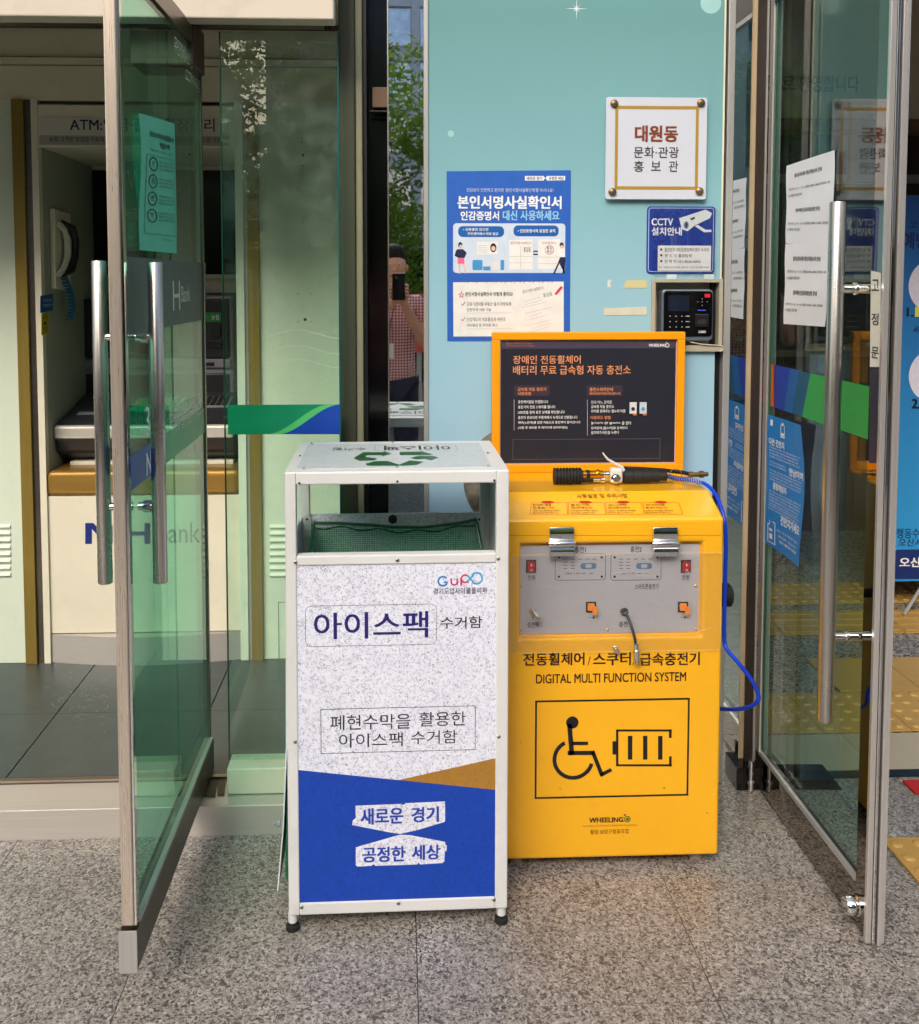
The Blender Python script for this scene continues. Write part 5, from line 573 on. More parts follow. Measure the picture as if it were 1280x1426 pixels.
def mixc(nt, fac, a, b, blend='MIX'):
    n = nt.nodes.new('ShaderNodeMix'); n.data_type = 'RGBA'; n.blend_type = blend
    for s, v in ((n.inputs[0], fac), (n.inputs[6], a), (n.inputs[7], b)):
        if isinstance(v, (int, float)): s.default_value = v
        elif isinstance(v, tuple): s.default_value = v
        else: nt.links.new(v, s)
    return n.outputs[2]
def mathn(nt, op, a, b=0.0, c=None):
    n = nt.nodes.new('ShaderNodeMath'); n.operation = op
    for i, v in enumerate((a, b) if c is None else (a, b, c)):
        if isinstance(v, (int, float)): n.inputs[i].default_value = v
        else: nt.links.new(v, n.inputs[i])
    return n.outputs[0]
def bumpn(nt, p, h, strength=.2, dist=.002):
    b = nt.nodes.new('ShaderNodeBump'); b.inputs['Strength'].default_value = strength; b.inputs['Distance'].default_value = dist
    nt.links.new(h, b.inputs['Height']); nt.links.new(b.outputs[0], p.inputs['Normal'])
_mc = {}
def mat(name, col, rough=.5, metal=0, var=.12, scale=6, bump=0, bscale=200, spec=.5, stretch=(1,1,1), rvar=.1, dirt=0, coat=0):
    if name in _mc: return _mc[name]
    m, nt, p, o = base(name)
    vec = coords(nt, stretch)
    n = noise(nt, vec, scale, 5)
    c = rgb(*col)
    a = tuple(x*(1-var) for x in c[:3])+(1,); b = tuple(min(1, x*(1+var)) for x in c[:3])+(1,)
    cc = ramp(nt, n.outputs[0], [(.3, a), (.7, b)]).outputs[0]
    if dirt:
        d = noise(nt, coords(nt), 9, 8, .7)
        dm = ramp(nt, d.outputs[0], [(.55, (0,0,0)), (.8, (dirt,dirt,dirt))]).outputs[0]
        cc = mixc(nt, dm, cc, rgb(95,85,70))
    nt.links.new(cc, p.inputs['Base Color'])
    p.inputs['Metallic'].default_value = metal; p.inputs['Specular IOR Level'].default_value = spec
    if coat: p.inputs['Coat Weight'].default_value = coat; p.inputs['Coat Roughness'].default_value = .08
    rr_ = nt.nodes.new('ShaderNodeMapRange'); rr_.inputs[3].default_value = max(0, rough-rvar*rough); rr_.inputs[4].default_value = min(1, rough+rvar*rough*2)
    n2 = noise(nt, vec, scale*3, 4); nt.links.new(n2.outputs[0], rr_.inputs[0]); nt.links.new(rr_.outputs[0], p.inputs['Roughness'])
    if bump:
        n3 = noise(nt, vec, bscale, 3); bumpn(nt, p, n3.outputs[0], bump, .002)
    _mc[name] = m; return m
def ink(r, g, b, rough=.35): return mat('ink_%d_%d_%d' % (r,g,b), (r,g,b), rough, var=.05, scale=30)
def brushed(name, col, rough=.3, stretch=(60,60,1), amt=.12, scale=8):
    if name in _mc: return _mc[name]
    m, nt, p, o = base(name); vec = coords(nt, stretch); n = noise(nt, vec, scale, 5)
    c = rgb(*col)
    cc = ramp(nt, n.outputs[0], [(.3, tuple(x*(1-amt) for x in c[:3])), (.7, tuple(min(1,x*(1+amt)) for x in c[:3]))]).outputs[0]
    sm = noise(nt, coords(nt), 4, 6, .65)
    nt.links.new(cc, p.inputs['Base Color']); p.inputs['Metallic'].default_value = 1
    mr = nt.nodes.new('ShaderNodeMapRange'); mr.inputs[3].default_value = rough*.65; mr.inputs[4].default_value = rough*1.5
    nt.links.new(sm.outputs[0], mr.inputs[0]); nt.links.new(mr.outputs[0], p.inputs['Roughness'])
    bumpn(nt, p, n.outputs[0], .08, .0006)
    _mc[name] = m; return m
def mirror(name, col=(225,228,228), rough=.015, wob=.0012):
    m, nt, p, o = base(name); p.inputs['Metallic'].default_value = 1; p.inputs['Base Color'].default_value = rgb(*col)
    n2 = noise(nt, coords(nt), 5, 6, .7)
    mr = nt.nodes.new('ShaderNodeMapRange'); mr.inputs[3].default_value = rough*.4; mr.inputs[4].default_value = rough*2
    nt.links.new(n2.outputs[0], mr.inputs[0]); nt.links.new(mr.outputs[0], p.inputs['Roughness'])
    n = noise(nt, coords(nt, (1,1,.5)), 6, 2); bumpn(nt, p, n.outputs[0], .25, wob); return m
def glass(name, tint, refl=1.0, rough=0.0, smudge=.03, haze=(210,225,215)):
    """thin glass: tinted see-through, Fresnel gloss, faint grime; the same from both sides"""
    m = bpy.data.materials.new(name); m.use_nodes = True; nt = m.node_tree; nt.nodes.clear(); N = nt.nodes.new
    out = N('ShaderNodeOutputMaterial'); tr = N('ShaderNodeBsdfTransparent'); gl = N('ShaderNodeBsdfGlossy'); df = N('ShaderNodeBsdfDiffuse')
    lw = N('ShaderNodeLayerWeight'); lw.inputs[0].default_value = .5
    p5 = mathn(nt, 'POWER', lw.outputs['Facing'], 5.0); f = mathn(nt, 'MULTIPLY_ADD', p5, .96*refl, .05*refl)
    f = mathn(nt, 'MINIMUM', f, 1.0)
    tr.inputs[0].default_value = (*tint, 1); gl.inputs[0].default_value = (1,1,1,1); gl.inputs[1].default_value = rough
    df.inputs[0].default_value = rgb(*haze)
    m1 = N('ShaderNodeMixShader'); m2 = N('ShaderNodeMixShader')
    n = noise(nt, coords(nt), 7, 8, .7); r = ramp(nt, n.outputs[0], [(.45, (0,0,0)), (.8, (smudge*4,)*3)])
    sm = mathn(nt, 'ADD', r.outputs[0], smudge*.35)
    nt.links.new(sm, m1.inputs[0]); nt.links.new(tr.outputs[0], m1.inputs[1]); nt.links.new(df.outputs[0], m1.inputs[2])
    nt.links.new(f, m2.inputs[0]); nt.links.new(m1.outputs[0], m2.inputs[1]); nt.links.new(gl.outputs[0], m2.inputs[2])
    nt.links.new(m2.outputs[0], out.inputs[0]); return m
def granite(name, cols, scale=95, rough=.42, seedrot=.3):
    m, nt, p, o = base(name); vec = coords(nt, (1,1,1), (0,0,seedrot))
    ds = noise(nt, vec, 60, 3); 
    vm = nt.nodes.new('ShaderNodeVectorMath'); vm.operation = 'MULTIPLY_ADD'; vm.inputs[1].default_value = (.012,.012,.012)
    nt.links.new(ds.outputs['Color'], vm.inputs[0]); nt.links.new(vec, vm.inputs[2])
    vo = nt.nodes.new('ShaderNodeTexVoronoi'); vo.inputs['Scale'].default_value = scale; nt.links.new(vm.outputs[0], vo.inputs['Vector'])
    sep = nt.nodes.new('ShaderNodeSeparateColor'); nt.links.new(vo.outputs['Color'], sep.inputs[0])
    c1 = ramp(nt, sep.outputs[0], [(0, rgb(*cols[0])), (.16, rgb(*cols[1])), (.34, rgb(*cols[2])), (.62, rgb(*cols[3])), (.85, rgb(*cols[4]))], 'CONSTANT').outputs[0]
    vo2 = nt.nodes.new('ShaderNodeTexVoronoi'); vo2.inputs['Scale'].default_value = scale*2.3; nt.links.new(vm.outputs[0], vo2.inputs['Vector'])
    sep2 = nt.nodes.new('ShaderNodeSeparateColor'); nt.links.new(vo2.outputs['Color'], sep2.inputs[0])
    f2 = ramp(nt, sep2.outputs[1], [(.0, (1,1,1)), (.14, (0,0,0))], 'CONSTANT').outputs[0]
    c2 = mixc(nt, f2, c1, rgb(*cols[0]))
    big = noise(nt, vec, 2.2, 8, .68); f3 = ramp(nt, big.outputs[0], [(.3, (.78,.77,.75)), (.6, (1.05,1.05,1.05))]).outputs[0]
    c3 = mixc(nt, 1.0, c2, f3, 'MULTIPLY')
    nt.links.new(c3, p.inputs['Base Color'])
    mr = nt.nodes.new('ShaderNodeMapRange'); mr.inputs[3].default_value = rough*.75; mr.inputs[4].default_value = rough*1.35
    nt.links.new(sep.outputs[1], mr.inputs[0]); nt.links.new(mr.outputs[0], p.inputs['Roughness'])
    bumpn(nt, p, sep.outputs[2], .12, .0006); return m
def fibre(name, basec, fleck, amt=1.0):
    m, nt, p, o = base(name); vec = coords(nt)
    a = noise(nt, vec, 210, 2, .5, .6); l = mathn(nt, 'ABSOLUTE', mathn(nt, 'SUBTRACT', a.outputs[0], .5))
    l = ramp(nt, l, [(.012, (1,1,1)), (.035, (0,0,0))]).outputs[0]
    b = noise(nt, vec, 120, 3); k = ramp(nt, b.outputs[0], [(.46, (0,0,0)), (.54, (1,1,1))]).outputs[0]
    f = mathn(nt, 'MULTIPLY', l, k)
    vo = noise(nt, vec, 330, 1); sp = ramp(nt, vo.outputs[0], [(.63, (0,0,0)), (.68, (1,1,1))]).outputs[0]
    b2 = noise(nt, vec, 45, 3); sp = mathn(nt, 'MULTIPLY', sp, ramp(nt, b2.outputs[0], [(.45, (0,0,0)), (.6, (1,1,1))]).outputs[0])
    f = mathn(nt, 'MULTIPLY', mathn(nt, 'MAXIMUM', f, sp), .8*amt)
    cloud = noise(nt, vec, 35, 5, .6)
    c = rgb(*basec); cc = ramp(nt, cloud.outputs[0], [(.35, tuple(x*.95 for x in c[:3])), (.65, tuple(min(1,x*1.02) for x in c[:3]))]).outputs[0]
    cc = mixc(nt, f, cc, rgb(*fleck))
    st = noise(nt, vec, 5, 6, .6); cc = mixc(nt, 1.0, cc, ramp(nt, st.outputs[0], [(.3, (.95,.95,.95)), (.6, (1,1,1))]).outputs[0], 'MULTIPLY')
    nt.links.new(cc, p.inputs['Base Color']); p.inputs['Roughness'].default_value = .5
    bumpn(nt, p, a.outputs[0], .15, .0005); return m

M = dict(
 steel=brushed('steel_brushed', (196,192,186), .27, (50,50,.7)),
 steelh=mat('steel_brushed_level', (212,207,201), .38, .6, var=.04, stretch=(.6,40,40), rvar=.3),
 steeld=brushed('steel_dark', (120,112,104), .3, (.8,30,30)),
 alu=mat('aluminium', (186,186,184), .34, .5, var=.05, stretch=(30,30,.6), dirt=.06),
 chrome=mirror('chrome', (232,232,230), .05, .0002),
 mirror=mirror('mirror_steel', (222,226,228), .012, .0007),
 mirror_dk=mirror('mirror_dark', (150,142,132), .03, .0008),
 screw=mat('screw_metal', (165,162,155), .35, 1),
 white=mat('powder_coat_white', (218,220,220), .42, var=.04, bump=.05, bscale=500, dirt=.14),
 yellow=mat('yellow_paint', (250,184,22), .24, var=.05, scale=3, bump=.04, bscale=300, dirt=.11, coat=.6),
 yellow2=mat('yellow_paint_frame', (243,158,8), .34, var=.04, scale=2, bump=.02),
 black=mat('black_plastic', (22,22,24), .35, var=.2),
 rubber=mat('black_rubber', (24,24,24), .65, var=.2),
 blackgloss=mat('black_gloss', (10,10,12), .12, var=.2),
 cream=mat('cream_panel', (230,225,204), .5, var=.04, dirt=.16),
 creamwall=mat('cream_facade', (206,197,182), .6, var=.05, scale=2, bump=.08, bscale=80, dirt=.2),
 tan=mat('tan_panel', (228,225,200), .55, var=.05, dirt=.15),
 sage=mat('sage_panel', (220,232,214), .42, var=.03, scale=2, dirt=.1),
 gold=mat('gold_strip', (150,128,60), .4, .5, var=.08, stretch=(10,10,.6)),
 goldd=mat('gold_shelf', (168,130,62), .3, .45, var=.08, stretch=(.6,10,10)),
 greyplate=mat('grey_plate', (196,196,204), .34, .25, var=.03, bump=.03),
 olive=mat('olive_shaded', (62,66,50), .5, var=.1, stretch=(1,1,.4), dirt=.25),  # the frame post's shade is put into this darkened olive
 darktile=mat('dark_floor_tile', (52,66,68), .34, var=.18, scale=9, bump=.08, bscale=60),
 atmgrey=mat('atm_grey', (150,150,156), .4, .2),
 atmdark=mat('atm_dark', (38,40,46), .35),
 atmside=mat('atm_side_wall', (168,174,158), .5, var=.06),
 green=mat('net_green', (8,96,58), .5),
 joint=mat('joint_mortar', (74,70,64), .9),
)
for x in ('pg','pg2'): pass
PAPER = mat('paper_white', (232,234,238), .6, var=.03, bump=.05, bscale=30)
BLK = ink(28,26,30); NAVY = ink(22,24,92); WHT = ink(238,240,242)
# ================================================================ SETTING
YT = 2.553                                  # front of the bank's steel threshold
YB = 3.55                                  # bank's inner wall
YW = 2.77                                   # mirror column and teal wall
XL = -.550; XR = 1.066                      # the two open glass doors

GRAN = granite('granite_slab', [(84,79,76),(126,120,114),(152,146,139),(164,158,150),(184,178,169)], 190, .36)
GRAN2 = granite('granite_slab_cool', [(82,78,76),(124,119,115),(149,144,139),(161,156,150),(180,176,169)], 190, .36, seedrot=1.1)
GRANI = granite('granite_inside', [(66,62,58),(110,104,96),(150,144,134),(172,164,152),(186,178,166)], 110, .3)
ASPH = mat('asphalt', (70,70,70), .85, var=.2, scale=20, bump=.5, bscale=120)
grd = struct('ground', MB().box(-60,-60,-.30,60,1.0,-.064), ASPH, 'dark asphalt lane and base behind the granite forecourt')
pave = struct('pavement', MB().box(-4.2,-2.6,-.24,5.2,6.9,-.012), M['joint'], 'grey speckled granite pavement in front of the two entrances')
# slabs in rows, joints where the photograph shows them
rows = [-2.66,-2.09,-1.52,-.95,-.38,.19,.76,1.333,1.903,2.473,2.785]
cols0 = [-2.87,-2.25,-1.622,-1.0,-.584,.038,.66,1.282,1.904,2.53,3.15,3.77]
def slab_row(y0, y1, xs, m2=None, x0=None):
    for a, b in zip(xs, xs[1:]):
        g = .0010
        mb = MB().box(a+g, y0+g, -.012, b-g, y1-g, random.uniform(-.0004,.0004))
        o = obj('paving_slab', mb, m2 or (GRAN if random.random() < .6 else GRAN2), pave)
for i, (y0, y1) in enumerate(zip(rows, rows[1:])):
    xs = [x if k != 3 else (-1.02 if y1 > 2 else -1.16) for k, x in enumerate(cols0)]
    slab_row(y0, y1, xs)
# ---- inside the community centre, right of the hinge: stone floor, metal strip, tactile paving
GB = mat('beige_floor_tile', (176,164,140), .35, var=.06, bump=.05)
for (a, b, m_) in ((2.812,3.058,GB),):
    slab_row(a, b, [.86,1.46,2.06,2.66,3.26,3.86], m_)
for y0, y1 in ((3.058,3.36),(3.36,3.94),(3.94,4.31),(4.31,4.8),(4.8,5.6),(5.6,6.4)):
    slab_row(y0, y1, [.9,1.5,2.1,2.7,3.3,3.9], GRANI)
struct('threshold_strip', MB().box(1.08,2.775,.001,4.2,2.812,.006), mat('strip_dark', (40,48,54), .4, .5), 'dark metal strip across the inner floor at the right entrance')
TACT = mat('tactile_yellow', (188,150,82), .45, var=.06, dirt=.25)
def tactile(x0, y0, n, m_, kind, size=.3):
    for i in range(n):
        for j in range(m_):
            ax, ay = x0+i*size, y0+j*size
            mb = MB().box(ax+.0015, ay+.0015, .0025, ax+size-.0015, ay+size-.0015, .008)
            if kind == 'dots':
                for a in range(5):
                    for b in range(5):
                        mb.lathe((ax+size*(a+.5)/5, ay+size*(b+.5)/5, .0075), (0,0,1), [(0,.018),(.004,.015),(.006,.009)], 12)
            elif kind == 'bars':
                for b in range(4):
                    cyb = ay+size*(b+.5)/4
                    mb.box(ax+.015, cyb-.014, .008, ax+size-.015, cyb+.014, .0125)
            o = obj('tactile_tile', mb, TACT, tact)
tact = thing('tactile_paving', 'yellow tactile paving tiles with raised dots and bars seen past the right door', 'tactile paving', (1.285,2.0,0))
tactile(1.285, 2.155, 4, 1, 'dots'); tactile(1.10, 3.059, 8, 1, 'dots')
tactile(1.60, 3.37, 5, 1, 'flat'); tactile(1.3, 3.93, 6, 1, 'bars', .28); tactile(1.25, 4.31, 6, 1, 'dots')
tag(obj('floor_mat', MB().box(1.50,2.675,.001,2.3,2.745,.008), mat('red_mat', (170,28,34), .9, var=.2, bump=.4)), 'red edge of a floor mat on granite right of the door', 'mat')
hp = thing('floor_hinge_plate', 'black polished floor hinge plate under the right door pivot', 'hinge plate', (1.2,2.9,0))
obj('plate', MB().ppoly(Fr((0,0,.002),(1,0,0),(0,1,0)), [(1078,1066),(1145,1066),(1172,1100),(1090,1100)], 0, .004), M['blackgloss'], hp)

# ---- bank threshold and vestibule floor
th = struct('threshold', MB().box(-2.6, YT, -.012, -.05, 2.69, .083), M['steelh'], 'brushed steel threshold step of the bank vestibule', bev=.003)
struct('threshold_rail', MB().box(-2.6,2.6915,.079,-.05,2.709,.091), M['steeld'])
fb_ = struct('bank_floor', MB().box(-2.6,2.7095,-.012,-.02,4.6,.078), M['joint'], 'dark slate tiled floor inside the bank vestibule')
X0s = [-2.6,-1.95,-1.30]
def xat(px, py, z=.09): return G(px, py, z).x
tile_cuts = [-2.45,-1.78,-1.112,-.62,-.05]
for (y0, y1) in ((2.711,3.12),(3.12,3.545)):
    for a, b in zip(tile_cuts, tile_cuts[1:]):
        obj('floor_tile', MB().box(a+.002,y0+.001,.078,b-.002,y1-.001,.0905), M['darktile'], fb_)
# pale scuffs worn into the slate: short curved scratches
mb = MB()
F9 = Fr((0,0,.0912),(1,0,0),(0,1,0))
for k in range(70):
    a, b = F9.px(random.gauss(118,26), random.gauss(972,18)); th0 = random.uniform(0,360); r = random.uniform(.012,.035)
    if b < 2.8: continue
    mb.arc(F9, a, b, r, .0017, th0, th0+random.uniform(30,110), 0, 8)
sc = obj('scuff_marks', mb, mat('scuff', (138,146,144), .7), fb_); tag(sc, kind='stuff')
# hinge floor plates
for nm, q in (('pivot_plate', [(288,1068),(306,1068),(300,1110),(276,1110)]), ('pivot_plate', [(303,1070),(318,1070),(312,1108),(303,1108)])):
    f_ = Fr((0,0,.0835),(1,0,0),(0,1,0)); obj(nm, MB().ppoly(f_, q, 0, .003), mat('pivot_dark', (92,84,74), .45, .8, var=.2), th)
f_ = Fr((0,0,.0866),(1,0,0),(0,1,0)); mbp = MB()
for k in range(6): a, b = f_.px(292+k*4.2, 1075+(k%2)*26); mbp.disc(f_, a, b, .0022, 0, .001, 8)
tag(obj('screw', mbp, M['screw'], th), kind=None)
mbp = MB(); f_ = Fr((0,0,.0915),(1,0,0),(0,1,0))

# ---- bank inner wall
WB = wallf(YB)
def panel(x0,y0,x1,y1,m,fr,c0,c1,name,parent,**k): return obj(name, MB().pb(fr,x0,y0,x1,y1,c0,c1), m, parent, **k)
bw = thing('bank_wall', 'pale green steel panel wall of the bank vestibule with gold corner strips', 'wall', (-1.0,YB,.09)); bw['kind'] = 'structure'
def zat(y, Y=YB, x=200): return wallf(Y).at(x, y).z
def xw(x, y, Y=YB): return wallf(Y).at(x, y).x
zb = .09
def vstrip(name, x0, x1, c0, c1, m, ztop=None, zbot=zb, yref=500, **k):
    a, b = xw(x0,yref), xw(x1,yref)
    return obj(name, MB().fb(WB, a, zbot, b, ztop or zt, c0, c1), m, bw, **k)
zt = zat(140)
vstrip('wall_panel', -330, 27, -.03, 0, M['sage'])
vstrip('gold_strip', 27, 43.5, -.02, .018, M['gold'], bev=.002)
vstrip('grey_strip', 43.5, 53, -.02, .006, M['steeld'])
vstrip('white_frame', 53, 62, -.02, .012, M['cream'])
vstrip('white_frame', 331, 342, -.02, .012, M['sage'])
vstrip('grey_strip', 342, 347, -.02, .004, M['alu'])
vstrip('gold_strip', 347, 363, -.02, .018, M['gold'], bev=.002)
vstrip('wall_panel', 363, 473, -.03, 0, M['sage'])
# bolt holes left in the panel
mb = MB()
for x, y, r in ((421,198,.0025),(422,216,.005),(422,231,.0025),(415,409,.002),(433,409,.002),(425,445,.0055),(415,448,.002),(434,448,.002)):
    a, b = WB.px(x, y); mb.disc(WB, a, b, r, .0006, None, 12)
obj('screw_hole', mb, BLK, bw)
for bx0, bx1 in ((-40,15),(376,416)):
    for k in range(8):
        y = 733+k*9.6
        a0,b0,a1,b1 = WB.box(bx0, y-3.2, bx1, y+3.2)
        pr = [(0,0),(.006,0.002),(.009,(b1-b0)*.4),(.001,(b1-b0))]
        mb = MB(); f_ = Fr(WB.pt(a0, b0, 0), WB.n, WB.v)
        mb.poly(Fr(WB.pt(a0,b0,0), WB.n, WB.v), pr, -(a1-a0), 0)
        obj('louvre', mb, M['sage'], bw)
mb = MB(); mb.poutline(WB, 388, 838, 412, 925, .002, .0012); obj('hatch_outline', mb, M['olive'], bw)
mb = MB()
# bulkhead, above the panels
bk = thing('bank_bulkhead', 'olive beige bulkhead panels with dark joints above the bank wall', 'bulkhead', (-1.0,YB,2.2)); bk['kind'] = 'structure'
for (y0, y1, c) in ((141,93,.0),(91.5,83,.02),(80,36,.0)):
    obj('bulkhead_panel', MB().fb(WB, -2.6, zat(y0), -.2, zat(y1), -.03, c+.004), M['tan'], bk)
obj('backing', MB().fb(WB, -2.6, zat(141), -.2, zat(28), -.04, -.031), M['joint'], bk)
struct('bank_side_wall', MB().box(-2.62,2.6,0,-2.6,4.6,2.7), M['tan'], 'beige left end wall of the bank vestibule')
struct('bank_ceiling', MB().box(-2.6,2.72,zat(33),-.2,4.6,zat(33)+.05), M['creamwall'], 'cream ceiling of the bank vestibule')
# perforated grille strip at the ceiling edge
gv = thing('ceiling_grille', 'narrow perforated air grille where the ceiling meets the bulkhead', 'grille', (-1.2,YB-.06,zat(33)))
gb = MB(); a0 = -2.0
for k in range(120):
    x = -1.95+k*.0143; gb.box(x, YB-.018, zat(33)-.0165, x+.010, YB-.006, zat(33)-.003)
tag(obj('slot_row', gb, M['olive'], gv), kind='stuff')
obj('grille_frame', MB().box(-2.0,YB-.006,zat(33)-.02,-.2,YB,zat(33)), M['steeld'], gv)
# ---- facade beam over the bank entrance
zs = wallf(YT).at(200, 27).z
bm_ = struct('facade_beam', MB().box(-3.6,YT-.02,zs,-.162,2.60,3.0), M['creamwall'], 'cream clad facade beam above the bank entrance', bev=.004)
struct('beam_soffit', MB().box(-3.6,2.601,zs+.02,-.2,2.719,zs+.05), M['steeld'])
tag(obj('door_closer_box', MB().box(-.70,2.61,zs-.10,-.535,2.76,zs+.018), mat('closer_brown', (98,84,72), .4, .6, var=.15), bev=.004), 'brown metal pivot housing above the open left glass door', 'door closer')

# ---- ATM recess
YR = 4.17; zr1 = zat(152); a_l = xw(62,500); a_r = xw(331,500)
rc = thing('atm_booth', 'cream cash machine booth set in the bank wall under a sign header', 'atm booth', ((a_l+a_r)/2,YB,.09))
zsh = zat(655)
obj('side_panel', MB().box(a_l-.02,YB+.02,.09,a_l,YR,zr1), M['atmside'], rc)
obj('side_panel', MB().box(a_r,YB+.02,.09,a_r+.02,YR,zr1), M['atmside'], rc)
obj('back_panel', MB().box(a_l,YR,.09,a_r,YR+.03,zr1), M['tan'], rc)
zh0 = zat(205)
obj('soffit', MB().box(a_l,YB+.005,zh0,a_r,YR,zh0+.02), M['tan'], rc)
obj('header', MB().fb(WB, a_l, zh0-.002, a_r, zat(147), -.02, .010), M['cream'], rc, bev=.002)
obj('header_board', MB().pb(WB, 57, 164, 320, 201, .011, .014), mat('header_white', (214,212,198), .4, var=.03), rc)
obj('header_band', MB().pb(WB, 57, 190, 320, 203, .0142, .0152), mat('header_grey', (168,166,158), .5), rc)
words('lettering', [('ATM:입금·출금·통장정리', 99,165,300,184)], WB, ink(34,40,84), rc, .0146, bold=.012)
words('lettering', [('농협 고객은 영업점 자동화기기 이용 수수료 면제, 타행카드 현금서비스 카드론 가능', 71,191.5,309,199)], WB, BLK, rc, .0156, bold=.005)
# gold shelf, white front, logo, kick plate
obj('shelf', MB().fb(WB, a_l, zat(689), a_r, zsh, -.62, .012), M['goldd'], rc, bev=.018, seg=4)
obj('front_panel', MB().fb(WB, a_l+.001, zat(880), a_r-.001, zat(690), -.02, .001), M['cream'], rc, bev=.001)
mb = MB(); n = 16; zk0, zk1 = .0905, zat(881)
pts = [(a_l+(a_r-a_l)*i/n, YB-.002-.045*math.sin(math.pi*i/n)) for i in range(n+1)]
F0 = Fr((0,0,zk0),(1,0,0),(0,1,0)); mb.poly(F0, pts+[(a_r,YB+.02),(a_l,YB+.02)], 0, zk1-zk0)
obj('kick_plate', mb, M['steelh'], rc, smooth=True)
LB = ink(28,44,130)
def nh(fr, x0, y0, x1, y1, off, m, parent, c2=None):
    """the bank's N-H mark as two bent strokes"""
    mb = MB(); w_ = x1-x0; h = y1-y0; s_ = .42*w_
    t = h*.26
    mb.ppoly(fr, [(x0,y0),(x0+t*1.2,y0),(x0+t*1.2,y1),(x0,y1)], off); 
    mb.ppoly(fr, [(x0+t*.3,y0),(x0+t*1.5,y0),(x0+s_,y1),(x0+s_-t*1.3,y1)], off+.0002)
    mb.ppoly(fr, [(x0+s_-t*1.1,y0+h*.1),(x0+s_,y0+h*.1),(x0+s_,y1),(x0+s_-t*1.1,y1)], off+.0004)
    hx = x0+w_*.56
    mb.ppoly(fr, [(hx,y0),(hx+t,y0),(hx+t,y1),(hx,y1)], off)
    mb.ppoly(fr, [(x1-t,y0),(x1,y0),(x1,y1),(x1-t,y1)], off)
    mb.ppoly(fr, [(hx+t,y0+h*.4),(x1-t,y0+h*.4),(x1-t,y0+h*.6),(hx+t,y0+h*.6)], off)
    return obj('logo', mb, m, parent)
nh(WB, 119, 728, 209, 757, .003, LB, rc)
words('lettering', [('Bank', 219,727,279,756)], WB, ink(96,98,110), rc, .003)

# dark screens at the back of the booth
WR = wallf(YR)
for (x0, x1) in ((120,205),(215,333)):
    s_ = thing('wall_monitor', 'black wall monitor in a cream frame above the cash machine, '+('nearer the handset' if x0 < 200 else 'seen through the door glass'), 'monitor', WR.at((x0+x1)/2,383))
    obj('bezel', MB().pb(WR, x0-7, 231, min(x1+5,336), 388, .001, .02), M['cream'], s_, bev=.002)
    obj('screen', MB().pb(WR, x0, 238, x1, 382, .0205, .024), M['blackgloss'], s_)
obj('ledge', MB().pb(WR, 116, 392, 334, 408, .001, .03), M['cream'], rc, bev=.002)
# cash machine
FA = wallf(4.02); FC = wallf(3.70)
am = thing('cash_machine', 'grey and black cash machine with a sloping console on the gold shelf', 'cash machine', (xw(200,600),3.8,zsh))
obj('housing', MB().pb(FA, 112, 411, 326, 610, -.18, 0), M['atmgrey'], am, bev=.012, seg=3)
obj('display_surround', MB().pb(FA, 118, 416, 320, 498, .001, .018), M['atmdark'], am, bev=.008, seg=3)
obj('display', MB().pb(FA, 132, 424, 250, 492, .019, .021), M['blackgloss'], am)
obj('brow', MB().pb(FA, 117, 500, 322, 512, .001, .02), M['atmgrey'], am, bev=.004)
obj('speaker_bay', MB().pb(FA, 118, 520, 320, 552, .001, .012), M['atmdark'], am, bev=.01)
obj('card_slot', MB().pb(FA, 296, 453, 309, 468, .019, .032), M['black'], am, bev=.003)
obj('receipt_slot', MB().pb(FA, 289, 474, 311, 484, .019, .030), M['black'], am, bev=.002)
obj('green_sticker', MB().pb(FA, 288, 435, 309, 448, .019, .020), ink(40,150,70), am)
words('lettering', [('농협',296,438,306,445)], FA, WHT, am, .0206)
obj('maker_plate', MB().pb(FA, 288, 504, 300, 509, .0205, .022), M['black'], am)
# console wedge: profile in y,z
zc = lambda y, Y: wallf(Y).at(200, y).z
y0_, y1_ = 3.62, 3.99
prof = [(y1_, zc(545,4.0)), (y0_+.03, zc(586,3.66)), (y0_, zc(594,3.63)), (y0_, zc(612,3.63)), (y0_+.02, zc(630,3.65)), (y0_+.10, zc(640,3.72)), (y1_, zc(640,3.72))]
def wedge(pr, xa, xb): 
    mb = MB(); n = len(pr); vs = [(xa, p[0], p[1]) for p in pr]+[(xb, p[0], p[1]) for p in pr]
    mb.add(vs, [tuple(range(n)), tuple(range(n,2*n))[::-1]]+[(i,n+i,n+(i+1)%n,(i+1)%n) for i in range(n)]); return mb
xa, xb = xw(80,600,3.65), xw(331,600,3.65)
obj('console', wedge(prof, xa, xb), M['atmdark'], am, bev=.014, seg=3)
obj('console_lip', MB().box(xa-.003, y0_-.006, zc(611,3.62), xb-.01, y0_+.03, zc(592,3.62)), mat('atm_silver', (214,210,200), .3, .35, var=.04), am, bev=.01, seg=3)
obj('plinth', MB().box(xa+.04, 3.66, zsh, xb-.02, 3.98, zc(638,3.72)), M['cream'], am, bev=.002)
kf = Fr((0, 3.80, zc(570,3.85)), (1,0,0), V((0, y1_-y0_-.03, prof[0][1]-prof[1][1])))
sl_o = V((0, prof[1][0], prof[1][1])); kf = Fr(sl_o, (1,0,0), V((0, prof[0][0]-prof[1][0], prof[0][1]-prof[1][1])))
Lk = (V((0,prof[0][0],prof[0][1]))-sl_o).length
kb = MB().fb(kf, xb-.16, Lk*.42, xb-.06, Lk*.78, .001, .006); obj('keypad_plate', kb, mat('key_grey', (150,152,158), .4), am)
for r_ in range(4):
    for c_ in range(4):
        a = xb-.155+c_*.0235; b = Lk*.45+r_*Lk*.08
        obj('key', MB().fb(kf, a, b, a+.018, b+Lk*.055, .0061, .011), M['black'], am)
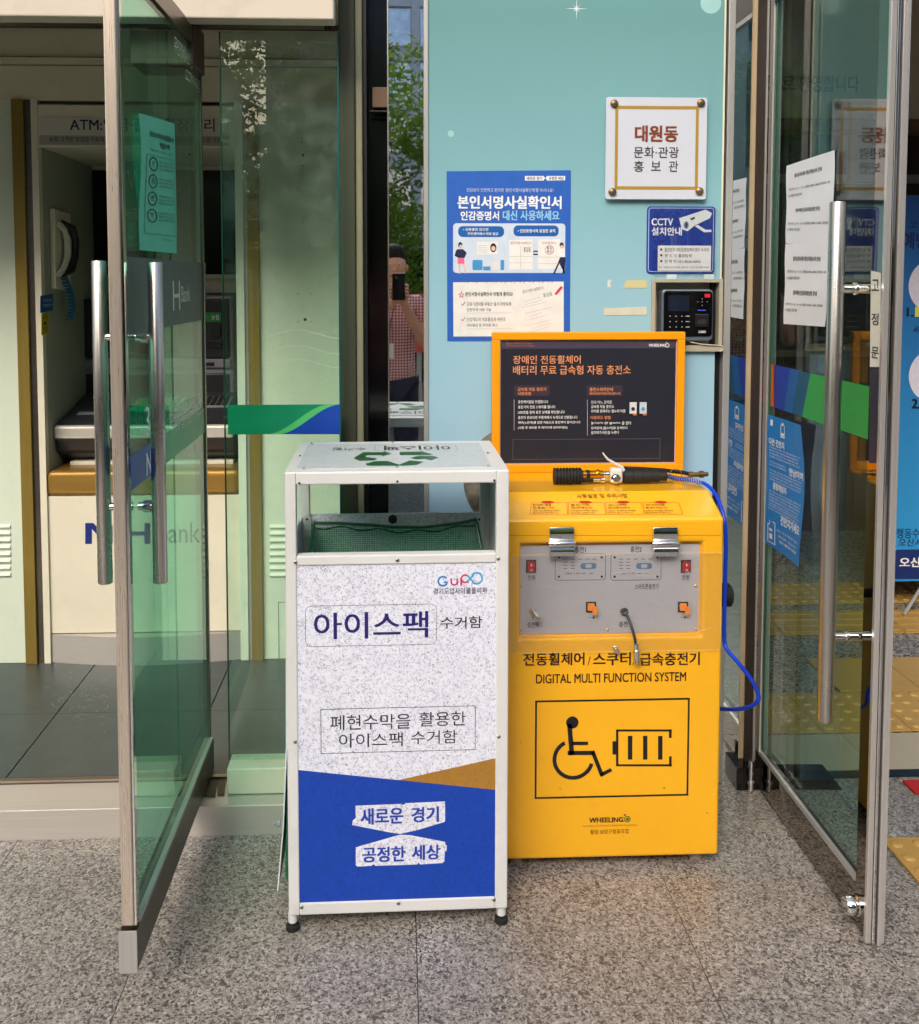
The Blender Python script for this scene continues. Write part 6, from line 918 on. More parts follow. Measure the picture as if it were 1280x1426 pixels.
obj('tray', MB().fb(kf, xa+.05, Lk*.2, xa+.14, Lk*.28, .001, .004), mat('tray_grey', (120,124,130), .4), am, bev=.001)
obj('note_slot', MB().fb(kf, xa+.20, Lk*.2, xb-.2, Lk*.75, .001, .008), M['blackgloss'], am, bev=.003)
obj('green_plate', MB().fb(kf, xa+.24, Lk*.25, xb-.24, Lk*.7, .0085, .011), ink(20,150,90), am)
# handset on the left booth wall
WSl = Fr((a_l, 0, 0), (0,1,0), (0,0,1))      # faces +x; u runs away from us = to the right as seen
hs_ = thing('wall_phone', 'white wall phone with dark handset and blue coiled cord in the booth', 'phone', WSl.at(75,350))
obj('wall_box', MB().ppoly(WSl, [(68,290),(91,298),(92,405),(70,402)], .001, .02), M['cream'], hs_, bev=.003)
hp_ = [WSl.at(x,y,c) for x,y,c in ((74,310,.03),(79,318,.055),(83,335,.06),(82,358,.06),(78,375,.055),(74,383,.03))]
obj('handset', MB().tube(hp_, [.012,.017,.013,.013,.017,.012], 10), M['black'], hs_, smooth=True)
hk_ = [WSl.at(x,y,c) for x,y,c in ((71,312,.028),(76,320,.036),(79,336,.04),(79,358,.04),(75,374,.036),(71,382,.028))]
obj('cradle', MB().tube(hk_, .012, 8), mat('phone_pale', (205,206,196), .4), hs_, smooth=True)
cp = []
for k in range(260):
    t = k/259; x = 75+10*math.sin(t*2.4)+t*3; y = 384+60*t; p = WSl.at(x, y, .035); th_ = k*.62
    cp.append(p + V((math.cos(th_)*.012, math.sin(th_)*.012, math.sin(th_*.5)*.002)))
obj('coiled_cord', MB().tube(cp, .0024, 5), ink(40,110,150), hs_, smooth=True)
s1 = tag(obj('blue_sticker', MB().ppoly(WSl, [(55.5,412),(73,409),(73,432),(55.5,436)], .001, .002), ink(30,92,160)), 'small blue notice sticker below the booth wall phone', 'sticker')
words('lettering', [('안내전화',59,416,71,420),('이용안내',59,423,71,427)], WSl, WHT, s1, .0026)
s2 = tag(obj('yellow_sticker', MB().ppoly(WSl, [(57,437),(67,434),(67,463),(57,467)], .001, .002), ink(206,190,40)), 'small yellow warning sticker below the blue sticker in the booth', 'sticker')
words('lettering', [('주의',59,440,65,445),('조심',59,455,65,459)], WSl, BLK, s2, .0026)
mb = MB(); a, b = WSl.px(62,450); mb.disc(WSl, a, b, .012, .0024, None, 12, .006); obj('symbol', mb, BLK, s2)
# blue notice standing in the booth, seen through the door glass
nb = tag(obj('notice_board', MB().pb(wallf(3.98), 170, 225, 194, 350, 0, .006), ink(28,48,110)), 'tall blue notice beside the monitor, seen through the left door', 'notice')
words('lettering', [('Ⅳ',174,237,190,262),('자금',174,290,192,306),('이체한도',176,328,192,333),('안내문',176,338,192,343)], wallf(3.98), ink(190,200,120), nb, .007)

# ---- fixed glass screen left of the black gap
YG = 2.655; WG = wallf(YG)
GLF = glass('glass_fixed', (.85,.95,.895), .8, smudge=.022)
gxa, gxb = WG.px(314,600)[0], WG.px(473,600)[0]
gp = thing('fixed_glass_screen', 'fixed green tinted glass panel with a green and blue film band', 'glass panel', (gxa,YG,.083))
obj('pane', MB().fb(WG, gxa, .16, gxb, zs-.004, -.006, .006), GLF, gp)
obj('pane_edge', MB().fb(WG, gxb, .16, gxb+.004, zs-.004, -.006, .006), mat('glass_edge_teal', (20,92,96), .2), gp)
obj('pane_edge', MB().fb(WG, gxa-.0025, .16, gxa, zs-.004, -.006, .006), mat('glass_edge_green', (40,90,70), .2), gp)
obj('base_rail', MB().box(gxa, 2.605, .084, gxb+.06, 2.69, .158), M['cream'], gp, bev=.004)
obj('film_band', MB().pb(WG, 318, 563, 473.5, 604, .0066, .0071), ink(10,148,104), gp)
def swoosh(fr, xs, ys, c0, m, name, parent): return obj(name, MB().ppoly(fr, list(zip(xs, ys)), c0), m, parent)
cu = lambda t: 604-41*(t**2*(3-2*t))
top_ = [(385+82*t, cu(t)) for t in [i/16 for i in range(17)]]
mb = MB(); n = 16
tl = [(372+86*i/n, cu(i/n)) for i in range(n+1)]; bl = [(388+85.5*i/n, cu(i/n)) for i in range(n+1)]
mb.ppoly(WG, bl+[(473.5,604)], .0079); obj('film_blue', mb, ink(12,70,180), gp)
mb = MB()
for i in range(n):
    mb.ppoly(WG, [tl[i],tl[i+1],bl[i+1],bl[i]], .0076)
obj('film_stripe', mb, ink(90,204,120), gp)
mb = MB()
for y_ in (465,487,506):
    pts = [(366+107*t, y_+6*math.sin(t*5.6+2.2)) for t in [i/24 for i in range(25)]]
    for p, q in zip(pts, pts[1:]): mb.line(WG, WG.px(*p), WG.px(*q), .0013, .0068)
obj('etched_wave', mb, mat('etched_white', (206,222,206), .7), gp)
zs2 = zs

# ---- return wall, black gap and cable box between the bank and the mirror column
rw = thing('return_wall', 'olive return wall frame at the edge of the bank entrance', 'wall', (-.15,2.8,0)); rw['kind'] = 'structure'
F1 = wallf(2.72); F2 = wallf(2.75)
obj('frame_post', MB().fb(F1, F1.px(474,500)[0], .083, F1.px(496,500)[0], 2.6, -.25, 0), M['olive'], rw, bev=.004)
obj('frame_pipe', MB().fb(F2, F2.px(497,500)[0], .0, F2.px(506.5,500)[0], 2.6, -.2, .02), mat('pipe_beige', (136,138,112), .5, var=.12, dirt=.4), rw, bev=.004)
obj('gap_panel', MB().fb(wallf(2.85), -.13, 0, .0, 2.7, -.03, 0), M['blackgloss'], rw)
obj('gap_reveal', MB().fb(F2, F2.px(507,500)[0], .0, F2.px(512,500)[0], 2.6, -.1, .0), M['black'], rw)
jb = tag(obj('junction_box', MB().pb(wallf(2.80), 519, 124, 541, 152, 0, .03), mat('box_brown', (110,86,66), .6, dirt=.3), bev=.002), 'small brown junction box high in the black gap', 'junction box')
tag(obj('shelf_bracket', MB().pb(wallf(2.80), 516, 156, 541, 158, 0, .03), mat('bracket', (60,58,54), .5, .6)), 'thin metal bracket just under the brown junction box', 'bracket')

# ---- mirror columns
WM = wallf(YW)
def column(px0, px1, label, zb_=0.0):
    a, b = WM.px(px0,500)[0], WM.px(px1,500)[0]
    t = thing('mirror_column', label, 'column', ((a+b)/2,YW,0))
    obj('cladding', MB().fb(WM, a, zb_, b, 3.2, -.12, 0), M['mirror'], t)
    return t
column(542.5, 590, 'narrow mirror polished steel column between the black gap and the teal wall')
column(1016.5, 1038.5, 'narrow mirror polished steel column between the teal wall and the right door')
tr = thing('column_trim', 'slim grey aluminium trim at the left edge of the teal wall', 'trim', WM.at(593,600))
obj('trim_bar', MB().fb(WM, WM.px(590.3,500)[0], 0, WM.px(596.5,500)[0], 3.2, -.1, .006), M['alu'], tr, bev=.001)
tr = thing('column_trim', 'slim bright trim on the black side of the first mirror column', 'trim', WM.at(541,600))
obj('trim_bar', MB().fb(WM, WM.px(540.6,500)[0], 0, WM.px(542.2,500)[0], 3.2, -.1, .003), M['steel'], tr)
tr = thing('column_trim', 'grey aluminium trim between the teal wall and the second mirror column', 'trim', WM.at(1011,600))
obj('trim_bar', MB().fb(WM, WM.px(1006.5,500)[0], 0, WM.px(1016,500)[0], 3.2, -.1, .004), M['alu'], tr, bev=.002)

# ---- teal wall: a printed graphic fading from teal to light blue
m, nt, p, o = base('printed_teal_sheet'); vec = coords(nt)
sx = nt.nodes.new('ShaderNodeSeparateXYZ'); nt.links.new(vec, sx.inputs[0])
gz = nt.nodes.new('ShaderNodeMapRange'); gz.inputs[1].default_value = .9; gz.inputs[2].default_value = 2.3; nt.links.new(sx.outputs['Z'], gz.inputs[0])
cc = ramp(nt, gz.outputs[0], [(0, rgb(166,204,230)), (.35, rgb(154,198,216)), (.62, rgb(134,184,194)), (.95, rgb(112,162,164))]).outputs[0]
nn = noise(nt, vec, 3, 5); cc = mixc(nt, 1.0, cc, ramp(nt, nn.outputs[0], [(.3, (.95,.95,.95)), (.7, (1,1,1))]).outputs[0], 'MULTIPLY')
nt.links.new(cc, p.inputs['Base Color']); p.inputs['Roughness'].default_value = .22; p.inputs['Specular IOR Level'].default_value = .35
n5 = noise(nt, vec, 5, 3); bumpn(nt, p, n5.outputs[0], .3, .0015)
TEAL = m
a0, a1 = WM.px(596.7,500)[0], WM.px(1003,500)[0]; asm = WM.px(953,500)[0]; arr = WM.px(906,500)[0]
zr_b = WM.at(950,488.5).z; zr_t = WM.at(950,388).z
tw = thing('teal_wall', 'glossy teal and light blue printed wall panel between the mirror columns', 'wall', ((a0+a1)/2,YW,0)); tw['kind'] = 'structure'
# panels around the reader recess
obj('printed_panel', MB().fb(WM, a0, 0, arr, 3.2, -.02, 0), TEAL, tw)
obj('printed_panel', MB().fb(WM, arr, zr_t, a1, 3.2, -.02, 0), TEAL, tw)
obj('printed_panel', MB().fb(WM, arr, 0, WM.px(994,600)[0], zr_b, -.02, -.002), TEAL, tw)
obj('edge_bead', MB().fb(WM, a1, zr_t, WM.px(1004.2,300)[0], 3.2, -.02, .001), mat('bead_yellow', (226,224,196), .5), tw)
obj('shadow_gap', MB().fb(WM, WM.px(994.2,500)[0], 0, WM.px(1006,500)[0], 3.2, -.06, -.025), M['black'], tw)
# print marks: round photograph in the corner, pale dots and sparkle
mb = MB(); cx_, cy_ = WM.px(722,668); mb.disc(WM, cx_, cy_, .16, .0006, None, 48)
obj('printed_disc', mb, mat('print_photo', (120,116,108), .3, var=.6, scale=28), tw)
mb = MB(); a, b = WM.px(628,186); mb.disc(WM, a, b, .009, .0005, None, 20); a, b = WM.px(990,4); mb.disc(WM, a, b, .03, .0005, None, 24)
obj('printed_dot', mb, ink(160,206,206), tw)
mb = MB(); a, b = WM.px(803,12)
for k in range(8):
    th_ = R(45*k); L_ = .032 if k % 2 == 0 else .014; d = V((math.cos(th_), math.sin(th_))); e = V((-d.y, d.x))*.0016
    mb.poly(WM, [(a+e.x,b+e.y),(a-e.x,b-e.y),(a+d.x*L_,b+d.y*L_)], .0007+.00002*k)
obj('printed_sparkle', mb, ink(226,240,240), tw)
struct('facade_above', MB().box(-4.2,2.6,3.2,5.2,3.2,9.0), M['creamwall'], 'cream upper facade above both entrances')
struct('facade_side', MB().box(-4.2,2.61,0,-2.64,3.2,3.2), M['creamwall'])
struct('wall_core', MB().box(-.16,2.90,0,.88,4.7,3.2), M['creamwall'])
struct('bank_back', MB().box(-2.6,4.6,0,-.02,4.65,3.0), M['tan'])
# ================================================================ LEFT GLASS DOOR (open towards us)
DL = Fr((XL+.006, 0, 0), (0,1,0), (0,0,1))            # its right-hand face, faces +x
yf, yh = 1.920, 2.738
GLD = glass('glass_door_green', (.54,.85,.745), .85, smudge=.012)
ztop = 2.118
ld = thing('glass_door', 'open green tinted glass door of the bank with two steel bar handles', 'door', (XL,yh,.093))
obj('pane', MB().box(XL-.006, yf+.022, .188, XL+.006, yh-.012, ztop), GLD, ld)
obj('front_stile', MB().box(XL-.014, yf-.004, .188, XL+.011, yf+.0215, ztop), mat('stile_bronze', (206,194,180), .27, .65, var=.1, stretch=(20,20,.5)), ld, bev=.003)
obj('front_bead', MB().box(XL+.0113, yf-.002, .188, XL+.0165, yf+.018, ztop), M['chrome'], ld, bev=.001)
obj('rear_stile', MB().box(XL-.008, yh-.0115, .188, XL+.010, yh+.002, ztop), M['steeld'], ld)
obj('bottom_rail', MB().box(XL-.018, yf-.006, .093, XL+.017, yh+.002, .1795), M['steeld'], ld, bev=.0015)
obj('rail_end_cap', MB().box(XL-.019, yf-.010, .092, XL+.018, yf-.0065, .181), M['alu'], ld, bev=.001)
obj('rail_bead', MB().box(XL+.0065, yf+.02, .180, XL+.0175, yh-.012, .190), M['alu'], ld)
obj('top_rail', MB().box(XL-.012, yf-.006, ztop+.0005, XL+.012, yh+.002, ztop+.05), M['steeld'], ld, bev=.001)
# bar handles, inside and out
def handle(side, xoff, ytube, z0, z1, r, parent, yy):
    x = XL+xoff
    h = obj('handle', MB().lathe((x, ytube, z0), (0,0,1), [(0,r*.9),(.002,r),(z1-z0-.002,r),(z1-z0,r*.9)], 28), M['steel'], parent, smooth=True)
    for zz in yy:
        s = 1 if xoff > 0 else -1
        obj('standoff', MB().lathe((XL+.0065*s, ytube, zz), (s,0,0), [(0,.009),(.010,.009),(.0105,.0125),(.026,.0125),(.0265,.008),(abs(xoff)-r*.6,.008)], 18), M['chrome'], h, smooth=True)
yt = 2.03
dz = lambda y: wallf(yt).at(215, y).z
handle(1, .0485, yt, dz(811), dz(365), .0152, ld, (dz(469), dz(705)))
handle(-1, -.066, yt, dz(811), dz(363), .0152, ld, (dz(469), dz(705)))
# film bands
def dpoly(mb, pts, c=.0008): return mb.ppoly(DL, pts, c)
vp = lambda x0, y0, x1: 388+(y0-388)*(x1-554)/(x0-554)
xa_, xb_ = 173, 286
obj('grey_film', dpoly(MB(), [(xa_,357),(xb_,vp(xa_,357,xb_)),(xb_,444),(xa_,vp(xb_,444,xa_))]), mat('film_grey', (86,104,98), .5, var=.05), ld)
words('lettering', [('H',240,391,250,432)], DL, ink(205,216,206), ld, .0015)
words('lettering', [('Bank',252,398,264,420)], DL, ink(205,216,206), ld, .0015)
yt1, yt2 = 638, 687
obj('blue_film', dpoly(MB(), [(178,yt1),(214,vp(178,yt1,214)),(232,vp(178,yt1,232)),(214,vp(178,yt2,214)),(178,yt2)]), ink(34,84,176), ld)
obj('green_film', dpoly(MB(), [(224,vp(178,yt1,224)),(286,vp(178,yt1,286)),(286,vp(178,yt2,286)),(216,vp(178,yt2,216))], .0012), mat('film_green', (92,178,130), .4), ld)
words('logo', [('NH',203,626,217,658)], DL, WHT, ld, .0014, bold=.02)
words('lettering', [('365',202,562,222,600)], DL, WHT, ld, .0014)
words('lettering', [('열린-코너',222,604,232,612)], DL, WHT, ld, .0014)
words('lettering', [('365일-24시간',235,556,252,568),('연중무휴-은행업무-자동화코너',236,558,276,578),('무통장-입금-출금 이체코너',238,572,282,592)], DL, ink(215,225,215), ld, .0014)
mb = MB()
def slant(mb, s, x0, x1, yA0, yA1, c=.0014):           # text running along the door, following its perspective
    f = DL; a0 = f.px(x0, 100)[0]; a1 = f.px(x1, 100)[0]; b1 = f.px(x1, yA0)[1]; b0 = f.px(x1, yA1)[1]
    return text_ab(mb, s, f, a0, b0, a1, b1, c)
slant(mb, '무인경비시스템 가동중', 243, 278, 88, 108); slant(mb, 'CCTV 녹화중', 258, 278, 112, 130)
obj('lettering', mb, ink(220,226,214), ld)
mb = MB(); a, b = DL.px(271,622); mb.arc(DL, a, b, .010, .0025, 0, 360, .0014); mb.disc(DL, a, b, .004, .0014, None, 12)
obj('round_mark', mb, ink(200,214,204), ld)
# covid poster, a curling paper taped on the far side of the glass
PC = mat('poster_mint', (92,196,166), .6, var=.05)
pf = Fr((XL+.0075, 0, 0), (0,1,0), (0,0,1))
A = pf.px(190,157); B = pf.px(242,172); Cc = pf.px(244,353); D = pf.px(195,348)
NX, NY = 10, 14; mb = MB()
def cv(u, v): return pf.pt((A[0]*(1-u)+B[0]*u)*(1-v)+(D[0]*(1-u)+Cc[0]*u)*v, (A[1]*(1-u)+B[1]*u)*(1-v)+(D[1]*(1-u)+Cc[1]*u)*v, .003+.004*math.sin(v*5.2+.4)*(1-u)+.001*math.sin(u*5+v*4))
vs = [cv(i/NX, j/NY) for j in range(NY+1) for i in range(NX+1)]
fs = [(j*(NX+1)+i, (j+1)*(NX+1)+i, (j+1)*(NX+1)+i+1, j*(NX+1)+i+1) for j in range(NY) for i in range(NX)]
back = [v_ - pf.n*.0005 for v_ in vs]; k0 = len(vs)
mb.add(vs+back, fs+[tuple(i+k0 for i in f)[::-1] for f in fs])
po = tag(obj('virus_poster', mb, PC, smooth=True), 'mint green curling paper poster with four round icons on the bank door', 'poster')
# its print follows the sheet
def onsheet(mb, s, u0, v0, u1, v1, bold=0):
    gv_, gf_ = glyphs(s, bold, 1); xs = [p[0] for p in gv_]; ys = [p[1] for p in gv_]
    return mb.add([cv(u0+(u1-u0)*(p[0]-min(xs))/(max(xs)-min(xs)), v1+(v0-v1)*(p[1]-min(ys))/(max(ys)-min(ys)))+pf.n*.0012 for p in gv_], gf_)
mb = MB(); onsheet(mb, '코로나바이러스감염증-19', .22,.11,.95,.155,.03); onsheet(mb, '예방수칙', .52,.175,.82,.22,.03)
onsheet(mb, '저희 점포는 고객님의 안전을 위해', .24,.24,.92,.258)
T4 = [('손을 자주 씻고','기침 예절을 지키며','마스크를 착용해요'),('눈·코·입 만지지','않기 외출 자제','실내 환기하기'),('발열 호흡기 증상시','1339 상담 후','선별진료소 방문'),('의료진의 지시에','따라 주세요','협조 부탁드려요')]
for k in range(4):
    v0 = .345+k*.128
    for j in range(3): onsheet(mb, T4[k][j], .50, v0-.03+j*.026, .90, v0-.014+j*.026)
    onsheet(mb, ('손','집','문','약')[k], .28, v0-.02, .38, v0+.02)
onsheet(mb, '본 점포는 안심', .58,.90,.78,.915)
obj('lettering', mb, ink(30,62,56), po)
mb = MB()
def sheetring(mb, uc, vc, ru, rv, t, k=24):
    o_ = [cv(uc+ru*math.cos(2*math.pi*i/k), vc+rv*math.sin(2*math.pi*i/k))+pf.n*.0011 for i in range(k)]
    q_ = [cv(uc+ru*(1-t)*math.cos(2*math.pi*i/k), vc+rv*(1-t)*math.sin(2*math.pi*i/k))+pf.n*.0011 for i in range(k)]
    mb.add(o_+q_, [(i,(i+1)%k,k+(i+1)%k,k+i) for i in range(k)])
for k in range(4): sheetring(mb, .33, .35+k*.128, .125, .052, .16)
obj('icon_ring', mb, ink(40,54,50), po)
mb = MB()
for (u0,v0,u1,v1) in ((.13,.285,.95,.289),(.13,.868,.95,.872),(.13,.285,.142,.87),(.94,.285,.952,.87)):
    mb.add([cv(u0,v0)+pf.n*.001,cv(u0,v1)+pf.n*.001,cv(u1,v1)+pf.n*.001,cv(u1,v0)+pf.n*.001],[(0,1,2,3)])
obj('frame_line', mb, ink(60,140,120), po)

# ================================================================ RIGHT GLASS DOOR
DR = Fr((XR-.006, 0, 0), (0,-1,0), (0,0,1))           # faces -x
GLR = glass('glass_door_dark', (.74,.87,.82), .95, smudge=.008)
yf2, yh2 = 2.050, 2.725; zt2 = 2.285
rd = thing('glass_door', 'open glass door of the community centre with a long steel pull bar and papers', 'door', (XR,yh2,.01))
obj('pane', MB().box(XR-.006, yf2+.066, .124, XR+.006, yh2-.008, zt2), GLR, rd)
m, nt, p, o = base('stile_polished'); 
obj('front_stile', MB().box(XR-.014, yf2+.012, .012, XR+.014, yf2+.065, 2.9), M['mirror_dk'], rd, bev=.0015)
BRT = mat('strip_bright', (216,212,208), .22, .65, var=.06, stretch=(60,60,.6), dirt=.05)
for k, (xx, wv, dd, mm) in enumerate(((XR-.0195,.0125,.0,BRT),(XR-.0065,.006,.004,M['chrome']),(XR+.0,.005,-.001,M['steeld']),(XR+.0055,.008,.004,BRT),(XR+.014,.009,.001,BRT))):
    obj('stile_edge_strip', MB().box(xx, yf2-dd, .008-dd, xx+wv, yf2+.0115, 2.9), mm, rd, bev=.0012)
obj('rear_stile', MB().box(XR-.013, yh2-.0075, .10, XR+.012, yh2+.02, zt2+.04), BRT, rd, bev=.002)
obj('pane_edge', MB().box(XR-.0085, yh2-.024, .125, XR-.0065, yh2-.008, zt2-.013), mat('glass_edge_green', (40,90,70), .2), rd)
obj('bottom_rail', MB().box(XR-.013, yf2+.0655, .012, XR+.013, yh2+.02, .112), M['mirror_dk'], rd)
obj('rail_bead', MB().box(XR-.016, yf2+.066, .1125, XR-.0065, yh2-.008, .124), M['alu'], rd)
obj('top_rail', MB().box(XR-.013, yf2+.0655, zt2+.0005, XR+.013, yh2+.02, zt2+.09), mat('top_rail_dark', (50,42,38), .35, .6), rd)
obj('rail_lip', MB().box(XR-.017, yf2+.066, zt2-.012, XR-.0065, yh2-.008, zt2+.002), M['alu'], rd)
q = DR.at(1199,1244)
lk = obj('lock', MB().lathe((XR-.013, q.y, .062), (-1,0,0), [(0,.024),(.004,.024),(.006,.021),(.026,.021),(.030,.018)], 24), M['chrome'], rd, smooth=True)
# pull bar
xh = .978
PFm = Fr((xh,0,0),(0,-1,0),(0,0,1)); yb_ = PFm.at(1158,640).y
zt_, zb2 = wallf(yb_).at(1158,281).z, wallf(yb_).at(1145,1004).z
h = obj('handle', MB().lathe((xh, yb_, zb2), (0,0,1), [(0,.0165),(.003,.018),(zt_-zb2-.003,.018),(zt_-zb2,.0165)], 28), M['steel'], rd, smooth=True)
for yy in (402, 886):
    z_ = wallf(yb_).at(1180,yy).z
    obj('standoff', MB().lathe((XR-.0065, yb_, z_), (-1,0,0), [(0,.011),(.034,.011),(.0345,.0145),(.040,.0145),(.0405,.0105),(.078,.0105)], 18), M['chrome'], h, smooth=True)
# push label strip on the stile
stx = MB().ppoly(Fr((XR-.0145,0,0),(0,-1,0),(0,0,1)), [(1213.5,377),(1227.5,380),(1225.5,511),(1212,511)], .0002, .0008)
FS = Fr((XR-.0145,0,0),(0,-1,0),(0,0,1))
la = tag(obj('door_label', stx, ink(226,222,206)), 'cream vertical label with three large letters on the right door stile', 'label')
mb = MB(); text_px(mb, '고', FS, 1215,389,1225,405, .0012, bold=.02); text_px(mb, '정', FS, 1214.5,436,1224.5,453, .0012, bold=.02); text_px(mb, '문', FS, 1214.5,483,1224.5,499, .0012, bold=.02)
obj('lettering', mb, BLK, la)
lb2 = tag(obj('door_label', MB().ppoly(FS, [(1212,513),(1225.5,513),(1223.5,645),(1210.5,645)], .0002, .0006), ink(44,42,58)), 'dark narrow label strip below the cream label on the door stile', 'label')
# colour film band on the glass
vp2 = lambda x0, y0, x1: 388+(y0-388)*(x1-554)/(x0-554)
def band(xa, xb, m, name, c, cut=None):
    T0, B0 = 505.0, 563.0
    ytx = lambda x: 505+(x-1058)*.262; ybx = lambda x: 563+(x-1058)*.325
    # keep the band's edges on the door's horizontals
    t = lambda x: vp2(1058, 503, x); b = lambda x: vp2(1058, 560, x)
    pts = [(xa,t(xa)),(xb,t(xb)),(xb,b(xb)),(xa,b(xa))] if not cut else [(xa+cut,t(xa+cut)),(xb,t(xb)),(xb,b(xb)),(xa,b(xa))]
    return obj(name, MB().ppoly(DR, pts, c), m, rd)
for i, (xa, xb, colr, cut) in enumerate(((1062,1069,(170,40,64),0),(1069,1078,(206,92,40),0),(1078,1082,(70,50,120),0),(1082,1106,(26,62,164),0),(1092,1116,(20,92,160),10),(1104,1140,(18,84,118),10),(1118,1213,(44,160,66),12))):
    band(xa, xb, ink(*colr), 'film_band', .0006+.0002*i, cut)
# white notices
def sheet(name, label, cat, fr, pts, c, m, curl=0):
    P4 = [fr.px(*p) for p in pts]    # TL TR BR BL
    mb = MB(); N_ = 8
    def f(u, v):
        a = (P4[0][0]*(1-u)+P4[1][0]*u)*(1-v)+(P4[3][0]*(1-u)+P4[2][0]*u)*v
        b = (P4[0][1]*(1-u)+P4[1][1]*u)*(1-v)+(P4[3][1]*(1-u)+P4[2][1]*u)*v
        return fr.pt(a, b, c+curl*(math.sin(v*6+u*2)*.35+.5)*u**2 + .0012*math.sin(9*v+3*u))
    vs = [f(i/N_, j/N_) for j in range(N_+1) for i in range(N_+1)]; k0 = len(vs)
    fs = [(j*(N_+1)+i, (j+1)*(N_+1)+i, (j+1)*(N_+1)+i+1, j*(N_+1)+i+1) for j in range(N_) for i in range(N_)]
    mb.add(vs+[v_-fr.n*.0004 for v_ in vs], fs+[tuple(i+k0 for i in g)[::-1] for g in fs])
    o = obj(name, mb, m, smooth=True); tag(o, label, cat)
    def pr(mb, s, u0, v0, u1, v1, bold=0):
        gv_, gf_ = glyphs(s, bold, 1); xs = [p[0] for p in gv_]; ys = [p[1] for p in gv_]
        return mb.add([f(u0+(u1-u0)*(p[0]-min(xs))/(max(xs)-min(xs)), v1+(v0-v1)*(p[1]-min(ys))/(max(ys)-min(ys)))+fr.n*.0009 for p in gv_], gf_)
    return o, f, pr
for which, pts in (('upper', [(1097,231),(1164,209),(1162,344),(1096,339)]), ('lower', [(1095.5,340),(1162,339.5),(1150,455),(1093,451)])):
    o_, f_, pr = sheet('notice_paper', 'white A4 notice taped to the right glass door, %s sheet of the two' % which, 'notice', DR, pts, .003, PAPER)
    mb = MB()
    if which == 'upper':
        L = [('경기도의사회 재난지원소득 안내',.20,.13,.76,.18,.03),('신청기간 6. 15. ~ 7. 31. (평일) 09:00~18:00, 접수장소 1층',.06,.30,.92,.335,.01),('※ 신분증 지참 필수',.05,.375,.36,.41,.01),
             ('정부재난긴급지원신청 안내',.22,.56,.74,.61,.03),('신청기간 5. 18. ~ 8. 18. (평일) 09:00~18:00, 대원동',.05,.73,.90,.765,.01),('※ 신분증 지참 필수',.05,.80,.34,.835,.01)]
    else:
        L = [('경기도의사회 재난지원소득 안내',.20,.15,.78,.21,.03),('신청기간 6. 15. ~ 7. 31. (평일) 09:00~18:00, 접수장소 1층',.06,.32,.92,.36,.01),('※ 신분증 지참 필수',.05,.40,.36,.44,.01),
             ('정부재난긴급지원신청 안내',.22,.57,.78,.63,.03),('신청기간 5. 18. ~ 8. 18. (평일) 09:00~18:00, 대원동',.05,.73,.92,.765,.01),('※ 신분증 지참 필수',.05,.80,.36,.84,.01)]
    for s_, u0, v0, u1, v1, bd in L: pr(mb, s_, u0, v0, u1, v1, bd)
    obj('lettering', mb, ink(58,58,62), o_)
o_, f_, pr = sheet('battery_poster', 'bright blue battery recycling poster curling off the right glass door', 'poster', DR, [(1071,577),(1126,592),(1123,790),(1068,756)], .004, ink(26,128,206), .02)
mb = MB()
pr(mb, '다쓴 건전지', .07,.17,.50,.225,.04); pr(mb, '만남이여', .62,.34,.97,.40,.04); pr(mb, '종량제봉투', .18,.50,.56,.555,.04); pr(mb, '건전지가세요', .42,.72,.95,.79,.04)
LT = ['우리가 매일 쓰고 버리는 건전지','폐건전지는 수은과 카드뮴 등의','중금속을 포함하고 있어','분리배출이 꼭 필요합니다','가까운 수거함에 넣어주세요','하나 둘 모으면 자원이 됩니다']
def para(v0, n, u0=.08, u1=.94, dv=.023):
    for k in range(n): pr(mb, LT[k % 6]+LT[(k+2) % 6], u0, v0+k*dv, u1-random.random()*.08, v0+k*dv+.014)
para(.235, 4); para(.41, 4); para(.57, 5); para(.345, 2, .08, .58); para(.68,2)
pr(mb, '장소 : 각 동 행정복지센터', .32,.835,.92,.855); pr(mb, '문의전화 : 자원순환과', .36,.875,.90,.895); pr(mb, '031-8036-5000', .40,.91,.90,.93,.02)
obj('lettering', mb, WHT, o_)
mb = MB()
def sl_(u0,v0,u1,v1):
    e = .008; mb.add([f_(u,v)+DR.n*.0009 for u,v in ((u0,v0),(u0,v1),(u1,v1),(u1,v0))],[(0,1,2,3)])
for (u0,v0,u1,v1) in ((.40,.045,.52,.05),(.40,.13,.52,.14),(.40,.045,.415,.14),(.505,.045,.52,.14),(.43,.03,.49,.045),(.42,.105,.50,.125),(.07,.83,.09,.97),(.26,.80,.28,.97),(.07,.965,.28,.972),(.07,.83,.12,.836),(.12,.80,.135,.836),(.20,.80,.28,.806),(.12,.86,.2,.88),(.12,.90,.2,.94),(.10,.03,.17,.075)): sl_(u0,v0,u1,v1)
obj('battery_icon', mb, WHT, o_)
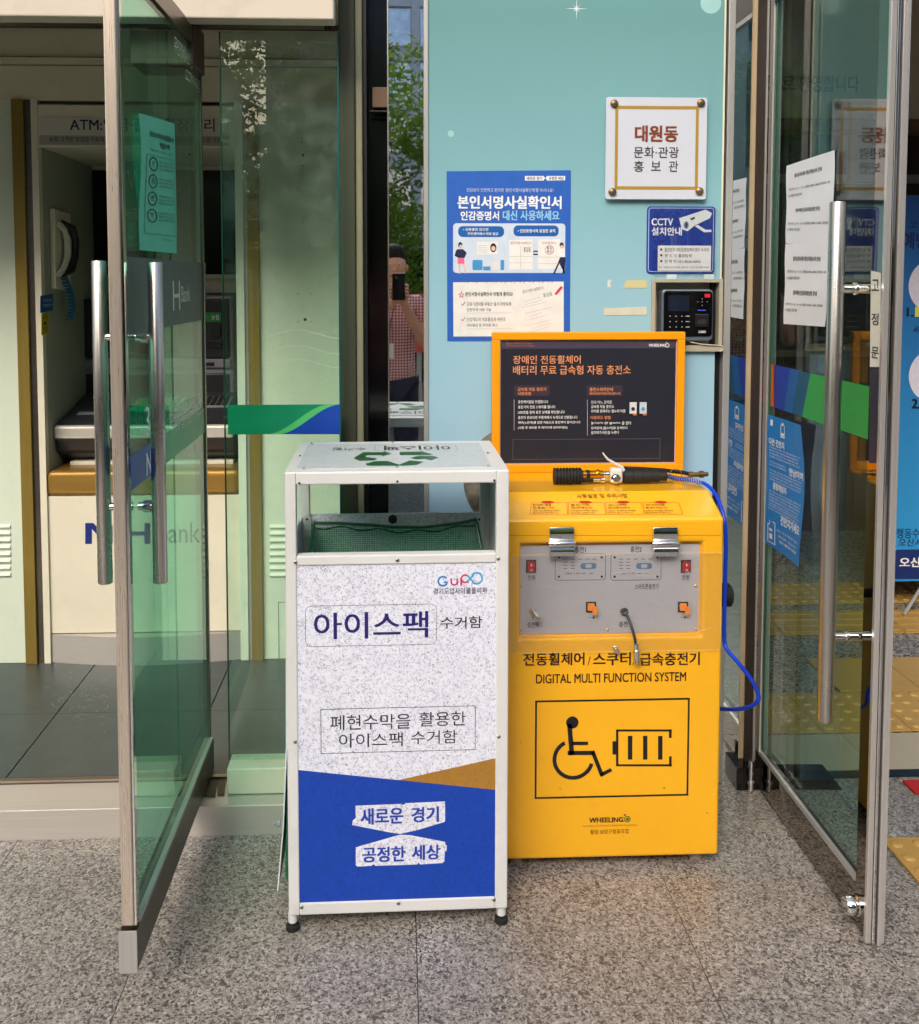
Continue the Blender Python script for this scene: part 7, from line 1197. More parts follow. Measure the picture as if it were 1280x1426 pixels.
# hinge post and base beside the second mirror column
hpst = thing('hinge_post', 'black and steel hinge post standing left of the right glass door', 'post', WM.at(1053,1100))
WH = wallf(2.76)
obj('post', MB().fb(WH, WH.px(1048.5,500)[0], 0, WH.px(1058.5,500)[0], 3.2, -.012, .0), mat('post_dark', (44,34,30), .4, var=.2), hpst)
obj('edge_bar', MB().fb(WH, WH.px(1058.8,500)[0], 0.02, WH.px(1061.5,500)[0], 3.2, -.04, .004), M['alu'], hpst)
obj('beige_reveal', MB().fb(wallf(2.785), wallf(2.785).px(1038.8,500)[0], .0, wallf(2.785).px(1049,500)[0], 3.2, -.008, .0), mat('reveal_beige', (190,172,140), .5), hpst)
bpx = wallf(2.72)
obj('base_shoe', MB().fb(bpx, bpx.px(1026,1080)[0], .001, bpx.px(1060,1080)[0], .068, -.06, .0), M['blackgloss'], hpst, bev=.001)
obj('base_shoe', MB().fb(bpx, bpx.px(1060.5,1080)[0]+.0, .001, bpx.px(1078,1080)[0], .068, -.05, -.006), M['blackgloss'], hpst)
obj('pivot_pin', MB().lathe(bpx.at(1043.5,1098,.012), (0,0,1), [(0,.008),(.02,.008),(.022,.012),(.03,.012),(.034,.007),(.09,.007)], 14), M['chrome'], hpst, smooth=True)
struct('entrance_header', MB().box(1.16,2.80,2.62,5.2,2.9,3.2), M['creamwall'], 'cream header above the right entrance')
# ================================================================ THINGS ON THE TEAL WALL
# --- blue certificate poster
pB = thing('certificate_poster', 'blue and white certificate poster with cartoon figures on the teal wall', 'poster', WM.at(708,474))
obj('sheet', MB().ppoly(WM, [(622,238.5),(795,237),(793.5,474),(623,475)], .001, .0016), ink(44,98,190), pB)
mb = MB()
for k in range(9):
    a, b = WM.px(688, 262); r = .03+.014*k
    for j in range(int(18+5*k)):
        th_ = 2*math.pi*j/(18+5*k); aa, bb = a+r*math.cos(th_), b+r*math.sin(th_)
        q0 = WM.box(624,241,793,300)
        if q0[0] < aa < q0[2] and q0[1] < bb < q0[3]: mb.disc(WM, aa, bb, .0009, .0018, None, 6)
tag(obj('dot_pattern', mb, ink(62,116,204), pB), kind='stuff')
mb = MB(); mb.ppoly(WM, [(731,245),(757,245),(759,248),(757,251.5),(731,251.5)], .0019); mb.ppoly(WM, [(762,245),(787,245),(787,251),(762,251.5),(759.5,248)], .0019)
obj('slogan_plate', mb, WHT, pB)
words('lettering', [('새로운 경기',733,246,755,250.5),('공정한 세상',764,246,785,250.5)], WM, ink(40,60,120), pB, .0023, bold=.02)
words('lettering', [("인감보다 안전하고 편리한 '본인서명사실확인제'를 아시나요?",650,262,771,267.5)], WM, ink(210,222,240), pB, .0023)
words('lettering', [('본인서명사실확인서',637,272.5,782,291)], WM, WHT, pB, .0023, bold=.035)
words('lettering', [('인감증명서',641.5,294,695,307)], WM, WHT, pB, .0023, bold=.03)
words('lettering', [('대신 사용하세요',700,293,779,307)], WM, ink(150,206,240), pB, .0023, bold=.03)
obj('picture_panel', MB().prr(WM, 631,311,787,380,.010,.0020), ink(206,220,238), pB)
obj('caption_pill', MB().prr(WM, 638,315,702,330,.013,.0024), ink(24,96,176), pB)
obj('caption_pill', MB().prr(WM, 715,314,778,329,.013,.0024), ink(24,96,176), pB)
words('lettering', [('• 신분증만 있으면',645,317.5,680,321.5),('주민센터에서 바로 발급',651,323.5,694,327.5),('• 인감증명서와 동일한 효력',721,319,773,324)], WM, WHT, pB, .0028, bold=.02)
mb = MB(); mb.ppoly(WM,[(709,334),(742,333.5),(742,375),(709,375.5)],.0024); mb.ppoly(WM,[(749,333.5),(780,333),(780,374),(749,374.5)],.0024); mb.ppoly(WM,[(664,337),(693,336.5),(693,354),(664,354.5)],.0024)
obj('form_picture', mb, ink(234,234,232), pB)
words('lettering', [('본인서명사실확인서',711,336.5,740,340),('인감증명서',755,336.5,774,340)], WM, ink(190,90,90), pB, .0028)
words('lettering', [('홍길동',729,344,739,351),('홍길',761,343,769,347),('동인',761,348,769,352),('=',742.5,349,749,355)], WM, ink(70,60,66), pB, .0028)
mb = MB()
for y in (357,366): mb.line(WM, WM.px(709,y), WM.px(742,y), .0006, .0028); mb.line(WM, WM.px(749,y+1), WM.px(780,y+1), .0006, .0028)
mb.line(WM, WM.px(725,343), WM.px(725,375), .0006, .0028)
for k in range(4): mb.line(WM, WM.px(666,342+k*3), WM.px(678,342+k*3), .0007, .0028)
obj('form_line', mb, ink(150,150,156), pB)
mb = MB(); a, b = WM.px(765,348); mb.arc(WM, a, b, .013, .0012, 0, 360, .003); obj('seal_ring', mb, ink(190,80,80), pB)
for x_, y_, r_, q_ in ((687,345,.009,.013),(641,341,.006,.008),(782,341,.006,.007)): obj('figure_hair', MB().disc(WM,*WM.px(x_,y_),r_,.0027,None,16,q_), ink(40,34,44), pB)
mb = MB(); mb.disc(WM,*WM.px(687,346),.006,.0031,None,14,.007); mb.disc(WM,*WM.px(641.5,343),.004,.0031,None,12,.005); mb.disc(WM,*WM.px(782,343.5),.004,.0031,None,12,.005)
mb.ppoly(WM,[(638,367),(641,367),(640.5,381),(638.5,381)],.0027); mb.ppoly(WM,[(644,367),(646.5,366),(650,380),(648,381)],.0027)
obj('figure_skin', mb, ink(236,192,170), pB)
mb = MB(); mb.ppoly(WM,[(637,347),(645,347),(650,352),(647,359),(638,359),(633,356),(635,349)],.0027); mb.ppoly(WM,[(780,358),(787,358),(787,364),(783,380),(786,381),(779,367),(772,382),(770,381),(776,368)],.0027)
obj('figure_suit', mb, ink(36,44,78), pB)
mb = MB(); mb.ppoly(WM,[(638,359),(646,359),(647,367),(637,367)],.0029); obj('figure_skirt', mb, ink(232,110,150), pB)
mb = MB(); mb.ppoly(WM,[(777,346),(786,346),(787,358),(780,358),(775,350)],.0029); obj('figure_shirt', mb, ink(240,238,240), pB)
for b_ in ((658,362,672,376,.004),(673,371,683,376.5,.002),(697,362,702,376,.002)): obj('gift_box', MB().prr(WM,*b_,.0027), ink(70,150,206), pB)
mb = MB(); mb.prr(WM,685,365,695,376,.002,.0027); obj('bag', mb, ink(222,222,220), pB)
obj('note_page', MB().ppoly(WM, [(631,393),(785,392),(785,468),(631.5,468.5)], .0021), ink(232,231,228), pB)
mb = MB()
for k in range(10):
    a, b = WM.px(649.5+k*13, 392); mb.arc(WM, a, b, .0065, .0013, -60, 215, .0026, 14)
obj('spiral_ring', mb, ink(96,100,112), pB)
words('lettering', [('본인서명사실확인서 이렇게 좋아요!',648,406.5,714,412.5)], WM, ink(52,48,52), pB, .0026, bold=.02)
words('lettering', [('금융기관대출·부동산 등기·차량등록',650,420.5,712,426),('간편하게 사용 가능',650,429,684,433.5),('인감제도의 비효율성과 위변조',650,442,704,447.5),('대리발급 등 부작용 해소',650,450.5,693,455)], WM, ink(84,80,84), pB, .0026)
words('lettering', [('☆',638,405,647,415),('✓',642,420,648,426),('✓',642,441.5,648,447.5)], WM, ink(196,60,60), pB, .0027)
mb = MB()
for y in (436,458): mb.line(WM, WM.px(650,y), WM.px(714,y-.5), .0006, .0026)
rnd = random.Random(3)
for k in range(11):
    x0 = 724+k*.8; y0 = 420+k*4.2; ln = rnd.uniform(22,46)
    if k % 4 != 3: mb.line(WM, WM.px(x0+rnd.uniform(0,10), y0), WM.px(x0+ln, y0-ln*.22), .0007, .0026)
obj('note_line', mb, ink(170,168,168), pB)
fsl = Fr(WM.O, (math.cos(R(12)), 0, math.sin(R(12))), (-math.sin(R(12)), 0, math.cos(R(12))))
words('lettering', [('본인서명사실확인서',727,401,757,406),('홍길동',756,407,769,413)], fsl, ink(100,100,108), pB, .0026)
obj('pencil_picture', MB().ppoly(WM, [(772,409),(781,398),(784,400.5),(775,411)], .0026), ink(206,70,90), pB)
# --- plaque
pq = thing('name_plaque', 'white square plaque with a gold frame line and four brass bolts', 'plaque', WM.at(912,278))
P4 = [WM.px(x,y) for x,y in ((843,136.5),(983,137),(980.5,278.5),(841,278.5))]
x0q=(P4[0][0]+P4[3][0])/2; x1q=(P4[1][0]+P4[2][0])/2; y0q=P4[2][1]; y1q=P4[0][1]
obj('plate', MB().rr(WM, x0q, y0q, x1q, y1q, .007, .012, .017), mat('plaque_white', (204,211,224), .3, var=.02), pq, bev=.001)
mb = MB(); mb.poutline(WM, 854.5, 149, 970, 264.5, .0085, .0178); obj('gold_line', mb, mat('gold_print', (186,148,56), .4, .3, var=.05), pq)
for x, y in ((853.5,146),(973.5,145),(851,268),(971.5,267)):
    obj('bolt', MB().lathe(WM.at(x,y,.0), WM.n, [(0,.006),(.017,.006),(.0175,.0115),(.022,.011),(.025,.007),(.026,.002)], 20), mat('bolt_brass', (122,104,78), .35, .7, var=.2), pq, smooth=True)
words('lettering', [('대원동',882,176,942,199)], WM, ink(128,62,36), pq, .0182, bold=.035)
words('lettering', [('문화·관광',880.5,205.5,943,221),('홍',880.5,225,894.5,240),('보',904.5,225.5,918,238.5),('관',929,225,942,240)], WM, ink(66,52,50), pq, .0182, bold=.004)
# --- CCTV notice
cc_ = thing('camera_notice', 'navy blue camera surveillance notice with a white camera drawing', 'sign', WM.at(948,381))
obj('plate', MB().prr(WM, 900.5,287.5,995,380.5,.010,.0008,.0040), ink(28,56,150), cc_)
mb = MB(); a0_,b0_,a1_,b1_ = WM.box(902.5,289.5,993,378.5); mb.rroutline(WM,a0_,b0_,a1_,b1_,.008,.0016,.0044); obj('border_line', mb, ink(196,208,232), cc_)
obj('info_box', MB().prr(WM, 915.5,342,989.5,377,.002,.0046), ink(232,232,236), cc_)
words('lettering', [('CCTV',907,304,937,314),('설치안내',907,316.5,949,328)], WM, WHT, cc_, .0046, bold=.025)
words('lettering', [('촬영범위 대원동행정복지센터 내·외부',925,345,987,350.5),('관 리 자 홍보팀장',925,353.5,963,358.5),('연 락 처 031-8036-6042',925,361.5,975,366.5),('목적 : 시설안전 및 화재 예방 / 촬영시간 : 24시간 연속 촬영 및 녹화',917,371,986,373.5)], WM, ink(50,50,58), cc_, .0052)
words('lettering', [('■',919,346,921.5,349),('■',919,354,921.5,357),('■',919,362,921.5,365)], WM, BLK, cc_, .0052)
mb = MB(); mb.ppoly(WM, [(945,304),(982,292),(991,297),(988,304),(967,314),(957,322),(949,319)], .0048); mb.ppoly(WM, [(967,315),(971,313),(982,320),(990,320),(990,323),(980,323.5)], .0050)
obj('camera_picture', mb, ink(224,228,234), cc_)
mb = MB(); mb.disc(WM,*WM.px(955,313.5),.0075,.0052,None,18,.011); obj('lens_ring', mb, ink(120,134,160), cc_)
mb = MB(); mb.disc(WM,*WM.px(955,313.5),.004,.0056,None,18,.007); mb.ppoly(WM,[(961,304),(967,302),(967,305),(961,307)],.0056); obj('lens_dot', mb, ink(40,50,90), cc_)
obj('cover_sheet', MB().pb(WM, 908,290,1001,385,.0075,.0085), glass('acrylic_clear', (.97,.98,.98), 1.0, smudge=.004), cc_)
tape = mat('tape_clear', (196,214,214), .3)
for x in (934,986): obj('tape', MB().pb(WM, x-7,382,x+7,389,.0088,.0092), tape, cc_)
# --- tape remnants
for k, (pts, c_, lab) in enumerate((([(846,389.5),(853,389.5),(850,393),(851,400),(846,400)], (216,220,214), 'small white torn tape scrap left of the yellowish one'),([(872,390),(901,390),(901,401),(868,401)], (206,200,150), 'yellowish torn tape scrap beside the card reader'),([(841,429),(900.5,427),(900.5,438.5),(841,439)], (206,208,190), 'long torn tape strip lower on the teal wall'))):
    tag(obj('tape_scrap', MB().ppoly(WM, pts, .0008, .0012), ink(*c_)), lab, 'tape')
# --- card reader in its recess
cr = thing('card_reader', 'black fingerprint and card reader with keypad set in a beige wall recess', 'card reader', WM.at(955,488))
CB = mat('recess_beige', (170,166,148), .5, var=.05, dirt=.3)
a0_,b0_,a1_,b1_ = WM.box(906.5,388,1005.5,488)
t_ = .011
mb = MB(); mb.fb(WM,a0_,b0_,a0_+t_,b1_,-.05,.008); obj('recess_frame', mb, CB, cr, bev=.001)
obj('recess_frame', MB().fb(WM,a1_-t_,b0_,a1_,b1_,-.05,.008), CB, cr, bev=.001)
obj('recess_frame', MB().fb(WM,a0_+t_,b1_-t_,a1_-t_,b1_,-.05,.008), CB, cr, bev=.001)
obj('recess_frame', MB().fb(WM,a0_+t_,b0_,a1_-t_,b0_+t_,-.05,.008), CB, cr, bev=.001)
obj('recess_back', MB().fb(WM,a0_+t_,b0_+t_,a1_-t_,b1_-t_,-.055,-.05), mat('recess_pale', (216,208,190), .6), cr)
obj('casing', MB().prr(WM, 920,403,991.5,474.5,.012,-.045,.010), mat('reader_grey', (108,122,136), .3, .4), cr, bev=.003)
obj('face', MB().prr(WM, 923,405.5,990,468,.010,.0101,.0125), M['blackgloss'], cr)
obj('screen', MB().pb(WM, 929,411,958,433,.0128,.0134), mat('lcd_dark', (26,34,52), .1), cr)
obj('status_key', MB().prr(WM, 979.5,409,987,414,.001,.0128,.014), ink(206,36,50), cr)
obj('led_bar', MB().pb(WM, 970,431,981,432.5,.0128,.0138), ink(70,80,220), cr)
obj('finger_pad', MB().prr(WM, 966,437,985,455,.003,.0126,.0165), M['black'], cr, bev=.002)
obj('finger_lens', MB().prr(WM, 969,444,981,451,.002,.0167,.0172), mat('lens_smoke', (54,50,50), .2), cr)
for i, xx in enumerate((931.5,940,948,956)):
    for j, yy in enumerate((440,447.5,455)):
        mb = MB(); a, b = WM.px(xx,yy); mb.fb(WM, a-.0016-(.004 if i == 3 else 0), b-.0012, a+.0016+(.004 if i == 3 else 0), b+.0012, .0127, .0132); obj('key', mb, ink(170,174,180), cr)
mb = MB()
for xx, yy in ((976,416),(970,420),(976,420),(983,420),(976,425)): a,b = WM.px(xx,yy); mb.disc(WM,a,b,.0014,.0130,None,8)
obj('arrow_key', mb, ink(170,174,180), cr)
words('lettering', [('CARD',971,460,981,463.5)], WM, WHT, cr, .0131, bold=.02)
wp = [WM.at(x,y,c) for x,y,c in ((960,476,.01),(975,479,.016),(992,480,.016),(1003,481,.014),(1006,486,.012),(1001,489,.012))]
obj('wire', MB().tube(wp, .0016, 6), ink(196,186,160), cr, smooth=True)
# panel below the reader keeps an aluminium lip
tag(obj('recess_sill', MB().pb(WM, 906,480.5,1005.5,489,.0085,.012), CB), 'beige metal sill just below the card reader', 'sill')

# ================================================================ YELLOW CHARGING CABINET
YC = 2.36; FCb = wallf(YC)
xa, xb = FCb.px(703,900)[0], FCb.px(1004.5,960)[0]
cab = thing('charging_cabinet', 'yellow wheelchair battery charging cabinet with a control panel and large pictogram', 'charger', ((xa+xb)/2, YC+.2, 0))
YR2 = 2.755; z0 = FCb.at(855,1194.5).z; zA = FCb.at(855,723).z; FD = wallf(YC+.115); zB = FD.at(855,684).z
rx0,ry0,rx1,ry1 = 724.5,757,978,888
q0 = FCb.box(rx0,ry0,rx1,ry1)
# one solid with the control recess let into its front
DR_ = .018
bvs = [(xa,YC,z0),(xb,YC,z0),(xb,YC,zA),(xa,YC,zA),                      # 0-3 front
       (xa,YR2,z0),(xb,YR2,z0),(xb,YR2,zB),(xa,YR2,zB),                  # 4-7 back
       (xb,YC+.115,zB),(xa,YC+.115,zB),                                  # 8-9 crease
       (q0[0],YC,q0[1]),(q0[2],YC,q0[1]),(q0[2],YC,q0[3]),(q0[0],YC,q0[3]),
       (q0[0],YC+DR_,q0[1]),(q0[2],YC+DR_,q0[1]),(q0[2],YC+DR_,q0[3]),(q0[0],YC+DR_,q0[3])]
bfs = [(0,1,11,10),(1,2,12,11),(2,3,13,12),(3,0,10,13),(10,11,15,14),(11,12,16,15),(12,13,17,16),(13,10,14,17),(14,15,16,17),
       (3,2,8,9),(9,8,6,7),(7,6,5,4),(4,5,1,0),(1,5,6,8,2),(4,0,3,9,7)]
obj('body', MB().add(bvs, bfs), M['yellow'], cab, bev=.008, seg=3)
FP = Fr((0,YC+DR_,0),(1,0,0),(0,0,1))
FPf = Fr((0,YC,0),(1,0,0),(0,0,1))
obj('control_panel', MB().fb(FP, *FP.box(724.5,758,973,881), .0003, .003), M['greyplate'], cab)
FK = Fr((0,YC+DR_-.0031,0),(1,0,0),(0,0,1))
GP = FK
for x, y in ((725.5,816),(969,816),(969.5,876.5),(846,877),(725.5,877)):
    obj('screw', MB().lathe(GP.at(x,y), GP.n, [(0,.0042),(.001,.0042),(.0022,.003),(.0026,.001)], 12), mat('screw_brass', (206,180,110), .3, .9), cab, smooth=True)
for x, y in ((739.5,788.5),(955,788.5)):
    s_ = obj('power_switch', MB().pb(GP, x-7,y-9,x+7,y+9, 0,.003), M['black'], cab, bev=.0008)
    mb = MB(); a0_,b0_,a1_,b1_ = GP.box(x-5,y-7,x+5,y+7.5); bm__=(b0_+b1_)/2
    mb.hexa([GP.pt(a0_,b0_,.003),GP.pt(a1_,b0_,.003),GP.pt(a1_,bm__,.003),GP.pt(a0_,bm__,.003),GP.pt(a0_,b0_,.004),GP.pt(a1_,b0_,.004),GP.pt(a1_,bm__,.0075),GP.pt(a0_,bm__,.0075)])
    mb.hexa([GP.pt(a0_,bm__,.003),GP.pt(a1_,bm__,.003),GP.pt(a1_,b1_,.003),GP.pt(a0_,b1_,.003),GP.pt(a0_,bm__,.0074),GP.pt(a1_,bm__,.0074),GP.pt(a1_,b1_,.0085),GP.pt(a0_,b1_,.0085)])
    obj('rocker', mb, ink(196,14,28,.2), s_)
    words('marking', [('I',x-.7,y-4.5,x+.7,y-1.5),('O',x-1.5,y+2.5,x+1.5,y+5.5)], GP, WHT, s_, .0090)
for cx0, cx1 in ((773,843.5),(850.5,921)):
    mb = MB(); a0_,b0_,a1_,b1_ = GP.box(cx0,771,cx1,808); mb.rroutline(GP,a0_,b0_,a1_,b1_,.007,.0011,.0004)
    for i in range(4): 
        yq = 778.5+i*4.4
        for xq in (14.5,24.5):
            p_ = GP.px(cx0+xq-2.8,yq); q_ = GP.px(cx0+xq+2.8,yq); mb.line(GP,p_,q_,.0013,.0004)
    for xq in (35,45,55): mb.line(GP,GP.px(cx0+xq-2.8,778.5),GP.px(cx0+xq+2.8,778.5),.0013,.0004)
    for xq in (40,50): mb.line(GP,GP.px(cx0+xq-2.8,798.5),GP.px(cx0+xq+2.8,798.5),.0013,.0004)
    fr_ = obj('display_outline', mb, ink(40,40,44), cab)
    for xx, yy in ((cx0+5.5,776),(cx1-5.5,776),(cx0+5.5,803),(cx1-5.5,803)):
        obj('screw', MB().lathe(GP.at(xx,yy), GP.n, [(0,.003),(.0012,.003),(.002,.002)], 10), M['black'], fr_)
    obj('window', MB().prr(GP, cx0+35.5,784,cx0+57.5,792,.006,.0004,.0010), mat('display_window', (92,122,156), .15), fr_)
    obj('window_core', MB().prr(GP, cx0+42,785.5,cx0+51,790.5,.003,.0012,.0014), mat('display_core', (170,180,190), .2), fr_)
    words('marking', [('전원',cx0+15,797,cx0+20,800),('○ 충전',cx0+25,797,cx0+35,800)], GP, ink(70,70,74), fr_, .0005)
    mb = MB(); a,b = GP.px(cx0+22,798.5); mb.disc(GP,a,b,.0018,.0006,None,10); obj('lamp', mb, ink(206,40,60), fr_)
words('lettering', [('충전1',800.5,761,816,769.5),('충전2',878,760.5,893.5,769),('전원',735,801,745.5,808),('전원',949.5,800.5,960,807.5),('스마트폰충전기',884,813,917,820.5),('충전잭',734.5,866,750,874),('충전',862,865.5,874,873)], GP, ink(44,42,46), cab, .0005, bold=.012)
mb = MB()
for x, y in ((824,860),(951.5,859.5)):
    mb.line(GP, GP.px(x-4,y), GP.px(x+3,y), .0011, .0005); mb.ppoly(GP, [(x+1.5,y-2.2),(x+4.5,y),(x+1.5,y+2.2)], .0006)
obj('arrow_mark', mb, ink(44,42,46), cab)
for x, y in ((823,845.5),(951,845.5)):
    s_ = obj('lever_slot', MB().pb(GP, x-7,y-7.5,x+7,y+7, 0,.0018), M['black'], cab)
    mb = MB(); mb.pb(GP, x-5,y-6,x+4,y+3.5,.0018,.010); mb.pb(GP, x+1,y-3,x+7.5,y+8.5,.010,.016)
    obj('lever', mb, ink(244,146,44), s_, bev=.0008)
# plug held on the panel, and the cable with silver connector
pa, pb_ = GP.at(741,850,.0), GP.at(749,860,.055)
ax = (pb_-pa)
obj('charging_jack', MB().lathe(pa, ax, [(0,.0095),(.004,.0095),(.006,.008),(.022,.008),(.024,.010),(.036,.0095),(.037,.007),(.03,.006)], 18), M['chrome'], cab, smooth=True)
obj('cable_port', MB().lathe(GP.at(869.5,852), GP.n, [(0,.0105),(.003,.0105),(.005,.008),(.008,.006)], 18), M['black'], cab, smooth=True)
cpts = [GP.at(869.5,852,.006), GP.at(870.5,853,.03), GP.at(872.5,860,.045), GP.at(876,872,.048), GP.at(878.5,882,.045), GP.at(880,890,.042)]
cbl = obj('cable', MB().tube(cpts, .0038, 10), mat('cable_grey', (60,60,66), .4), cab, smooth=True)
ca, cb2 = GP.at(880,887,.042), GP.at(882.5,915,.034)
L_ = (cb2-ca).length
obj('connector', MB().lathe(ca, cb2-ca, [(0,.005),(.002,.0062),(L_*.3,.0065),(L_*.33,.0082),(L_*.42,.0084),(L_*.45,.0072),(L_*.97,.0086),(L_,.0078)], 18), M['chrome'], cbl, smooth=True)
# transparent flap, its hinges and catch
FC0 = FPf
ACR = glass('acrylic_flap', (.99,.99,.99), 1.2, smudge=.003)
flp = obj('flap', MB().rr(FC0, *FC0.box(711,770,1003,906), .008, .0045, .0075), ACR, cab)
obj('flap_edge', MB().rroutline(FC0, *FC0.box(711,770,1003,906), .008, .0011, .0077), mat('acrylic_edge', (236,206,130), .2), flp)
rs = random.Random(12)
for k in range(7):                              # fine scratches worn into the acrylic
    x_, y_ = rs.uniform(740,960), rs.uniform(790,880); mb = MB(); P_ = [(x_+i*rs.uniform(5,11), y_+3*math.sin(i*.7+k)+i*rs.uniform(-1.2,1.2)) for i in range(rs.randint(4,8))]
    for p, q in zip(P_, P_[1:]):
        if q[0] < 998 and 775 < q[1] < 902: mb.line(FC0, FC0.px(*p), FC0.px(*q), .0005, .0078)
    if mb.v: obj('scratch', mb, mat('scratch_pale', (214,212,214), .4), flp)
mb = MB(); mb.line(FC0, FC0.px(700,745.5), FC0.px(1004,745.5), .0009, .0006); obj('door_seam', mb, mat('seam_amber', (170,110,16), .5), cab)
for x_, y_, r_ in ((725,1034,.0012),(780,1098,.0014),(925,1097,.002),(868,1164,.001),(716,956,.0012),(985,1132,.0016)):
    mb = MB(); mb.disc(FC0, *FC0.px(x_,y_), r_*1.3, .0006, None, 9, r_); obj('paint_chip', mb, mat('chip_brown', (120,84,40), .6), cab)
for x in (781.5,925.5):
    mb = MB()
    def leaf_(y0, y1, c0):
        a0_,b0_,a1_,b1_ = FC0.box(x-17,y0,x+17,y1); n_ = 8; f_ = Fr(FC0.pt(a0_,b0_,0), FC0.n, FC0.v)
        return MB().poly(f_, [(0.0002,0)]+[(c0+.004*math.sin(math.pi*i/n_), (b1_-b0_)*i/n_) for i in range(n_+1)]+[(0.0002,b1_-b0_)], -(a1_-a0_), 0)
    hg = obj('flap_hinge', leaf_(733,752,.009), M['chrome'], cab, bev=.0012, smooth=True)
    obj('hinge_barrel', MB().lathe(FC0.at(x-19,755.5,.013), FC0.u, [(0,.0075),(.001,.0082),((38/1350*YC),.0082),((38/1350*YC)+.001,.0075)], 18), M['chrome'], hg, smooth=True)
    obj('hinge_leaf', leaf_(760,773,.012), M['chrome'], hg, bev=.0012, smooth=True)
obj('flap_catch', MB().lathe(FC0.at(857,903,.0), FC0.n, [(0,.0075),(.003,.0078),(.004,.006),(.014,.006),(.015,.0072),(.019,.0068)], 16), M['chrome'], cab, smooth=True)
# lettering on the front
FB_ = Fr((0,YC,0),(1,0,0),(0,0,1))
BR = ink(50,22,20)
FB2 = FC0
mb = MB()
for s_, x0, x1 in (('전동휠체어',728.5,814),('스쿠터',826,878.5),('급속충전기',891,974.5)): text_px(mb, s_, FB_, x0,908.5,x1,926.5,.0012, bold=.022)
text_px(mb, '/', FB_, 818.5,914,822.5,926,.0012); text_px(mb, '/', FB_, 881,914,885,926,.0012)
obj('lettering', mb, BR, cab)
words('lettering', [('DIGITAL MULTI FUNCTION SYSTEM',746.5,937,955.5,950)], FB_, BR, cab, .0012, bold=.012)
mb = MB(); mb.poutline(FB_, 745,973.5,959.5,1110,.0046,.0010); obj('pictogram_frame', mb, BLK, cab)
# wheelchair
mb = MB(); W_ = FB_
mb.disc(W_, *W_.px(797,1006), .0158, .0010, None, 24)
def S(mb, pts, t):
    for k, (p, q) in enumerate(zip(pts, pts[1:])): mb.line(W_, W_.px(*p), W_.px(*q), t, .0010+.0001*k)
S(mb, [(793,1008),(796.5,1051.5)], .0120); S(mb, [(790.6,1048.3),(828,1048.3)], .0108); S(mb, [(825,1045.5),(838.5,1080)], .0100)
S(mb, [(836,1079.5),(851.5,1071.5)], .0092); S(mb, [(796,1035),(819,1035)], .0088)
a, b = W_.px(798.5,1057); mb.arc(W_, a, b, .0530, .0098, 117, 345, .0014, 40)
obj('wheelchair_pictogram', mb, BLK, cab)
mb = MB(); S(mb, [(859.5,1066.5),(859.5,1016)], .0058); S(mb, [(858,1017),(935.5,1017)], .0052); S(mb, [(858,1065.5),(935.5,1065.5)], .0052)
S(mb, [(933.5,1015.5),(933.5,1027.5)], .0066); S(mb, [(933.5,1053),(933.5,1067)], .0066)
for x in (877.5,898.5,919.5): S(mb, [(x,1024.5),(x,1057.5)], .0112)
S(mb, [(855.5,1032),(855.5,1050.5)], .0092)
obj('battery_pictogram', mb, BLK, cab)
words('lettering', [('WHEELING',820.5,1138,868,1145)], FB_, BR, cab, .0012, bold=.03)
words('lettering', [('Prosthetics and Orthotics Collaboration Organization',812,1148,887,1151)], FB_, ink(130,90,30), cab, .0012)
words('lettering', [('휠링 보장구협동조합',822,1154.5,876,1161)], FB_, ink(90,50,20), cab, .0012)
mb = MB(); a,b = FB_.px(873.5,1140.5); mb.arc(FB_,a,b,.0082,.0015,0,360,.0012); mb.disc(FB_,*FB_.px(870,1134.5),.0024,.0012,None,12); obj('logo_ring', mb, BR, cab)
mb = MB(); mb.disc(FB_,a,b,.0045,.0012,None,16); obj('logo_dot', mb, ink(60,130,40), cab)
# instructions on the sloping top
SLf = Fr((0,YC,zA),(1,0,0),(0,.115,zB-zA))
words('lettering', [('사용설명 및 주의사항',803,688,874,694)], SLf, ink(130,70,20), cab, .0012, bold=.01)
ITX = [('충전케이블을','연결합니다.','충전기의 램프에 전원이','들어오는지 확인합니다.'),('충전기의','전원스위치를 켭니다.','적색 램프가 켜지면 충전이','시작된 것입니다.'),('LED나 LCD화면을','통해 상태를 확인합니다.','완료시 녹색으로 바뀌면','충전이 끝난 것입니다.'),('충전이 완료되면 케이블을','빼 넣어 주십시오.','사용 후 케이블을 제자리에','정리하여 주십시오.')]
for k in range(4):
    x0 = 740+k*52.5; sh = lambda x, y: (x + (y-707)*(x-820)/420, y)
    mb = MB(); P_ = [SLf.px(*sh(x,y)) for x,y in ((x0-1,700),(x0+49,700),(x0+51,716.5),(x0,716.5))]
    for p,q in zip(P_,P_[1:]+P_[:1]): mb.line(SLf,p,q,.0012,.001)
    obj('instruction_frame', mb, ink(190,80,24), cab)
    mb = MB(); a,b = SLf.px(x0+23,700); mb.disc(SLf,a,b+.001,.016,.0014,None,24,.0055); obj('red_tab', mb, ink(196,36,24), cab)
    words('lettering', [(ITX[k][0],x0+2,702,x0+28,705),(ITX[k][1],x0+2,706,x0+33,709),(ITX[k][2],x0+2,710.5,x0+40,712.5),(ITX[k][3],x0+2,713.5,x0+38,715.3)], SLf, ink(120,60,20), cab, .0012, bold=.008)
for x in (718,968):
    obj('foot', MB().lathe(wallf(YC+.05).at(x,1190)*1 - V((0,0,wallf(YC+.05).at(x,1190).z)), (0,0,1), [(0,.018),(z0-.012,.018),(z0+.004,.012)], 16), mat('foot_grey', (150,146,136), .6), cab)
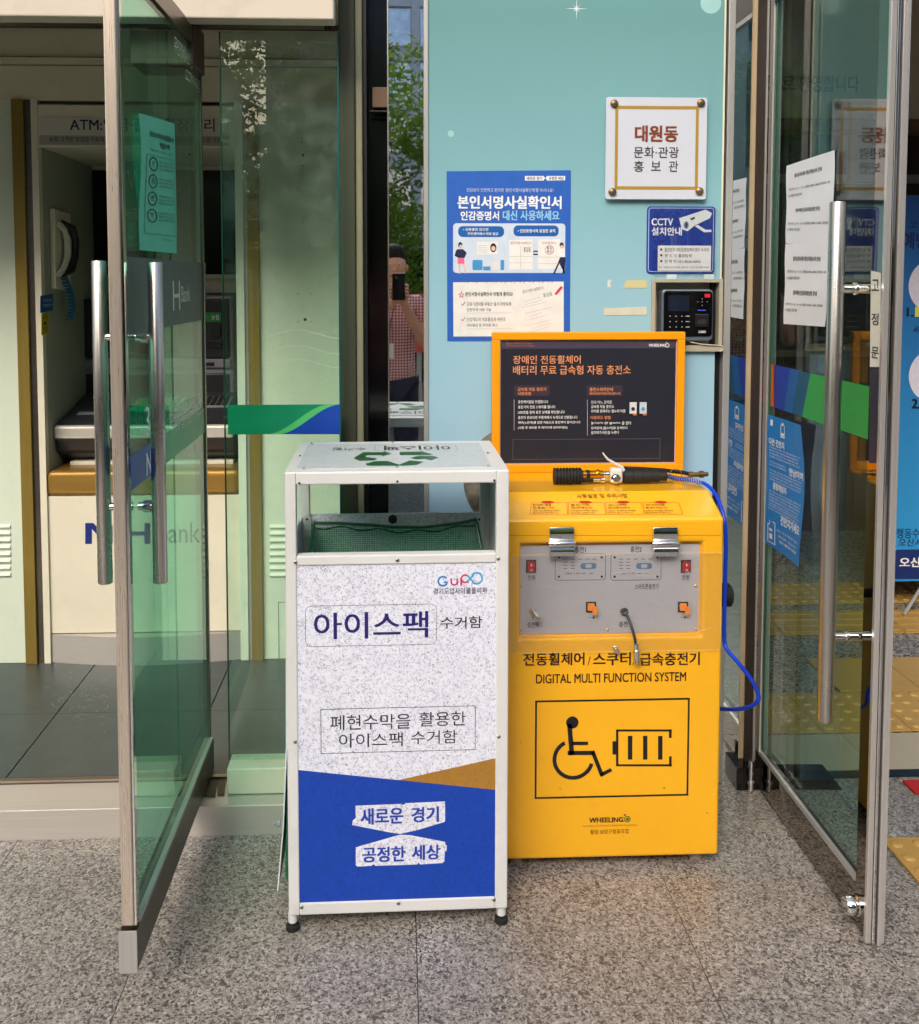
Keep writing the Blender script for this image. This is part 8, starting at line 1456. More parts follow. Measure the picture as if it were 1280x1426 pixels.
for x in (718,968):
    obj('foot', MB().lathe(V((wallf(YC+.3).px(x,1150)[0]*.95, YC+.33, 0)), (0,0,1), [(0,.018),(z0+.004,.014)], 16), mat('foot_grey', (150,146,136), .6), cab)
kn = (xb+.012, YC+.17, 1.5-(836-388)*(YC+.17)/1350)
obj('side_knob', MB().lathe((xb-.002,kn[1],kn[2]-.010), (1,0,0), [(0,.012),(.048,.012),(.049,.027),(.054,.031),(.078,.031),(.083,.024)], 22), M['rubber'], cab)
# sign frame standing on the cabinet
YS = 2.72; FS_ = wallf(YS)
sg = thing('instruction_board', 'black printed instruction board in a yellow frame standing on the cabinet', 'sign board', FS_.at(819,657))
a0_,b0_,a1_,b1_ = FS_.box(685.5,462.5,953.5,657.5); i0,j0,i1,j1 = FS_.box(696.5,473,943,646.5); b0_ = zB+.0005
for (p0,p1,p2,p3) in ((a0_,j1,a1_,b1_),(a0_,b0_,a1_,j0)): obj('frame_bar', MB().fb(FS_,p0,p1,p2,p3,-.028,0), M['yellow2'], sg, bev=.002)
for (p0,p2) in ((a0_,i0),(i1,a1_)): obj('frame_bar', MB().fb(FS_,p0,j0+.0002,p2,j1-.0002,-.028,-.0003), M['yellow2'], sg, bev=.002)
obj('liner', MB().fb(FS_, i0,j0,i1,j1,-.022,-.010), mat('liner_pale', (196,170,170), .5), sg)
DK = mat('board_print', (38,40,52), .32, var=.04)
obj('print_sheet', MB().pb(FS_, 698,474.5,941.5,645,-.0099,-.009), DK, sg)
obj('header_band', MB().pb(FS_, 698,474.5,941.5,485.5,-.0088,-.0086), ink(72,64,84), sg)
OR = ink(222,148,104); TI = .0-.0076
words('lettering', [('Electric Wheelchair & Scooter',706,477,742,479.5),('12V High Speed Battery Charger',706,480.7,745,483.2)], FS_, ink(196,110,80), sg, TI)
words('lettering', [('WHEELING',904.5,479,928,483)], FS_, WHT, sg, TI, bold=.035)
mb = MB(); a,b = FS_.px(930.5,481); mb.arc(FS_,a,b,.006,.002,0,360,TI); mb.disc(FS_,*FS_.px(929.5,477),.0018,TI,None,10); obj('logo_ring', mb, WHT, sg)
words('lettering', [('장애인 전동휠체어',715,495,809.5,507),('배터리 무료 급속형 자동 충전소',715,509,879.5,522)], FS_, OR, sg, TI, bold=.014)
obj('heading_box', MB().pb(FS_, 717,537,766,552,-.0086,-.0085), ink(62,50,62), sg); obj('heading_box', MB().pb(FS_, 818,537,868,552,-.0086,-.0085), ink(62,50,62), sg)
words('lettering', [('급속형 자동 충전기',721.5,540,761,545),('사용방법',721.5,546.3,740,551),('충전소위치안내',822,540,854.5,545.5),('배터리방전걱정마세요(휠누리)',822,546.6,865,550.6),('다운로드 방법',823.5,579.5,851,584.5)], FS_, OR, sg, TI, bold=.016)
LL = [('충전케이블을 연결합니다',722,764),('충전기의 전원 스위치를 켭니다',722,774),('LED창을 통해 충전 상태를 확인합니다',722,787),('충전이 완료되면 주황색에서 녹색으로 전환됩니다',722,805),('레버(노란색)를 밀면 자동으로 충전잭이 들어갑니다',722,809),('(사용 후 레버를 꼭 제자리에 넣어주세요)',722,791)]
words('lettering', [(s_,x0,557.8+k*7.25,x1,562.2+k*7.25) for k,(s_,x0,x1) in enumerate(LL)], FS_, WHT, sg, TI, bold=.008)
words('lettering', [('전국 어느 곳이든',824,558.3,853,562.8),('급속형 자동 충전소',824,564.5,856,569),('위치를 찾아주는 휠누리 어플',824,570.7,872,575.2),('or',843,588,848,591.5),('을 연다',867,587.5,880,592),('검색창에 [휠누리]를 검색한다',824,594.5,875,599),('설치하기 버튼을 누른다',824,600.7,863,605.2),('Google Play',829,588,841,591),('App Store',854,588,865,591)], FS_, WHT, sg, TI, bold=.008)
mb = MB(); mb.line(FS_, FS_.px(716.5,557), FS_.px(716.5,600), .0012, TI); mb.line(FS_, FS_.px(818.8,557), FS_.px(818.8,607), .0012, TI); mb.ppoly(FS_,[(824.5,587.5),(828.5,590),(824.5,592.5)],TI); mb.disc(FS_,*FS_.px(851.5,590),.004,TI,None,12)
obj('side_line', mb, ink(190,190,200), sg)
mb = MB(); mb.poutline(FS_, 714.5,612,920.5,640,.0009,TI); obj('outline_box', mb, ink(110,108,124), sg)
for x, c_ in ((877,(210,214,220)),(891,(190,206,220))):
    ph = obj('phone_picture', MB().prr(FS_, x,558,x+11.5,580,.002,-.0086,-.0082), BLK, sg)
    obj('phone_screen', MB().pb(FS_, x+.8,560.5,x+10.7,576.5,-.0080,-.0079), ink(*c_), ph)
    obj('phone_button', MB().pb(FS_, x+5.5,576.8,x+10.7,579,-.0080,-.0079), ink(220,110,60), ph)
    mb = MB(); a,b = FS_.px(x+5.7,570); mb.disc(FS_,a,b,.0055,-.0077,None,14); obj('phone_icon', mb, ink(40,44,60) if x < 880 else ink(90,150,180), ph)
# air gun and hose on top of the cabinet
ag = thing('air_gun', 'air inflator gun with ridged black cap and silver lever lying on the cabinet', 'air gun', (.62,2.6,zB))
YG2 = YC+.20; FG = wallf(YG2)
A_ = lambda x, y, c=0: FG.at(x, y, c)
z_top = lambda x, y: A_(x, y)
mb = MB(); pr_ = []; L_ = (A_(811,655)-A_(771.5,654)).length
for k in range(9): pr_ += [(L_*k/9,.0225),(L_*(k+.5)/9,.0225),(L_*(k+.6)/9,.0180),(L_*(k+.92)/9,.0180)]
c0_ = A_(771.5,653.5); c0_.z = zB+.0235
obj('gauge_cap', MB().lathe(c0_, (1,0,0), [(0,.017)]+pr_+[(L_,.018)], 24), M['rubber'], ag)
def gun(x0, x1, y, dz_, pr__, m, name, sm=True, yoff=0):
    a = A_(x0,y); a.z = zB+dz_; a.y += yoff; L = (A_(x1,y)-A_(x0,y)).length
    return obj(name, MB().lathe(a, (1,0,0), [(p*L,r) for p,r in pr__], 18), m, ag, smooth=sm)
gun(811,840,655,.027,[(0,.0108),(1,.0108)], mat('brass_gold', (206,146,40), .2, .9, var=.05), 'barrel')
gun(816,821,655,.027,[(0,.0125),(1,.0125)], M['black'], 'barrel_clip'); gun(830,835,655,.029,[(0,.0105),(.5,.012),(1,.0105)], mat('brass_gold', (206,146,40), .2, .9), 'barrel_nut')
gun(838,848,655,.027,[(0,.0075),(.4,.0075),(.45,.0095),(1,.0095)], M['chrome'], 'collar')
gun(803,826,667,.013,[(0,.008),(1,.008)], M['black'], 'lower_tube'); gun(826,842,667,.012,[(0,.0055),(.6,.0055),(.65,.008),(1,.008)], M['chrome'], 'lower_nipple')
bd = A_(858,660); bd.z = zB+.02
obj('valve_body', MB().box(bd.x-.018,bd.y-.016,zB+.004,bd.x+.016,bd.y+.012,zB+.046), M['white'], ag, bev=.008, seg=3)
obj('valve_boss', MB().lathe((bd.x-.004,bd.y-.010,zB+.018), (0,-1,0), [(0,.013),(.008,.013),(.009,.009),(.014,.009)], 16), M['chrome'], ag, smooth=True)
gun(868,929,663,.0215,[(0,.0185),(.2,.0195),(.21,.018),(.4,.0195),(.41,.0175),(.6,.0185),(.61,.016),(.8,.0165),(.81,.0135),(.98,.0135),(1,.009)], M['rubber'], 'grip')
lv = [A_(841,633), A_(846,639), A_(856,645), A_(866,650), A_(869,656)]
for p in lv: p.y -= .004
fl = MB(); 
for p,q in zip(lv,lv[1:]): 
    w_ = .006; h_ = .0022
    fl.hexa([p+V((0,-w_,-h_)),q+V((0,-w_,-h_)),q+V((0,w_,-h_)),p+V((0,w_,-h_)),p+V((0,-w_,h_)),q+V((0,-w_,h_)),q+V((0,w_,h_)),p+V((0,w_,h_))])
obj('lever', MB().tube([lv[0]+V((-.004,0,.006))]+lv, [.0016,.0022,.003,.0036,.004,.004], 8), M['white'], ag, smooth=True)
ht = [A_(868,655), A_(900,656), A_(930,658), A_(955,661), A_(970,664)]
for p in ht: p.y += .03
obj('black_tube', MB().tube(ht, .0055, 10), M['black'], ag, smooth=True)
cf = A_(963,664); cf.y += .028
obj('brass_fitting', MB().lathe(cf, (1,0,.02), [(0,.009),(.012,.009),(.013,.0065),(.03,.0065),(.031,.0095),(.042,.0095),(.043,.006),(.054,.006),(.055,.004)], 12), mat('brass_worn', (132,106,72), .35, .8, var=.2), ag, smooth=True)
rg = A_(941,661); rg.y -= .003
mb = MB(); mb.tube([rg+V((.016*math.cos(t), .004*math.sin(t), .016*math.sin(t))) for t in [2*math.pi*i/24 for i in range(25)]], .0009, 6, False); obj('key_ring', mb, M['chrome'], ag, smooth=True)
# hose
def P3(x, y, Y): return wallf(Y).at(x, y)
HP = [P3(928,663,YG2), P3(945,667,YG2-.01), P3(965,669,YC+.165), P3(982,674,YC+.135), P3(995,686,YC+.105), P3(1003,703,YC+.07), P3(1009,725,YC+.045), P3(1011,760,YC+.035), P3(1010,800,YC+.035), P3(1009,850,YC+.03), P3(1009,890,YC+.03), P3(1013,905,YC+.02), P3(1030,925,YC+.005), P3(1046,946,YC), P3(1056,966,YC), P3(1055,977,YC+.005), P3(1042,985,YC+.04), P3(1022,988,YC+.10), P3(1003,987,YC+.16), P3(990,985,YC+.2)]
def smooth_path(P, k=8):
    out = []
    for i in range(len(P)-1):
        p0,p1,p2,p3 = P[max(i-1,0)],P[i],P[i+1],P[min(i+2,len(P)-1)]
        for j in range(k):
            t = j/k; out.append(.5*((2*p1)+(p2-p0)*t+(2*p0-5*p1+4*p2-p3)*t*t+(3*p1-p0-3*p2+p3)*t*t*t))
    return out+[P[-1]]
hz = tag(obj('air_hose', MB().tube(smooth_path(HP), .0052, 10), ink(10,60,206,.28), smooth=True), 'blue air hose looping down the side of the yellow cabinet', 'hose')
sp = []; 
hpth = smooth_path(HP[:4], 30)
for i, p in enumerate(hpth[8:78]): sp.append(p+V((0, .0078*math.cos(i*1.25), .0078*math.sin(i*1.25))))
obj('strain_spring', MB().tube(sp, .0012, 5), M['screw'], hz, smooth=True)

# ================================================================ WHITE COLLECTION BIN
A0 = G(398,1300); B0 = G(708,1289); uB = (B0-A0); uB.z = 0; uB.normalize()
BF = Fr(A0, uB, (0,0,1))
bn = thing('collection_bin', 'white framed collection bin with speckled panels and an open slot showing a green net', 'bin', A0)
bw_ = (B0-A0).length
x0,z0_b = 0, BF.px(400,1276)[1]; z0_b = (BF.px(400,1276)[1]+BF.px(708,1265)[1])/2; z1_b = (BF.px(398,658)[1]+BF.px(708,655)[1])/2
W1 = BF.px(708,960)[0]; W0 = BF.px(399,960)[0]
DP = .40
fw = .0265                                     # bar width
def bb(name, a0,b0,a1,b1,c0,c1,m,parent=bn,**k): return obj(name, MB().fb(BF,a0,b0,a1,b1,c0,c1), m, parent, **k)
zo1 = BF.px(552,674)[1]; zo0 = BF.px(552,772.5)[1]; zp1 = BF.px(552,786)[1]; zp0 = BF.px(552,1254)[1]
xi0 = BF.px(414.5,960)[0]; xi1 = BF.px(690.5,960)[0]
WHm = M['white']
for (a,b) in ((W0,xi0),(xi1,W1)):
    bb('frame_post', a,z0_b,b,z1_b,-.03,0,WHm,bev=.003)
    bb('frame_post', a,z0_b,b,z1_b,-DP,-DP+.03,WHm,bev=.003)
for (lo,hi,nm) in ((zo1,z1_b,'top'),(zp1,zo0,'mid'),(z0_b,zp0,'low')):
    bb('frame_rail', xi0,lo,xi1,hi,-.03,-.0004,WHm,bev=.003)
    if nm != 'mid': bb('frame_rail', xi0,lo,xi1,hi,-DP+.0004,-DP+.03,WHm,bev=.003)
for (a,b) in ((W0,xi0),(xi1,W1)):
    bb('side_rail', a+.0004,zo1,b-.0004,z1_b-.0003,-DP+.03,-.03,WHm); bb('side_rail', a+.0004,z0_b+.0003,b-.0004,zp0,-DP+.03,-.03,WHm)
FIB = fibre('fibre_panel', (234,238,255), (46,46,70)); FIBD = fibre('fibre_blue', (14,68,180), (8,22,80), .7); FIBT = fibre('fibre_tan', (170,124,50), (90,64,30), .5)
FIBL = fibre('fibre_pale', (196,206,210), (120,130,140), .5)
bb('front_panel', xi0,zp0,xi1,zp1,-.010,-.004,FIB)
for (a,b,nm) in ((W0+.002,W0+.006,0),(W1-.006,W1-.002,1)):
    bb('side_panel', a,zp0,b,(zo1 if nm else zp1+.02),-DP+.03,-.03,WHm if nm else FIB)
bb('back_panel', xi0,zp0,xi1,Fr(BF.pt(0,0,-DP+.012),BF.u,BF.v).px(552,715)[1],-DP+.006,-DP+.012,FIB)
bb('bottom_panel', xi0,z0_b+.01,xi1,z0_b+.016,-DP+.03,-.03,WHm)
TF = Fr(BF.pt(0,z1_b,0), BF.u, -BF.n)
q = [TF.px(*p) for p in ((415.5,654),(688,650.5),(664,617.5),(426.5,620.5))]
ta0,ta1 = (q[0][0]+q[3][0])/2,(q[1][0]+q[2][0])/2; tb0,tb1 = (q[0][1]+q[1][1])/2,(q[2][1]+q[3][1])/2
bb('top_plate', W0+.001,z1_b-.004,W1-.001,z1_b+.0006,-DP,-.0015,WHm,bev=.0015)
obj('top_panel', MB().fb(TF, ta0,tb0,ta1,tb1,.0008,.0022), FIBL, bn)
mb = MB()
def scr(fr, a, b, c, r=.0042, p=bn):
    s_ = obj('screw', MB().lathe(fr.pt(a,b,c), fr.n, [(0,r),(.0009,r),(.0020,r*.7),(.0022,r*.2)], 12), M['screw'], p, smooth=True)
    o2 = MB(); o2.line(fr,(a-r*.5,b),(a+r*.5,b),.0007,c+.0023); o2.line(fr,(a,b-r*.5),(a,b+r*.5),.0007,c+.0024); obj('screw_slot', o2, BLK, s_); return s_
for x,y in ((411.5,783),(553.5,780),(694,778),(411,1033),(694.5,1026),(420,1263.5),(555,1258),(688,1253)): scr(BF,*BF.px(x,y),.0002)
for x,y in ((417,673),(553.5,670.5),(688.5,669)):
    mb = MB(); mb.disc(BF,*BF.px(x,y),.0028,.0003,None,12); obj('screw_hole', mb, BLK, bn)
for x,y in ((434,620-1),(547,617.2),(418,636),(679.5,632),(423,654),(553,652),(680,650.5)): scr(TF,*TF.px(x,y),.0024,.0032)
# legs with rubber feet
for (x,y,dd) in ((407,1296,-.014),(699,1284,-.014),(0,0,-DP+.014),(1,1,-DP+.014)):
    a = (BF.px(407,1290)[0] if x in (407,0) else BF.px(699,1290)[0])
    g = BF.pt(a,0,dd)
    lg = obj('leg', MB().lathe(g, (0,0,1), [(.019,.0105),(z0_b,.0105)], 16), WHm, bn, smooth=True)
    obj('rubber_foot', MB().lathe(g, (0,0,1), [(0,.0145),(.002,.016),(.012,.0155),(.014,.011),(.020,.011)], 16), M['rubber'], lg, smooth=True)
# blue and tan printed fields of the front panel
def fpoly(pts, c, m, nm): return obj(nm, MB().ppoly(BF, pts, c), m, bn)
a_,b_ = xi0,xi1; zbl = BF.px(416,1073.5)[1]; zbr = BF.px(690.5,1101)[1]; zmid = BF.px(555,1086.5)[1]; ztr = BF.px(690.5,1057)[1]; am_ = BF.px(555,1087)[0]
obj('blue_field', MB().poly(BF, [(a_,zp0),(b_,zp0),(b_,zbr),(a_,zbl)], -.0036), FIBD, bn)
obj('tan_field', MB().poly(BF, [(am_,zbl+(zbr-zbl)*(am_-a_)/(b_-a_)),(b_,zbr),(b_,ztr)], -.0034), FIBT, bn)
CO = -.0030
sp_t = [(495,1123),(559,1120.5),(561,1122.5),(565,1119.5),(620,1117),(620,1145.5),(581.5,1157),(557,1162.5),(541,1160),(490.5,1150),(491,1144),(495.5,1140)]
sp_b = [(557,1163.5),(571,1164),(620,1173.5),(620.5,1177.5),(622.5,1178),(622,1186.5),(619.5,1187),(619,1201),(617,1203),(585,1205),(583,1202.5),(581,1205),(523,1207),(520,1204.5),(517.5,1207),(498,1208),(495.5,1206),(495.5,1181)]
obj('slogan_plate', MB().ppoly(BF, sp_t, CO), FIB, bn); obj('slogan_plate', MB().ppoly(BF, sp_b, CO), FIB, bn)
BL_ = ink(24,62,170)
def tilt(mb, s, x0,y0,x1,y1,c,dy=0,**k): return text_px(mb, s, BF, x0,y0,x1,y1,c,**k)
mb = MB(); tilt(mb,'새로운',502,1126,562,1149,CO+.0004,bold=.03); tilt(mb,'경기',573,1124.5,611.5,1146,CO+.0004,bold=.03)
tilt(mb,'공정한',504.5,1180,565,1201.5,CO+.0004,bold=.03); tilt(mb,'세상',573.5,1177.5,613.5,1198.5,CO+.0004,bold=.03); obj('lettering', mb, BL_, bn)
NV = ink(36,30,110); mb = MB(); tilt(mb,'아이스팩',437,853,596.5,890,-.0034,bold=.012); obj('lettering', mb, NV, bn)
mb = MB(); tilt(mb,'수거함',613.5,859,672,876,-.0034,bold=.008); obj('lettering', mb, BLK, bn)
mb = MB(); tilt(mb,'폐현수막을',460,996,572,1017,-.0034,bold=-.006); tilt(mb,'활용한',584,992,649,1012,-.0034,bold=-.006); tilt(mb,'아이스팩',472,1022,561,1041.5,-.0034,bold=-.006); tilt(mb,'수거함',572.5,1018,637,1037,-.0034,bold=-.006)
obj('lettering', mb, BLK, bn)
mb = MB(); q_ = BF.box(425,843,608.5,900); mb.rroutline(BF,*q_,.014,.0009,-.0034); obj('outline_box', mb, ink(60,58,74), bn)
mb = MB(); q_ = BF.box(446.5,986,662.5,1048); mb.outline(BF,*q_,.0012,-.0034); obj('outline_box', mb, ink(50,48,60), bn)
# logo word with a loop
CY_ = ink(40,130,206); MG = ink(190,30,110)
mb = MB(); fo = BF
def cxy(x,y): return BF.px(x,y)
def arcp(mb, x, y, r, t, t0, t1): a,b = cxy(x,y); return mb.arc(BF,a,b,r,t,t0,t1,-.0034,24)
arcp(mb,617,810,.0125,.0040,40,330); mb.line(BF,cxy(618,811.5),cxy(624,811.5),.0034,-.0034)
obj('logo_letter', mb, CY_, bn)
mb = MB(); mb.line(BF,cxy(628.5,806),cxy(628.5,811),.0036,-.0034); mb.line(BF,cxy(637,806),cxy(637,815),.0036,-.0033); a,b=cxy(632.8,811); mb.arc(BF,a,b,.0088,.0036,180,360,-.0032,16); obj('logo_letter', mb, MG, bn)
mb = MB(); mb.line(BF,cxy(642.5,808),cxy(642.5,816.5),.0038,-.0034); arcp(mb,648,806.5,.0105,.0038,30,330) ; obj('logo_letter', mb, ink(206,40,96), bn)
mb = MB(); arcp(mb,664,806,.0148,.0040,-140,140); mb.line(BF,cxy(652,802.5),cxy(659,811),.0038,-.0033); mb.line(BF,cxy(652,810),cxy(659.5,801),.0038,-.0031); obj('logo_letter', mb, ink(60,170,220), bn)
mb = MB(); tilt(mb,'경기도업사이클플라자',603.5,819,679,828,-.0034,bold=.012); obj('lettering', mb, ink(48,40,96), bn)
# top print, read from the far side: recycling arrows and words
GRN = ink(22,92,44); mb = MB(); TC = .0026
for pts in ([(492,640.5),(513,629.5),(535,629.5),(532,626.8),(546,632),(535,637.5),(537,635),(509,636)],[(556.5,637),(556.5,630),(596,630.5),(610,637),(610,637.5),(556.5,633.5)],):
    pass
for pts in ([(493,639),(506,631),(534.5,631),(534,629.5),(545.5,633),(532,637),(532.5,635.3),(512,635.2),(507,638.5)],
            [(492,639.5),(505,637),(526,640),(521,642.5),(501,643.3)],
            [(509,647),(523,643.5),(540,643.3),(557,649),(555.5,650),(512,650)],
            [(554,649.5),(571,642.5),(590,644.5),(580,649),(561,650)],
            [(556.5,630.8),(588,630),(604,634.2),(597,635),(557,635.3)],
            [(571,639.3),(583,636.2),(603,636.2),(611,638.3),(601,642.5),(591,640.5),(579,641)]):
    mb.ppoly(TF, pts, TC)
obj('recycling_arrows', mb, GRN, bn)
mb = MB(); T2 = Fr(TF.O, -TF.u, -TF.v)
a1_,b1_ = TF.px(626,627); a0_,b0_ = TF.px(533,623)
def toptext(s, x0,y0,x1,y1,bold): # upside down to us
    p,q_ = TF.px(x0,(y0+y1)/2),TF.px(x1,(y0+y1)/2); lo,hi = TF.px((x0+x1)/2,y1),TF.px((x0+x1)/2,y0)
    text_ab(mb, s, TF, q_[0], hi[1], p[0], lo[1], TC, bold=bold)
toptext('아이스팩',535,621.8,627,627.8,.02); toptext('수거함',462,624.5,510,628.6,.0); obj('lettering', mb, BLK, bn)
mb = MB(); p_,q_ = TF.px(522,625),TF.px(636,624.5); r0,r1 = TF.px(580,628.8)[1],TF.px(580,621)[1]; mb.rroutline(TF,p_[0],r0,q_[0],r1,.006,.0009,TC); obj('outline_box', mb, ink(60,60,80), bn)
# inner net bag with hooks
m = bpy.data.materials.new('net_mesh'); m.use_nodes = True; nt = m.node_tree; nt.nodes.clear(); N = nt.nodes.new
out = N('ShaderNodeOutputMaterial'); trn = N('ShaderNodeBsdfTransparent'); pbs = N('ShaderNodeBsdfPrincipled'); pbs.inputs['Base Color'].default_value = rgb(66,176,128); pbs.inputs['Roughness'].default_value = .5
mx = N('ShaderNodeMixShader'); vec = coords(nt, (1,1,1), (0,0,R(-3)))
sxx = N('ShaderNodeSeparateXYZ'); nt.links.new(vec, sxx.inputs[0])
def gridline(s_, per, wd):
    f = mathn(nt,'FRACT', mathn(nt,'DIVIDE', s_, per)); return mathn(nt,'LESS_THAN', f, wd)
g1 = gridline(sxx.outputs['X'], .0045, .34); g2 = gridline(sxx.outputs['Z'], .0055, .3); g3 = mathn(nt,'MAXIMUM', g1, g2)
nt.links.new(mathn(nt,'MULTIPLY', g3, .9), mx.inputs[0]); nt.links.new(trn.outputs[0], mx.inputs[1]); nt.links.new(pbs.outputs[0], mx.inputs[2]); nt.links.new(mx.outputs[0], out.inputs[0])
NET = m
net = thing('net_bag', 'green mesh net bag hung on white hooks inside the white bin', 'net bag', BF.pt(bw_/2, .3, -DP/2))
zt3 = wallf(1).at(0,0).z
IF = Fr(BF.pt(0,0,-DP+.05), BF.u, BF.v)
zb3 = IF.px(552,728)[1]
NXs = 30; mb = MB(); 
def ztopn(t): return zb3+.004*math.sin(t*7)+.012*(2*t-1)**2-.006
vs=[]; 
for j in range(10):
    for i in range(NXs+1):
        t=i/NXs; a = xi0+.012+(xi1-xi0-.024)*t; v=j/9
        vs.append(BF.pt(a, ztopn(t)-(ztopn(t)-z0_b-.06)*v, -DP+.05+.010*math.sin(v*5+t*9)*min(1,v*4)))
mb.add(vs,[(j*(NXs+1)+i,(j+1)*(NXs+1)+i,(j+1)*(NXs+1)+i+1,j*(NXs+1)+i+1) for j in range(9) for i in range(NXs)])
obj('net_back', mb, NET, net, smooth=True)
NETd = mat('net_solid', (10,92,56), .5, var=.3, scale=60)
for side in (0,1):
    mb = MB(); vs=[]; a_s = xi0+.010 if side==0 else xi1-.010; sgn = 1 if side==0 else -1
    for j in range(10):
        for i in range(13):
            t=i/12; v=j/9; d = -DP+.05+(DP-.09)*t
            vs.append(BF.pt(a_s+sgn*(.006+.03*v*(1-t)+.006*math.sin(t*16+v*5)), zb3-.035*math.sin(math.pi*t)-.004-(zb3-z0_b-.06)*v, d))
    mb.add(vs,[(j*13+i,(j+1)*13+i,(j+1)*13+i+1,j*13+i+1) for j in range(9) for i in range(12)]); obj('net_side', mb, NET, net, smooth=True)
hem = [BF.pt(xi0+.012+(xi1-xi0-.024)*i/30, ztopn(i/30)-.002, -DP+.053+.002*math.sin(i)) for i in range(31)]
obj('hem_cord', MB().tube(hem, .0042, 8), NETd, net, smooth=True)
hem2 = [p+BF.v*(-.011-.004*math.sin(i*.9))+BF.n*.004 for i,p in enumerate(hem)]
obj('hem_cord', MB().tube(hem2, .0022, 6), NETd, net, smooth=True)
for sx_, side in ((xi0+.012,0),(xi1-.012,1)):
    pts = [BF.pt(sx_, zb3-.002-.035*math.sin(math.pi*t), -DP+.05+(DP-.09)*t) for t in [i/16 for i in range(17)]]
    obj('hem_cord', MB().tube(pts, .0045, 8), NETd, net, smooth=True)
for x in (427.5,667.5):
    a = IF.px(x,740)[0]; b1_ = IF.px(x,719)[1]; b0_ = IF.px(x,744)[1]
    hk = obj('hook_plate', MB().rr(IF, a-.011,b0_,a+.011,b1_,.009,-.006,-.003), WHm, net, bev=.0008)
    mb = MB(); mb.disc(IF,a,b1_-.009,.003,-.0028,None,12); obj('hook_hole', mb, BLK, hk)
    obj('hook_tongue', MB().fb(IF,a-.008,b0_-.006,a+.012,b0_+.014,.000,.0025), mat('plastic_white', (206,222,206), .4), hk)
tie = []
for k in range(60):
    t=k/59; tie.append(BF.pt(xi0+.016+.012*math.sin(t*14)*(1-t*.4), zb3-.045-.035*math.sin(t*3)+.01*math.sin(t*23), -.10+.012*math.cos(t*17)))
obj('white_tie', MB().tube(tie, .0032, 6), WHT, net, smooth=True)
# bolt in the middle of the back panel
obj('bolt', MB().lathe(Fr(BF.pt(0,0,-DP+.012),BF.u,BF.v).at(547,723), BF.n, [(0,.012),(.002,.012),(.003,.006),(.007,.006)], 18), mat('bolt_dark', (60,62,48), .4, .7), bn, smooth=True)
# loose white board leaning on the bin's left side
lp = [(398.2,700),(397.2,1030),(384,1244),(387.6,1245),(400,1060),(400.5,700)]
BS = BF.pt(W0-.002, 0, -.06)
fl_ = thing('leaning_board', 'thin white board leaning against the left side of the white bin', 'board', BF.pt(W0-.02,0.02,-.1))
mb = MB(); sec = [(W0-.004,.95),(W0-.006,.70),(W0-.008,.42),(W0-.018,.22),(W0-.032,.07)]
n=len(sec); vs=[]
for a,b in sec: vs += [BF.pt(a,b,-.05),BF.pt(a,b,-.30),BF.pt(a+.003,b,-.30),BF.pt(a+.003,b,-.05)]
fs=[(0,1,2,3),((n-1)*4+3,(n-1)*4+2,(n-1)*4+1,(n-1)*4)]
for i in range(n-1):
    k=i*4
    for j in range(4): fs.append((k+j,k+4+j,k+4+(j+1)%4,k+(j+1)%4))
mb.add(vs,fs); obj('board_sheet', mb, mat('board_white', (214,222,226), .5), fl_, smooth=True)
obj('green_lining', MB().hexa([BF.pt(W0-.002,.07,-.06),BF.pt(W0-.002,.07,-.29),BF.pt(W0-.014,.10,-.29),BF.pt(W0-.014,.10,-.06),BF.pt(W0-.0012,.42,-.06),BF.pt(W0-.0012,.42,-.29),BF.pt(W0-.0035,.42,-.29),BF.pt(W0-.0035,.42,-.06)]), NETd, fl_)
obj('clear_suction_cup', MB().lathe(BF.pt(W0-.028,.205,-.10), (-1,0,0), [(0,.010),(.006,.009),(.012,.004),(.016,.005)], 14), mat('cup_clear', (140,150,148), .2), fl_, smooth=True)
# ================================================================ INSIDE THE COMMUNITY CENTRE (right)
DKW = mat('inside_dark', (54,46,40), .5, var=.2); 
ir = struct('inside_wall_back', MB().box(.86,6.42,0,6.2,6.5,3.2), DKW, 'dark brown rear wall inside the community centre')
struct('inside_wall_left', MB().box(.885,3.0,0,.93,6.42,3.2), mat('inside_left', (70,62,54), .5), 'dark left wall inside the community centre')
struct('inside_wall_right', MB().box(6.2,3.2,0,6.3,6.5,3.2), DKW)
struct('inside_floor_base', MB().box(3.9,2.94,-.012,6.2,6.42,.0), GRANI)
struct('inside_ceiling', MB().box(.93,2.985,3.21,6.2,6.42,3.26), M['creamwall'], 'cream ceiling inside the community centre')
YI = 4.75; WI = wallf(YI)
zt0 = WI.at(1270,166).z; zt1 = WI.at(1270,184).z
fw_ = struct('welcome_fascia', MB().box(.94,YI,zt0,6.1,YI+.12,3.2), mat('fascia_beige', (206,198,176), .6, var=.03, dirt=.1), 'beige fascia with dark raised welcome lettering inside the right entrance')
words('lettering', [('진심으로 환영합니다',1040,105,1196,128)], WI, ink(14,12,12), fw_, .006, bold=.02)
obj('wood_band', MB().box(.94,YI-.01,zt1,6.1,YI+.11,zt0-.001), mat('wood_band', (104,66,42), .5, var=.2, stretch=(1,8,8)), fw_)
for k, x in enumerate((.98,1.72,2.46,3.2,3.94,4.68)):
    t = obj('inner_mullion', MB().box(x,YI+.02,0.0,x+.06,YI+.09,zt1-.001), mat('mullion', (50,40,34), .4), fw_)
obj('inner_transom', MB().box(1.0,YI+.03,1.98,6.1,YI+.08,2.02), mat('transom_grey', (120,122,116), .4), fw_)
